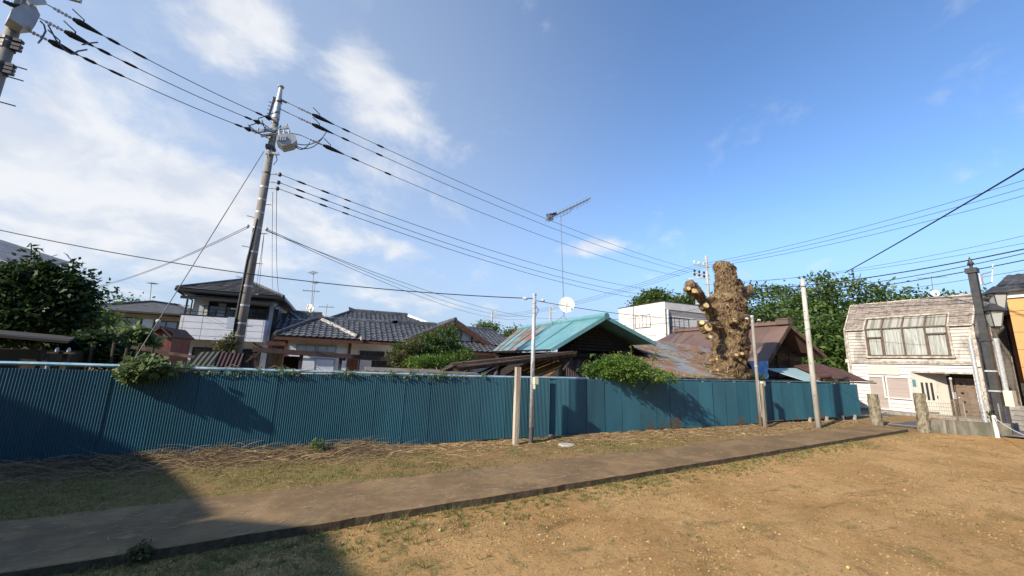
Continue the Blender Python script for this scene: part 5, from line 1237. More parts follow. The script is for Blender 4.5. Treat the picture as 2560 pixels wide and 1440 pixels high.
for i, (y0, y1) in enumerate(((765, 800), (790, 812), (820, 838))):
    wire(P(1770, y0, 32), P(1480, y1, 20), .25, .010, ('upper', 'middle', 'lower')[i]+' of the wires crossing in front of the pale modern block', group='wires over the modern block')
# ------------------------------------------------------------------ antennas
AL = mat('antenna_metal', (.26, .27, .28), None, rough=.4, metal=.5); DISH = mat('dish_white', (.72, .71, .64), (.66, .65, .58), 3, .5)
def yagi(parent, a, b, el, n, r_=.009, up=(0, 0, 1), cross=False):
    a, b = Vector(a), Vector(b); d = (b-a).normalized(); s_ = d.cross(Vector(up)).normalized(); bm = part('boom', MB().beam(a, b, .03, .03), AL, parent)
    for i in range(n):
        p = a.lerp(b, (i+.3)/n); part('element', MB().tube([p-s_*el/2*(1-.15*i/n), p+s_*el/2*(1-.15*i/n)], r_, 4), AL, bm)
        if cross:
            for t_ in (-1, 1): w_ = (s_*.45+Vector((0, 0, t_*.9))+d*.25)*el*.32; part('element', MB().tube([p-w_, p+w_], r_*.8, 4), AL, bm)
    return bm
def dish(parent, c, dirv, rad):
    c = Vector(c); d = Vector(dirv).normalized(); x = d.cross(Vector((0, 0, 1))).normalized(); y = x.cross(d); vs = [c]; fs = []; K, N = 4, 20
    for k_ in range(1, K+1):
        for i in range(N):
            a = 2*math.pi*i/N; r_ = rad*k_/K; vs.append(c+x*r_*math.cos(a)+y*r_*1.08*math.sin(a)+d*(.22*rad*(k_/K)**2))
    for i in range(N): fs.append((0, 1+i, 1+(i+1) % N))
    for k_ in range(K-1):
        for i in range(N): a = 1+k_*N+i; b = 1+k_*N+(i+1) % N; fs.append((a, a+N, b+N, b))
    mb = MB(); mb.add(vs, fs); mb.smooth = True; o = part('dish', mb, DISH, parent)
    lb = c-y*rad*1.0+d*.1*rad; tip = c+d*rad*.95-y*rad*.35; part('feed_arm', MB().tube([lb, tip], .014, 5), AL, o); part('feed_head', MB().tube([tip, tip+y*.10], .04, 8), DISH, o)
    return o
# tall mast with long antenna and dish on the teal roof
mbase = Vector((14.35, 5.2, 3.98)); top = V(1402, 540, 5.2)
an = thing('antenna_mast', 'tall thin mast with long comb antenna and white satellite dish on the teal roof', 'antenna', mbase)
mbase2 = V(1410, 770, 5.2)
part('mast', MB().tube([Vector((mbase2.x, 5.2, mbase2.z-.4)), Vector((top.x, 5.2, top.z))], [.02, .016], 8), AL, an)
yagi(an, V(1366, 549, 5.3), V(1476, 496, 5.0), .6, 13, .014, cross=True)
part('reflector', MB().beam(V(1371, 534, 5.3), V(1377, 552, 5.3), .05, .3), AL, an)
part('support_arm', MB().tube([V(1402, 542, 5.2), V(1425, 530, 5.2), V(1431, 519, 5.15)], .012, 5), AL, an)
part('balun_box', MB().beam(V(1378, 537, 5.25), V(1390, 533, 5.25), .12, .1), BLACK, an)
for k_ in range(3):
    a = 2.1*k_+.4; part('tripod_leg', MB().tube([Vector((mbase2.x, 5.2, mbase2.z-.35)), Vector((mbase2.x+.42*math.cos(a), 5.2+.42*math.sin(a), 3.92))], .016, 5), AL, an)
dv_ = (CAM-mbase).normalized(); dish(an, V(1416, 763, 5.05), Vector((-.55, -1, .3)), .36)
# antennas of the tiled bungalow
q = V(776, 800, 12.6); tp = V(784, 680, 12.6)
a2 = thing('antenna_mast', 'taller antenna mast with two small white dishes on the tiled roof', 'antenna', (q.x, q.y, q.z))
part('mast', MB().tube([Vector((q.x+.02, q.y, q.z-.1)), Vector((tp.x, q.y, tp.z))], .02, 6), AL, a2)
yagi(a2, V(776, 684, 12.6), V(791, 679, 12.4), .5, 6); yagi(a2, V(757, 726, 12.6), V(800, 729, 12.6), .9, 5, .008)
dish(a2, V(773, 768, 12.5), Vector((-.4, -1, .35)), .17); dish(a2, V(779, 775, 12.7), Vector((-.4, -1, .35)), .15)
for k_ in range(3):
    a = 2.1*k_; part('tripod_leg', MB().tube([Vector((q.x+.02, q.y, q.z+.35)), Vector((q.x+.3*math.cos(a), q.y+.3*math.sin(a), q.z-.12))], .014, 5), AL, a2)
b3 = V(780, 790, 13.2); t3 = V(788, 706, 13.2); a3 = thing('antenna_mast', 'shorter antenna mast just right of the twin dishes on the tiled roof', 'antenna', (b3.x, b3.y, b3.z))
part('mast', MB().tube([b3-Vector((0, 0, .3)), t3], .016, 6), AL, a3); yagi(a3, V(784, 708, 13.2), V(796, 704, 13.0), .4, 5)
b4 = V(814, 790, 14.5); t4 = V(818, 760, 14.5); a4 = thing('antenna_mast', 'small flat antenna on the tiled roof left of the dark upper ridge', 'antenna', (b4.x, b4.y, b4.z))
part('mast', MB().tube([b4-Vector((0, 0, .3)), t4], .016, 6), AL, a4); yagi(a4, V(797, 767, 14.6), V(836, 768, 14.6), .7, 6, .008)
# aerial on the clapboard house roof
c5 = U(2332, 735, 34); t5 = U(2328, 690, 34); a5 = thing('antenna_mast', 'thin aerial with small white dish on the white clapboard house roof', 'antenna', (c5.x, c5.y, c5.z))
part('mast', MB().tube([Vector((34, c5.y, 6.0)), t5], .016, 6), AL, a5); yagi(a5, U(2293, 696, 34), U(2368, 692, 34), .35, 8, .008); dish(a5, U(2337, 734, 33.6), Vector((-1, -.6, .4)), .18)
c6 = U(2480, 700, 33.6); a6 = thing('rooftop_aerial', 'cluster of small aerials on a bracket beside the lantern post', 'antenna', (c6.x, c6.y, c6.z))
part('mast', MB().tube([U(2482, 660, 30), U(2480, 705, 30)], .02, 6), WHITEPAINT, a6); yagi(a6, U(2440, 690, 30), U(2483, 678, 30), .35, 7, .01); part('bracket', MB().tube([U(2480, 705, 30), U(2460, 712, 30)], .02, 6), AL, a6)
# ------------------------------------------------------------------ foliage tools
def leaf_verts(pts, size, jit=.35, up=.5, aspect=.5, outward=None):
    """one folded rhombus per point"""
    n = len(pts); d = rng.normal(size=(n, 3)); d[:, 2] *= .7
    if outward is not None: d += outward*.8
    d /= np.linalg.norm(d, axis=1, keepdims=True)+1e-9
    nn = rng.normal(size=(n, 3)); nn[:, 2] += up*2.2
    s = np.cross(d, nn); s /= np.linalg.norm(s, axis=1, keepdims=True)+1e-9
    nr = np.cross(s, d)
    L = size*(1+jit*rng.uniform(-1, 1, n))[:, None]; Wd = L*aspect*.5
    a = pts; b = pts+d*L*.45+s*Wd+nr*L*.06; c = pts+d*L-nr*L*.08; e = pts+d*L*.45-s*Wd+nr*L*.06
    return np.stack([a, b, c, e], 1).reshape(-1, 3)
def leaf_mesh(name, pts, size, m, org, **kw):
    v = leaf_verts(np.asarray(pts), size, **kw); return rawmesh(name, v, np.arange(len(v)), 4, m, org)
def clump_points(blobs, n_clumps, per, spread, inner=.55):
    """blobs: (cx,cy,cz,rx,ry,rz,weight). Clump centres towards the shells, leaves around each"""
    B = np.array([b[:6] for b in blobs], float); wgt = np.array([b[6] if len(b) > 6 else b[3]*b[4]*b[5] for b in blobs], float); wgt /= wgt.sum()
    k = rng.choice(len(B), n_clumps, p=wgt); d = rng.normal(size=(n_clumps, 3)); d /= np.linalg.norm(d, axis=1, keepdims=True)
    r = inner+(1-inner)*rng.uniform(0, 1, n_clumps)**.7
    c = B[k, :3]+d*r[:, None]*B[k, 3:6]
    sp = np.asarray(spread)*rng.uniform(.6, 1.4, (n_clumps, 1))
    p = (c[:, None, :]+rng.normal(size=(n_clumps, per, 3))*(sp[:, None, :] if np.ndim(spread) else sp[:, None, :])*np.array([1, 1, .6]))
    out = np.repeat(d, per, 0)
    return p.reshape(-1, 3), out
LDARK = leafmat('leaf_dark_evergreen', (.012, .028, .010), (.045, .085, .022), .22)
LMID = leafmat('leaf_mid_green', (.025, .06, .014), (.10, .165, .034), .3)
LBRIGHT = leafmat('leaf_bright_green', (.055, .115, .018), (.17, .27, .045), .35)
LFOREST = leafmat('leaf_forest', (.026, .06, .014), (.125, .19, .040), .3)
LOLIVE = leafmat('leaf_olive_brown', (.05, .065, .02), (.14, .14, .05), .3)
LVINE = leafmat('leaf_vine', (.06, .10, .03), (.19, .25, .10), .35)
BARK = mat('tree_bark', (.075, .055, .04), (.045, .034, .026), 9, .9, 0, .7, 40, stretch=(1, 1, .3))
def tree(name, label, cat, base, blobs, n_cl, per, spread, leaf, m, trunk_r=.12, group=None, limbs=6, up=.5, inner=.55, aspect=.5):
    base = Vector(base); o = thing(name, label, cat, base, group)
    pts, out = clump_points(blobs, n_cl, per, spread, inner)
    pts[:, 2] = np.maximum(pts[:, 2], base.z+.05)
    me = leaf_mesh('crown', pts, leaf, m, base, up=up, outward=out, aspect=aspect); c = bpy.data.objects.new('crown', me); COL.objects.link(c); c.parent = o; c['kind'] = 'stuff'
    bl = sorted(blobs, key=lambda b: -b[3])[:limbs]; top = Vector((bl[0][0], bl[0][1], bl[0][2]))
    mid = base.lerp(top, .5)+Vector((random.uniform(-.1, .1), random.uniform(-.1, .1), 0))
    mb = MB(); mb.tube([base-Vector((0, 0, .1)), base.lerp(mid, .5), mid, top], [trunk_r*1.2, trunk_r, trunk_r*.75, trunk_r*.3], 8); part('trunk', mb, BARK, o)
    for b in bl[1:]:
        e = Vector(b[:3]); q = base.lerp(mid, random.uniform(.5, 1)); part('limb', MB().tube([q, q.lerp(e, .5)+Vector((0, 0, .15*b[5])), e], [trunk_r*.5, trunk_r*.35, trunk_r*.12], 6), BARK, o)
    return o
# ------------------------------------------------------------------ the pruned giant trunk
T0 = Vector((19.55, 1.15, 0)); tv = 1.15
def m_fibre():
    m = bpy.data.materials.new('fibrous_trunk'); m.use_nodes = True; k = NT(m.node_tree); bs = m.node_tree.nodes['Principled BSDF']
    pos = k.n('ShaderNodeNewGeometry').outputs['Position']; pv = k.vmath('MULTIPLY', pos, (1, 1, .55))
    a = k.noise(pv, 3.5, 6, .7, 1.6); b = k.noise(pos, 22, 5, .7, 1.)
    c = k.mix(k.ramp(a, .36, .66), (.075, .045, .023), (.27, .185, .10)); c = k.mix(k.math('MULTIPLY', k.ramp(b, .45, .75), .6), c, (.36, .27, .165))
    k.put(bs.inputs['Base Color'], c); bs.inputs['Roughness'].default_value = .95; bs.inputs['Specular IOR Level'].default_value = .1
    bn = k.n('ShaderNodeBump', ins={'Strength': 1., 'Distance': .06, 'Height': k.math('ADD', a, b)}); k.put(bs.inputs['Normal'], bn.outputs[0]); return m
FIB = m_fibre(); CUT = mat('fresh_cut_wood', (.66, .50, .26), (.50, .36, .17), 14, .8)
tt = thing('pruned_tree', 'massive shaggy tree trunk cut back to stubs behind the fence', 'tree', T0)
def lumpy(path, radii, nr, nl, amp, seed, fr=2.2):
    """displaced tube along a path; returns builder and surface samples"""
    pts = [Vector(p) for p in path]; L = [0]
    for i in range(1, len(pts)): L.append(L[-1]+(pts[i]-pts[i-1]).length)
    vs = []; nrm = []
    for j in range(nl+1):
        s = L[-1]*j/nl; i = 0
        while i < len(L)-2 and s > L[i+1]: i += 1
        t = (s-L[i])/(L[i+1]-L[i]); p = pts[i].lerp(pts[i+1], t); r = radii[i]+(radii[i+1]-radii[i])*t
        d = (pts[i+1]-pts[i]).normalized(); x = d.orthogonal().normalized() if abs(d.z) < .95 else Vector((1, 0, 0)); x = (x-d*x.dot(d)).normalized(); y = d.cross(x)
        for k_ in range(nr):
            a = 2*math.pi*k_/nr; n_ = x*math.cos(a)+y*math.sin(a); q = p+n_*r
            h = amp*(1.05*mnoise.noise(Vector((q.x, q.y, q.z*1.15))*fr*.95+Vector((seed, 0, 0)))+.55*mnoise.noise(q*fr*2.4+Vector((0, seed, 0)))+.35*mnoise.noise(Vector((q.x*fr*6, q.y*fr*6, q.z*fr*3))+Vector((seed, 3, 0)))+.25*abs(mnoise.noise(Vector((q.x*11, q.y*11, q.z*5)))))
            vs.append(q+n_*h); nrm.append(n_)
    fs = [(j*nr+k_, j*nr+(k_+1) % nr, (j+1)*nr+(k_+1) % nr, (j+1)*nr+k_) for j in range(nl) for k_ in range(nr)]
    fs += [tuple(range(nl*nr, nl*nr+nr))]
    mb = MB(); mb.add(vs, fs); return mb, vs, nrm
# centre line and half widths traced from the silhouette on the plane of the trunk
def cl(pxl, pxr, py):
    a, b = V(pxl, py, tv), V(pxr, py, tv); return (a+b)/2, (b.x-a.x)/2*.80
prof = [(1783, 1866, 945), (1778, 1862, 900), (1782, 1866, 850), (1766, 1868, 800), (1768, 1862, 762), (1784, 1856, 735), (1786, 1840, 700), (1784, 1836, 672), (1790, 1832, 660)]
path = []; rad = []
for a, b, y in prof: p, r = cl(a, b, y); path.append(p); rad.append(r*.74)
path = [Vector((path[0].x, tv, -.05))]+path; rad = [rad[0]*1.08]+rad
mb, tvs, tns = lumpy(path, rad, 90, 210, .17, 3.0, 2.6); trunk = part('trunk', mb, FIB, tt)
def stub(name, px, r_px, seed, fr=2.6):
    pth = []; rd = []
    for (x, y, vv, w_) in px: q = V(x, y, vv); pth.append(q); rd.append(w_)
    mb, a, b = lumpy(pth, [q_*.8 for q_ in rd], 36, 44, .08, seed, fr); return part(name, mb, FIB, tt), a, b
allv, alln = list(tvs), list(tns)
for nm, px, seed in (('limb_stub', [(1800, 790, 1.1, .20), (1772, 770, 1.05, .17), (1752, 748, .95, .22), (1738, 728, .85, .30), (1722, 708, .8, .22)], 9.),
                     ('limb_stub', [(1845, 770, 1.1, .30), (1846, 740, 1.1, .28), (1844, 715, 1.1, .26), (1846, 702, 1.1, .24)], 14.),
                     ('limb_stub', [(1850, 745, 1.1, .2), (1868, 728, 1.1, .17), (1876, 718, 1.1, .12)], 21.),
                     ('limb_stub', [(1800, 815, 1.0, .18), (1772, 812, .75, .14), (1768, 818, .55, .15)], 25.),
                     ('limb_stub', [(1845, 890, 1.0, .12), (1856, 884, .6, .07), (1860, 884, .5, .06)], 31.)):
    _, a, b = stub(nm, px, 0, seed); allv += a; alln += b
# fresh pale cuts
for (px, py, vv, r_, d) in ((1771, 818, .52, .15, (-.3, -1, .1)), (1766, 763, .62, .11, (-.2, -1, .3)), (1755, 806, .62, .09, (-.7, -.8, .3)), (1735, 727, .52, .09, (-.3, -1, .1)), (1741, 728, .50, .08, (0, -1, .2)), (1722, 721, .55, .07, (-.4, -1, 0)),
                           (1856, 884, .35, .06, (-.2, -1, .1)), (1842, 887, .30, .06, (-.2, -1, .1)), (1776, 842, .45, .06, (-.6, -1, 0)), (1837, 800, .3, .08, (0, -1, .2)), (1795, 925, .42, .05, (0, -1, .2)), (1793, 898, .45, .05, (0, -1, .2)), (1862, 900, .5, .05, (.2, -1, .1))):
    q = V(px, py, vv); d = Vector(d).normalized(); part('cut_face', MB().tube([q+d*.01, q-d*.10, q-d*.3], [r_, r_*1.06, r_*.9], 12), CUT, tt); part('cut_collar', MB().tube([q-d*.02, q-d*.25], [r_*1.2, r_*1.6], 12), FIB, tt)
# hanging fibres and twigs over the bark
av = np.array([tuple(q) for q in allv]); an_ = np.array([tuple(q) for q in alln]); n = 5000
k = rng.integers(0, len(av), n); st = av[k]+an_[k]*.01; dn = rng.normal(size=(n, 3))*.5+np.array([0, 0, -.75]); dn -= an_[k]*(dn*an_[k]).sum(1, keepdims=True)*.8
dn /= np.linalg.norm(dn, axis=1, keepdims=True); ln = rng.uniform(.06, .26, n)[:, None]; sd_ = np.cross(dn, an_[k]); sd_ /= np.linalg.norm(sd_, axis=1, keepdims=True)+1e-9; wd = rng.uniform(.004, .012, n)[:, None]
mid = st+dn*ln*.5+an_[k]*ln*rng.uniform(.02, .22, n)[:, None]; en = st+dn*ln+an_[k]*ln*rng.uniform(-.05, .2, n)[:, None]
vv_ = np.stack([st-sd_*wd, st+sd_*wd, mid+sd_*wd, mid-sd_*wd, en+sd_*wd*.4, en-sd_*wd*.4], 1).reshape(-1, 3); b6 = np.arange(n)[:, None]*6
ff = np.concatenate([b6+np.array([0, 1, 2, 3]), b6+np.array([3, 2, 4, 5])], 1).reshape(-1, 4)
FIBS = leafmat('fibre_strands', (.09, .055, .028), (.38, .28, .16), .1)
me = rawmesh('fibres', vv_, ff, 4, FIBS, T0); o = bpy.data.objects.new('fibres', me); COL.objects.link(o); o.parent = tt; o['kind'] = 'stuff'
# sprouts at the foot of the trunk
pts, out = clump_points([(20.1, .75, 1.80, .9, .35, .14), (20.9, .6, 1.78, .5, .2, .1)], 150, 9, .06)
solo_me = leaf_mesh('foot_sprouts', pts, .06, LMID, (20.1, .7, 1.7), outward=out); o = bpy.data.objects.new('foot_sprouts', solo_me); COL.objects.link(o); o.location = (20.1, .7, 1.7); tag(o, 'small green sprouts at the foot of the pruned trunk', 'shoots', kind='stuff')
# ------------------------------------------------------------------ shrubs and near trees
def blobs_px(lst, v, dy=None):
    out = []
    for (px, py, rx, rz) in lst:
        q = V(px, py, v); e = V(px+rx, py, v); z = V(px, py-rz, v); w_ = abs(e.x-q.x); out.append((q.x, q.y+random.uniform(-.2, .2)*w_, q.z, w_, (dy or .8)*w_, abs(z.z-q.z)))
    return out
# rounded clipped tree before the gable
tree('garden_shrub', 'rounded green garden tree in front of the tiled gable', 'tree', (9.3, 6.4, 0), blobs_px([(1070, 870, 45, 35), (1110, 850, 35, 30), (1120, 826, 22, 14), (1020, 880, 40, 25), (1090, 895, 65, 22), (1040, 900, 60, 20), (1130, 880, 30, 25)], 6.4), 480, 34, .11, .095, LMID, .12, inner=.5)
tree('garden_shrub', 'yellow-green leafy bush below the rounded garden tree', 'shrub', (9.6, 5.2, 0), blobs_px([(1090, 905, 45, 14), (1150, 892, 30, 16), (1050, 908, 40, 12), (1165, 885, 14, 10)], 5.2), 150, 22, .10, .10, LBRIGHT, .06)
tree('garden_shrub', 'browning patch of shrub left of the rounded garden tree', 'shrub', (8.3, 5.9, 0), blobs_px([(1000, 890, 28, 22), (1035, 865, 26, 18), (1000, 905, 30, 14)], 5.9), 130, 20, .10, .09, LOLIVE, .06)
# bush hanging over the fence in the middle
tree('fence_bush', 'bright green bush hanging over the fence right of the teal shed', 'shrub', (14.6, .75, 0), blobs_px([(1550, 922, 60, 26), (1588, 915, 28, 18), (1500, 928, 36, 16), (1550, 900, 34, 14), (1565, 945, 34, 11), (1520, 908, 24, 12)], .12, .75)+[(13.5, -.42, 1.86, .35, .28, .16), (14.1, -.5, 1.80, .4, .3, .18), (14.6, -.42, 1.74, .3, .3, .14)], 400, 24, .075, .078, LBRIGHT, .05, up=.4)
# leafy shoots sticking out of that bush
for (x0, y0, x1, y1, lab) in ((1580, 900, 1578, 868, 'tall leafy shoot rising above the bright green fence bush'), (1500, 905, 1478, 885, 'left leafy shoot of the bright green fence bush'), (1630, 905, 1640, 880, 'right leafy shoot of the bright green fence bush')):
    a, b = V(x0, y0, .6), V(x1, y1, .6); o = thing('leafy_shoot', lab, 'shoot', a); part('stem', MB().tube([a, b], .008, 5), BARK, o)
    pp = np.array([tuple(a.lerp(b, t)) for t in np.linspace(.1, 1, 24)]); pp += rng.normal(size=pp.shape)*.03; me = leaf_mesh('leaves', pp, .10, LBRIGHT, a); q = bpy.data.objects.new('leaves', me); COL.objects.link(q); q.parent = o; q['kind'] = 'stuff'
# vine clump spilling over the fence at left
tree('vine_clump', 'leafy vine clump spilling over the blue fence at left', 'vine', (1.6, .16, 1.5), blobs_px([(350, 926, 32, 15), (378, 918, 26, 14), (335, 942, 26, 12), (395, 926, 16, 10), (365, 908, 22, 8), (312, 950, 12, 8)], -.12, .9)+[(1.65, -.30, 1.72, .22, .14, .08), (1.95, -.2, 1.70, .14, .12, .06)], 200, 15, .055, .12, LVINE, .02, up=.15, aspect=.75)
# creeper along the rail
pts = []
for i in range(1500):
    x = rng.uniform(2.1, 8.6); dz = rng.normal()*.035; keep = mnoise.noise((x*1.7, 1, 0)) > .05
    if keep: pts.append((x, rng.normal()*.05+.02, railz(x)+dz+.02+.05*mnoise.noise((x*3, 2, 0))))
for i in range(260):
    x = rng.uniform(2.3, 8); z = ftop(x)+.02-abs(rng.normal())*.05; pts.append((x, -.03, z))
cr = thing('creeper', 'straggling green creeper along the pale fence rail', 'vine', (5, 0, 1.7)); me = leaf_mesh('leaves', np.array(pts), .055, LVINE, (5, 0, 1.7), up=.3, aspect=.7); o = bpy.data.objects.new('leaves', me); COL.objects.link(o); o.parent = cr; o['kind'] = 'stuff'
for i in range(16):
    x = 2.2+i*.4; q = [Vector((x+.12*j+random.uniform(-.05, .05), random.uniform(-.04, .05), railz(x)+random.uniform(-.04, .10))) for j in range(5)]; part('tendril', MB().tube(q, .006, 4), mat('dry_tendril', (.20, .17, .09), None, rough=.9), cr)
for (px, py, lab) in ((690, 940, 'a'), (870, 918, 'b')):
    pass
tree('pole_foot_shrub', 'small twiggy shrub at the foot of the tall utility pole', 'shrub', (2.0, 2.4, 0), blobs_px([(565, 862, 22, 16), (580, 850, 16, 14), (550, 872, 18, 10)], 2.4), 90, 16, .06, .055, LOLIVE, .03)
# dark tree at the left edge
tree('dark_evergreen', 'large dark evergreen tree at the left edge', 'tree', (-6.2, 4.6, 0), blobs_px([(90, 760, 90, 80), (30, 720, 60, 50), (140, 720, 60, 45), (170, 700, 30, 24), (190, 735, 36, 32), (75, 690, 50, 30), (60, 820, 100, 40), (170, 790, 50, 40), (10, 790, 50, 60), (85, 645, 16, 26)], 4.6, .8), 620, 34, .20, .15, LDARK, .22, limbs=8, inner=.45)
for (x0, y0, x1, y1, lab) in ((80, 690, 78, 610, 'tallest leafy shoot on top of the dark evergreen'), (118, 690, 122, 652, 'small leafy shoot on the right top of the dark evergreen'), (178, 690, 184, 650, 'thin leafy shoot at the right shoulder of the dark evergreen')):
    a, b = V(x0, y0, 4.4), V(x1, y1, 4.4); o = thing('leafy_shoot', lab, 'shoot', a); part('stem', MB().tube([a, b], .012, 5), BARK, o)
    pp = np.array([tuple(a.lerp(b, t)) for t in np.linspace(.1, 1, 60)]); pp += rng.normal(size=pp.shape)*np.array([.13, .08, .05])*(np.linspace(1.2, .5, 60)[:, None] if x0 < 100 else .5); me = leaf_mesh('leaves', pp, .16, LDARK, a, aspect=.35); q = bpy.data.objects.new('leaves', me); COL.objects.link(q); q.parent = o; q['kind'] = 'stuff'
# climbing plants on frames left of the two-storey house
tree('trellis_vine', 'sprawling vine on rough poles left of the two-storey house', 'vine', (-2.0, 4.0, 0), blobs_px([(300, 860, 40, 20), (335, 845, 30, 20), (260, 875, 40, 18), (310, 885, 50, 16), (360, 868, 22, 20)], 4.0), 230, 18, .12, .15, LVINE, .04, aspect=.7)
tree('trellis_vine', 'dark sprawling undergrowth between the evergreen and the vine poles', 'undergrowth', (-3.2, 3.0, 0), blobs_px([(230, 860, 45, 25), (190, 880, 50, 20), (250, 890, 50, 16), (330, 895, 40, 10)], 3.0), 220, 18, .14, .13, LDARK, .04)
for i, (x0, y0, x1, y1) in enumerate(((220, 905, 232, 862), (285, 905, 286, 855), (310, 905, 318, 870), (378, 895, 384, 868), (330, 905, 350, 860))):
    a, b = V(x0, y0, 2.2), V(x1, y1, 2.2); a = Vector((a.x, a.y, 0)); solo('vine_stake', MB().tube([a, b], [.035, .025], 7), DARKWOOD, ('leftmost', 'second', 'middle', 'rightmost', 'slanting fourth')[i]+' of the rough stakes in the vine patch', 'stake', a, 'rough stakes in the vine patch')
for i, (x0, y0, x1, y1) in enumerate(((205, 835, 300, 838), (240, 858, 380, 872), (330, 868, 560, 905))):
    a, b = V(x0, y0, 3.2 if i < 2 else 2.6), V(x1, y1, 3.0 if i < 2 else 2.2); solo('pole_rail', MB().beam(a, b, .05, .07), DARKWOOD, ('upper dark rail across the vine patch', 'middle dark rail across the vine patch', 'long dark rail running from the vine patch to the utility pole')[i], 'rail', a)
# ------------------------------------------------------------------ trees far behind
def far_tree(px, py, dist, wpx, hpx, lab, seed, m=LFOREST, n_cl=760, name='broadleaf_tree', leaf=.44):
    q = P(px, py, dist); sc = dist/950*math.sqrt(1+((px-1280)/950)**2*.3); W_, H_ = wpx*sc, hpx*sc; bl = []; r = random.Random(seed)
    for i in range(11):
        a = r.uniform(0, 6.28); rr_ = r.uniform(.1, .62); bl.append((q.x+W_*rr_*math.cos(a), q.y+W_*rr_*math.sin(a), q.z-H_*r.uniform(.25, .95), W_*r.uniform(.32, .5), W_*r.uniform(.32, .5), H_*r.uniform(.2, .3)))
    bl.append((q.x, q.y, q.z-H_*.22, W_*.45, W_*.45, H_*.2)); bl.append((q.x, q.y, q.z-H_*.7, W_*.75, W_*.75, H_*.4))
    return tree(name, lab, 'tree', (q.x, q.y, 0), bl, n_cl, 26, (.62, .62, .4), leaf, m, .3, 'trees behind the houses', limbs=5, inner=.5)
FT = [(2070, 684, 56, 110, 240, 'tallest tree of the wood, behind the top of the pale concrete pole', 1), (1900, 700, 58, 90, 220, 'tree of the wood right behind the pruned trunk', 2), (1985, 728, 54, 80, 190, 'tree of the wood between the pruned trunk and the pale concrete pole', 3),
      (2190, 712, 56, 110, 200, 'tree of the wood above the left roof end of the clapboard house', 4), (2310, 722, 58, 110, 180, 'tree of the wood above the middle of the clapboard house roof', 5), (2420, 732, 60, 90, 160, 'tree of the wood left of the lantern post', 6),
      (2090, 800, 46, 80, 160, 'lower tree of the wood against the left side of the clapboard house', 7), (1640, 724, 62, 60, 90, 'tree rising over the flat roof of the pale modern block', 8), (1720, 735, 62, 60, 100, 'tree behind the left stub of the pruned trunk', 9), (1800, 730, 62, 70, 140, 'tree hidden mostly behind the pruned trunk', 10), (2010, 770, 50, 80, 170, 'middle tree of the wood above the brown gable', 12)]
for a in FT: far_tree(*a)
for (px, py, d, w_, h_, lab, sd) in ((310, 735, 46, 45, 60, 'green treetop behind the beige house roof', 21), (440, 764, 48, 40, 40, 'treetop right of the beige house', 22), (215, 772, 30, 30, 60, 'tree between the dark evergreen and the beige house', 23), (1215, 808, 52, 30, 34, 'feathery treetop above the tiled roof right of the gable', 24), (1300, 820, 50, 45, 30, 'treetop left of the teal ridge', 25)):
    far_tree(px, py, d, w_, h_, lab, sd, LMID, 150, leaf=.3)
# ------------------------------------------------------------------ beige house at the far left, small red shed, roof at the edge
bg_ = thing('beige_house', 'beige two-storey house with low grey hip roof behind the vine patch', 'house', (-6.5, 24, 0))
BEIGE = mat('beige_stucco', (.40, .315, .205), (.34, .27, .18), 2, .85, 0, .2, 60)
c = [V(220, 770, 20.6), V(445, 788, 20.6)]
mb = MB().box(-8.4, -3.9, 21.2, 27, 0, 4.25); part('wall', mb, BEIGE, bg_)
e0, e1 = Vector((-9.0, 20.5, 4.30)), Vector((-3.5, 20.5, 4.30)); f0, f1 = Vector((-9.0, 28, 4.3)), Vector((-3.5, 28, 4.3)); a1, a2 = Vector((-6.6, 23.2, 5.18)), Vector((-5.6, 24.5, 5.18))
mb = MB(); mb.add([e0, e1, f1, f0, a1, a2]+[q-Vector((0, 0, .12)) for q in (e0, e1, f1, f0)], [(0, 1, 5, 4), (1, 2, 5), (2, 3, 4, 5), (3, 0, 4), (0, 6, 7, 1), (1, 7, 8, 2), (3, 9, 6, 0), (9, 8, 7, 6)]); rb_ = part('roof', mb, TILE2, bg_)
rest = []; tile_plane(rb_, [e0, e1, a2, a1], (1, 0, 0), .29, .2, TILE_FLAT, [0], rest); tile_plane(rb_, [e1, f1, a2], (0, 1, 0), .29, .2, TILE_FLAT, [0], rest); flush_tiles(rb_, rest, TILE2)
for a, b in ((e0, a1), (e1, a2), (a1, a2)): ridge_cap(rb_, a, b, TILE2, .12, .06)
part('gutter', MB().beam(e0-Vector((0, 0, .05)), e1-Vector((0, 0, .05)), .12, .1), BRONZE, rb_)
mpB = facV(21.2)
window(bg_, mpB, -7.6, -6.2, 2.3, 3.95, 2, BRONZE, mat('pale_glass', (.30, .34, .36), None, rough=.15), .06); window(bg_, mpB, -5.6, -4.4, 2.3, 3.85, 2, BRONZE, MATS['pale_glass'], .06)
part('white_panel', fbox(MB(), mpB, -6.15, -5.65, 2.9, 3.9, 0, .03), WHITEWALL, bg_)
bal = part('balcony', MB().box(-8.1, -4.1, 20.3, 21.2, 2.1, 2.25), BRONZE, bg_); part('balcony_rail', MB().beam((-8.1, 20.32, 3.1), (-4.1, 20.32, 3.1), .06, .06), BRONZE, bal)
for i in range(30): x = -8.08+i*.137; part('baluster', MB().box(x-.015, x+.015, 20.31, 20.34, 2.25, 3.08), BRONZE, bal)
part('air_conditioner', MB().box(-8.0, -7.3, 20.5, 20.8, 2.28, 2.75), CREAMBOX, bal)
q = V(372, 770, 24); t_ = V(379, 708, 24); an7 = thing('antenna_mast', 'small dark antenna on the beige house roof', 'antenna', (q.x, q.y, 5.1)); part('mast', MB().tube([Vector((q.x, q.y, 5.0)), t_], .02, 6), AL, an7); yagi(an7, V(376, 709, 24), V(390, 708, 23.6), .5, 5, .012)
rs = thing('red_shed', 'small rust-red board shed left of the white balcony', 'shed', (-1.9, 9, 0))
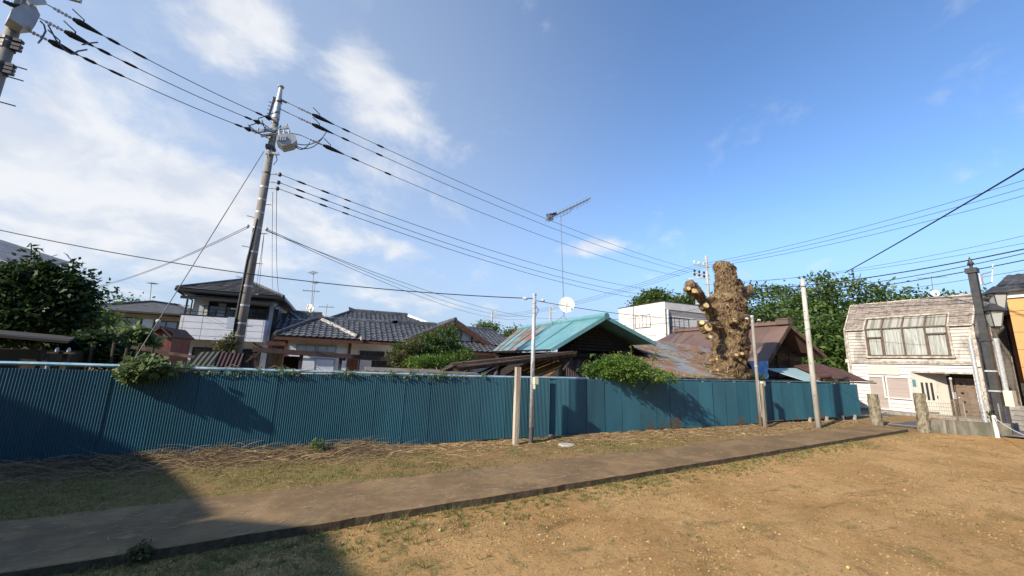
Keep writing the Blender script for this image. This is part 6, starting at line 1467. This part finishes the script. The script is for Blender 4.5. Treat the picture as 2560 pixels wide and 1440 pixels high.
RED = mat('rust_red_boards', (.20, .075, .055), (.14, .055, .042), 4, .8, 0, .3, 40, stretch=(1, 1, .15), rand=.15)
pk = V(402, 815, 8.2); lf = V(380, 828, 8.2); rt = V(430, 842, 8.2)
for i in range(9):
    a = lf.x+.02+(rt.x-lf.x-.04)*i/9; b = lf.x+.02+(rt.x-lf.x-.04)*(i+.94)/9; m_ = (a+b)/2; zt = pk.z-(abs(m_-pk.x)*(.42 if m_ > pk.x else .5))-.04; part('wall_board', MB().box(a, b, 8.35, 8.42, 0, zt), RED, rs)
part('wall', MB().box(lf.x+.05, rt.x-.05, 8.42, 10.5, 0, lf.z-.1), RED, rs)
for q in (lf, rt):
    part('roof_sheet', MB().slab([q+Vector((0, 0, 0)), pk, pk+Vector((0, 2.6, 0)), q+Vector((0, 2.6, 0))], .05), RUSTB, rs)
# roof corner of a house at the extreme left
el = thing('edge_house', 'house corner with dark tiled eave at the extreme left edge', 'house', (-12, 10, 0))
a, b = V(-60, 640, 9.0), V(112, 690, 9.0)
part('roof', MB().slab([V(-160, 600, 9.), V(60, 668, 9.), V(60, 668, 9.)+Vector((-.6, 3.5, .9)), V(-160, 600, 9.)+Vector((-.6, 3.5, .9))], .12), TILE, el); part('barge_board', MB().beam(V(-160, 606, 9.), V(60, 674, 9.), .05, .18), SOFFIT, el); part('wall', MB().box(V(-100, 700, 9.4).x-3, V(40, 700, 9.4).x, 9.4, 13, 0, 4.2), BEIGE, el)
# low dark shed behind the fence at far left
ds = thing('dark_shed', 'low dark shed with sagging flat roof behind the fence at far left', 'shed', (-2.5, 1.8, 0))
part('roof', MB().slab([V(-80, 830, .9), V(172, 852, .9), V(172, 852, .9)+Vector((-.8, 2.0, .12)), V(-80, 830, .9)+Vector((-.8, 2.0, .12))], .05), mat('grey_felt', (.035, .031, .026), (.025, .022, .018), 3, .95), ds)
part('wall', MB().box(V(-80, 870, 1.1).x, V(100, 870, 1.1).x, 1.1, 2.8, 0, 2.0), mat('umber_wall', (.09, .06, .028), (.06, .04, .02), 3, .9), ds)
for x in (120, 168): q = V(x, 870, 1.1); part('post', MB().box(q.x-.04, q.x+.04, 1.1, 1.18, 0, 2.02), DARKWOOD, ds)
for i, (px, py) in enumerate(((143, 873), (172, 874))):
    q = V(px, py, 1.0); solo('hanging_jar', MB().tube([q-Vector((0, 0, .05)), q, q+Vector((0, 0, .04))], [.022, .03, .012], 10), WHITEPAINT, ('left', 'right')[i]+' small white jar in the dark gap behind the fence at left', 'jar', q)
    solo('jar_shelf', MB().beam(q+Vector((-.12, .02, -.07)), q+Vector((.12, .02, -.07)), .12, .03), DARKWOOD, 'dark shelf under the '+('left', 'right')[i]+' small white jar behind the fence', 'shelf', q)
# dark carport beam before the bungalow
cp = thing('carport', 'low carport frame with long red-brown beam before the tiled bungalow', 'carport', (4.5, 4, 0))
CPB = mat('maroon_beam', (.075, .045, .042), (.05, .03, .028), 4, .55)
b0, b1 = V(632, 873, 4.), V(972, 898, 4.); part('front_beam', MB().beam(b0, b1, .08, .14), CPB, cp); part('roof', MB().slab([b0+Vector((0, .04, -.03)), b1+Vector((0, .04, -.03)), b1+Vector((0, 2.4, -.06)), b0+Vector((0, 2.4, -.06))], .04), CPB, cp)
for t in (.03, .33, .62, .97):
    q = b0.lerp(b1, t); part('post', MB().box(q.x-.05, q.x+.05, 4.05, 4.15, 0, q.z-.05), CPB, cp)
part('rain_bracket', MB().beam(V(625, 893, 4.), V(640, 880, 4.), .03, .04), CPB, cp)
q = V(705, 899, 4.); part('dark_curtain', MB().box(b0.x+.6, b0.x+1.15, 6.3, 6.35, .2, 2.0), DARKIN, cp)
q = V(860, 898, 3.9); part('hanging_lamp', MB().ball((q.x, q.y, q.z), .06, .06, .05), BLACK, cp)
# leaning rusty sheet and lattice gate next to the pole foot
a, b = V(533, 915, .9), V(596, 918, .9); q = V(545, 880, .9); mb = corr_sheet(a, b, (q-a)+Vector((0, .12, 0)), 6, .010)
solo('corrugated_sheet', mb, mat('maroon_rust_sheet', (.055, .024, .024), (.035, .017, .018), 4, .8), 'rusty maroon corrugated sheet leaning at the foot of the utility pole', 'sheet', (a.x, a.y, 0))
a, b = V(465, 918, 1.3), V(535, 915, 1.3); q = V(490, 880, 1.3); mb = corr_sheet(a, b, (q-a)+Vector((0, .2, 0)), 5, .010)
solo('corrugated_sheet', mb, mat('dark_green_sheet', (.035, .045, .035), (.05, .05, .04), 4, .7), 'dark greenish corrugated sheet leaning left of the maroon one', 'sheet', (a.x, a.y, 0))
for i, (x0, y0, x1, y1, vv) in enumerate(((615, 905, 650, 880, 2.0), (620, 930, 622, 885, 2.2), (634, 930, 634, 886, 2.2), (648, 930, 646, 884, 2.2))):
    a, b = V(x0, y0, vv), V(x1, y1, vv); solo('picket', MB().beam(Vector((a.x, a.y, min(a.z, 1.2))) if i else a, b, .07, .04), DARKWOOD, ('slanting dark picket right of the utility pole foot', 'first upright dark picket right of the utility pole foot', 'second upright dark picket right of the utility pole foot', 'third upright dark picket right of the utility pole foot')[i], 'picket', (a.x, a.y, 0), 'dark pickets by the utility pole')
# ------------------------------------------------------------------ the hall behind the viewer that shades the near left corner
hall = thing('lot_hall', 'timber hall with wide eaves standing left behind the viewer', 'building', (-6, -6, 0))
A_, B_ = Vector((-4.33, -5.68, 4.9)), Vector((-6.74, -.82, 4.9)); dn_ = (B_-A_).normalized(); out_ = Vector((-dn_.y, dn_.x, 0)); out_ = out_ if out_.x < 0 else -out_
cR = [A_, B_, B_+out_*8, A_+out_*8]; rg0, rg1 = (A_+out_*4+dn_*2+Vector((0, 0, 1.5))), (B_+out_*4-dn_*2+Vector((0, 0, 1.5)))
mb = MB(); mb.add(cR+[rg0, rg1]+[q-Vector((0, 0, .15)) for q in cR], [(0, 1, 5, 4), (1, 2, 5), (2, 3, 4, 5), (3, 0, 4), (0, 6, 7, 1), (1, 7, 8, 2), (2, 8, 9, 3), (3, 9, 6, 0), (9, 8, 7, 6)]); part('roof', mb, TILE, hall)
wg = [Vector((-4.3, -5.76, 4.9)), Vector((-3.18, -6.45, 4.9)), Vector((-2.62, -9.2, 4.9)), Vector((-9, -10.5, 4.9)), Vector((-9.5, -7.0, 4.9))]
part('wing_roof', MB().slab(wg, .14), TILE, hall); part('wing_wall', MB().prism([(-4.6, -6.6, 0), (-3.9, -7.0, 0), (-3.5, -8.8, 0), (-8.4, -9.8, 0), (-8.6, -7.4, 0)], (0, 0, 4.75)), BROWNWOOD, hall)
i_ = .9; w4 = [A_+out_*i_+dn_*i_, B_+out_*i_-dn_*i_, B_+out_*(8-i_)-dn_*i_, A_+out_*(8-i_)+dn_*i_]
part('wall', MB().prism([(q.x, q.y, 0) for q in w4], (0, 0, 4.8)), BROWNWOOD, hall)
# ------------------------------------------------------------------ ground cover
def blades(n, region, hmin, hmax, wmin, wmax, lean, dens):
    x = rng.uniform(region[0], region[1], n); y = rng.uniform(region[2], region[3], n)
    keep = np.array([dens(a, b) > rng.uniform() for a, b in zip(x, y)]); x, y = x[keep], y[keep]; n = len(x)
    z = np.array([gz(a, b) if b < path_near(a) or b > path_far(a) else .05 for a, b in zip(x, y)]); h = rng.uniform(hmin, hmax, n); a = rng.uniform(0, 6.283, n); w_ = rng.uniform(wmin, wmax, n); l = h*rng.uniform(.2, lean, n); b = rng.uniform(0, 6.283, n)
    p0_ = np.stack([x-w_*np.cos(a), y-w_*np.sin(a), z-.005], 1); p1_ = np.stack([x+w_*np.cos(a), y+w_*np.sin(a), z-.005], 1); p2_ = np.stack([x+l*np.cos(b), y+l*np.sin(b), z+h], 1)
    return np.stack([p0_, p1_, p2_], 1).reshape(-1, 3)
def on_path(x, y): return path_near(x)-.01+.05*mnoise.noise((x*4, 3, 0)) < y < path_far(x)-.06+.12*mnoise.noise((x*2.5, 9, 0))
def d_green(x, y):
    if on_path(x, y) or y > .1: return 0
    n1 = mnoise.noise((x*.55, y*.55, 3)); n2 = mnoise.noise((x*2.2, y*2.2, 8))
    if y > path_far(x): return max(0, .30+.9*n1+.8*n2)*(1 if y < -.5 else .4)*(1.0 if x < 12 else .6)
    d = path_near(x)-y; f = max(0, 1-d/1.2)*.8+.07; lf = max(0, min(1, (6.5-x)/3.))*.8
    return max(0, (f+lf)*(.25+.9*n1+.8*n2))
GRASS = leafmat('short_grass', (.075, .095, .022), (.27, .27, .085), .3)
v1 = blades(150000, (-2.5, 14, -7.6, .1), .015, .055, .004, .009, 1.6, d_green); v2 = blades(60000, (12, 25.5, -7.5, .1), .015, .05, .006, .012, 1.5, lambda x, y: d_green(x, y)*.8)
gv = np.concatenate([v1, v2]); me = rawmesh('short_grass', gv, np.arange(len(gv)), 3, GRASS); o = bpy.data.objects.new('short_grass', me); COL.objects.link(o); tag(o, 'patchy short grass on the lot and beside the path', 'grass', kind='stuff')
# strands of straw: long lying ribbons
def strands(n, sampler, lmin, lmax, w_, rise, flat=.25):
    out = []
    for i in range(n):
        s = sampler()
        if s is None: continue
        x, y, z = s; L = rng.uniform(lmin, lmax)*(1 if rng.uniform() > .15 else 1.5); a = rng.normal()*.6+(math.pi if rng.uniform() < .5 else 0); cz = rng.uniform(-.1, rise)
        p = Vector((x, y, z)); d = Vector((math.cos(a), math.sin(a)*.7, cz)); q = [p.copy()]
        for k_ in range(3): p = p+d*(L/3); d = d+Vector((rng.normal()*.28, rng.normal()*.28, -rise*.5+rng.normal()*flat*.5)); p.z = max(p.z, z-.01); q.append(p.copy())
        s_ = Vector((-math.sin(a), math.cos(a), rng.normal()*.5))*w_*rng.uniform(.5, 1.2)
        out.append(np.array([tuple(t+sg*s_*(1-.25*j)) for j, t in enumerate(q) for sg in (-1, 1)]))
    v = np.concatenate(out); m_ = len(out); b8 = np.arange(m_)[:, None]*8; f = np.concatenate([b8+np.array([2*j, 2*j+1, 2*j+3, 2*j+2]) for j in range(3)], 1).reshape(-1, 4); return v, f
def heap_h(x):   # straw bank along the fence foot, higher at left
    return max(.02, (.17 if x < 1.2 else (.27 if x < 6.3 else .03))*(.6+.8*abs(mnoise.noise((x*.8, 0, 5)))) * (1 if x < 5.5 else max(.25, 1-(x-5.5)/1.2)) + (.07 if 10.2 < x < 25 else 0)*(.5+abs(mnoise.noise((x*1.1, 2, 5)))))
def s_heap():
    x = rng.uniform(-3, 6.6); y = -abs(rng.normal())*.48-.06; h = heap_h(x)*math.exp(-(y/.5)**2); return x, y, .03+h*rng.uniform(.1, 1)
def s_low():
    x = rng.uniform(5.8, 25.5) if rng.uniform() < .4 else rng.uniform(10.5, 22); y = -abs(rng.normal())*.55-.03; h = heap_h(x)*math.exp(-(y/.5)**2); return x, y, .035+h*rng.uniform(0, 1)
def s_scatter():
    x = rng.uniform(-1, 14); y = rng.uniform(-6.8, -.2)
    if mnoise.noise((x*.7, y*.7, 12)) < -.05: return None
    return x, y, (.066 if on_path(x, y) else gz(x, y)+.008)
STRAW = leafmat('dry_straw', (.13, .085, .045), (.46, .34, .19), .15); STRAWP = leafmat('pale_dry_straw', (.26, .17, .085), (.58, .42, .22), .15)
for nm, n, sm, a, b, w_, rs_, m_, lab in (('dry_stalk_heap', 9000, s_heap, .12, .5, .0045, .55, STRAW, 'heap of dead brown stalks along the left foot of the fence'), ('dry_straw', 17000, s_low, .10, .30, .0075, .25, STRAWP, 'pale dry straw along the right foot of the fence'), ('straw_litter', 3200, s_scatter, .04, .16, .003, .0, STRAWP, 'scattered bits of straw on the lot')):
    v, f = strands(n, sm, a, b, w_, rs_, .3 if nm == 'dry_stalk_heap' else .1); me = rawmesh(nm, v, f, 4, m_); o = bpy.data.objects.new(nm, me); COL.objects.link(o); tag(o, lab, 'straw', kind='stuff')
# dark earth core under the stalk heap
n = 90; vs = []
for i in range(n+1):
    x = -3.2+9.8*i/n; h = heap_h(x)*(.35 if x < 1.5 else .55)
    for (yy, zf) in ((.02, .55), (-.15, 1.), (-.4, .55), (-.62, .12), (-.85, -.02)): vs.append((x, yy-.05+.05*mnoise.noise((x*2, yy, 1)), .02+h*zf+.03*mnoise.noise((x*4, yy*4, 2))))
mb = MB(); mb.add(vs, [(i*5+j, (i+1)*5+j, (i+1)*5+j+1, i*5+j+1) for i in range(n) for j in range(4)]); solo('weed_bank', mb, mat('dead_weed_mat', (.11, .075, .042), (.055, .042, .026), 8, .95, 0, 1., 30), 'bank of rotting weeds at the left foot of the fence', 'weeds', kind='stuff')
# straw on the rusty roof
def s_roof():
    u_ = rng.uniform(14.4, 21.5); t = rng.uniform(0, 1)**1.4*.9
    if u_ > 18.9+t*4: return None
    if t > .43 and u_ < 16.8: return None
    if mnoise.noise((u_*.8, t*3, 2)) < -.25+.25*t: return None
    p = roof_pt(u_, t); return p.x, p.y, p.z+.04
out = []
for i in range(5500):
    s = s_roof()
    if s is None: continue
    x, y, z = s; a = rng.uniform(0, 6.28); L = rng.uniform(.08, .34); d = Vector((math.cos(a), math.sin(a), math.sin(a)*.355)); e = Vector((-math.sin(a), math.cos(a), math.cos(a)*.355))*.011; p = Vector((x, y, z)); q = p+d*L+Vector((0, 0, rng.uniform(0, .04)))
    out.append(np.array([tuple(p-e), tuple(p+e), tuple(q+e*.5), tuple(q-e*.5)]))
v = np.concatenate(out); me = rawmesh('twigs', v, np.arange(len(v)), 4, STRAWP); o = bpy.data.objects.new('roof_twigs', me); COL.objects.link(o); tag(o, 'dry twigs and leaves scattered on the rusty roof', 'twigs', kind='stuff')
# loose gravel and pebbles on the lot
n = 26000; x = rng.uniform(1, 24, n); y = rng.uniform(-8.2, -2.6, n); ok = np.array([(b < path_near(a)-.03) and (mnoise.noise((a*.8, b*.8, 30)) > -.25) for a, b in zip(x, y)]); x, y = x[ok], y[ok]; n = len(x)
z = np.array([gz(a, b) for a, b in zip(x, y)]); s_ = rng.uniform(.004, .011, n)*np.where(rng.uniform(size=n) > .985, 1.8, 1); c_ = np.stack([x, y, z+s_*.3], 1)
octv = np.array([[1, 0, 0], [0, 1, 0], [-1, 0, 0], [0, -1, 0], [0, 0, .7], [0, 0, -.7]]); vv_ = c_[:, None, :]+octv[None]*s_[:, None, None]*rng.uniform(.6, 1.3, (n, 6, 1)); tri = np.array([[0, 1, 4], [1, 2, 4], [2, 3, 4], [3, 0, 4]])
ff = (np.arange(n)[:, None, None]*6+tri[None]).reshape(-1, 3); me = rawmesh('gravel', vv_.reshape(-1, 3), ff, 3, leafmat('gravel_stone', (.22, .15, .08), (.47, .36, .23), 0.)); o = bpy.data.objects.new('gravel', me); COL.objects.link(o); tag(o, 'small loose stones scattered over the lot', 'gravel', kind='stuff')
# pale lid lying at the fence foot, weeds by the path edge
q = G(1416, 1111, .05); solo('round_lid', MB().tube([(q.x, q.y, .02), (q.x, q.y, .05), (q.x, q.y, .062)], [.21, .21, .15], 20), CONCRETE_W, 'pale round lid lying at the fence foot right of the slim pole', 'lid', (q.x, q.y, 0))
for i, (px, py) in enumerate(((1262, 1310), (1100, 1326), (310, 1300), (1860, 1320), (2120, 1420))):
    q = G(px, py, -.03); solo('fallen_fruit', MB().ball((q.x, q.y, -.025), .018, .018, .018, 8, 6), mat('green_fruit', (.42, .45, .14), None, rough=.4), ('small green fruit lying before the path edge near the middle', 'small green fruit lying on grass below the path', 'small fruit lying on the shaded path', 'small fruit on the bare earth right of the middle', 'small fruit on the bare earth at lower right')[i], 'fruit', (q.x, q.y, 0))
for i, (px, py, h_, m_, lab) in enumerate(((345, 1396, .10, LOLIVE, 'dark weed tuft at the near edge of the shaded path'), (790, 1140, .30, LVINE, 'green weed at the fence foot left of the middle'), (2487, 1062, .62, LOLIVE, 'yellowish bush at the right end of the kerb wall'))):
    q = G(px, py); z0 = .0
    bl = [(q.x, q.y, h_*.5, .03+.4*h_, .03+.35*h_, h_*.5)]; tree('weed_tuft', lab, 'weed', (q.x, q.y, z0), bl, 40, 12, .02+.06*h_, .035+.09*h_, m_, .01)

# unseen wood added behind the viewer to block low sky and darken the shade
bl = [(u_, -23+2*math.sin(u_*1.7), 6.5+1.2*math.sin(u_*.9), 3.6, 3.2, 6.0) for u_ in np.arange(-4, 40, 4.5)]+[(43, v_, 6.5, 3.2, 3.4, 6) for v_ in (-19, -15)]
pts, out = clump_points(bl, 1900, 14, .7, .4); pts[:, 2] = np.maximum(pts[:, 2], .1)
me = leaf_mesh('wood', pts, .75, LDARK, (18, -23, 0), outward=out); o = bpy.data.objects.new('wood', me); COL.objects.link(o); o.location = (18, -23, 0); tag(o, 'unseen dark wood added behind the viewer to block sky light', 'wood', kind='stuff')

# earth clods and grass tufts break up the bare lot
n = 15000; x = rng.uniform(.5, 25, n); y = rng.uniform(-8.4, -2.6, n); ok = np.array([(b < path_near(a)-.02) and (mnoise.noise((a*.6, b*1.1, 41)) > -.1) for a, b in zip(x, y)]); x, y = x[ok], y[ok]; n = len(x)
z = np.array([gz(a, b) for a, b in zip(x, y)]); s_ = rng.uniform(.006, .018, n)*np.where(rng.uniform(size=n) > .96, 1.8, 1); c_ = np.stack([x, y, z+s_*.15], 1)
vv_ = c_[:, None, :]+octv[None]*s_[:, None, None]*rng.uniform(.5, 1.5, (n, 6, 1)); ff = (np.arange(n)[:, None, None]*6+tri[None]).reshape(-1, 3)
me = rawmesh('earth_clods', vv_.reshape(-1, 3), ff, 3, leafmat('earth_clod', (.30, .175, .07), (.58, .37, .16), 0.)); o = bpy.data.objects.new('earth_clods', me); COL.objects.link(o); tag(o, 'crumbs of bare earth scattered over the lot', 'earth', kind='stuff')
tv_ = []
for i in range(1500):
    if i % 3: cx = rng.uniform(0, 20); cy = path_near(cx)-abs(rng.normal())*.35-.02
    else: cx, cy = rng.uniform(-2, 12), rng.uniform(-7.5, -.4)
    if on_path(cx, cy) or (cy < path_near(cx)-.8 and cx > 7): continue
    k_ = rng.integers(8, 18); h = rng.uniform(.03, .085); r_ = rng.uniform(.01, .045); a = rng.uniform(0, 6.283, k_); bx_ = cx+r_*np.cos(a)*rng.uniform(0, 1, k_); by_ = cy+r_*np.sin(a)*rng.uniform(0, 1, k_); z0 = gz(cx, cy)-.004
    l = h*rng.uniform(.3, 1.0, k_); w_ = .0045; hh = h*rng.uniform(.5, 1, k_)
    tv_.append(np.stack([np.stack([bx_-w_*np.sin(a), by_+w_*np.cos(a), np.full(k_, z0)], 1), np.stack([bx_+w_*np.sin(a), by_-w_*np.cos(a), np.full(k_, z0)], 1), np.stack([bx_+l*np.cos(a), by_+l*np.sin(a), z0+hh], 1)], 1).reshape(-1, 3))
tv_ = np.concatenate(tv_); me = rawmesh('grass_tufts', tv_, np.arange(len(tv_)), 3, GRASS); o = bpy.data.objects.new('grass_tufts', me); COL.objects.link(o); tag(o, 'small grass tufts along the near edge of the path', 'grass', kind='stuff')
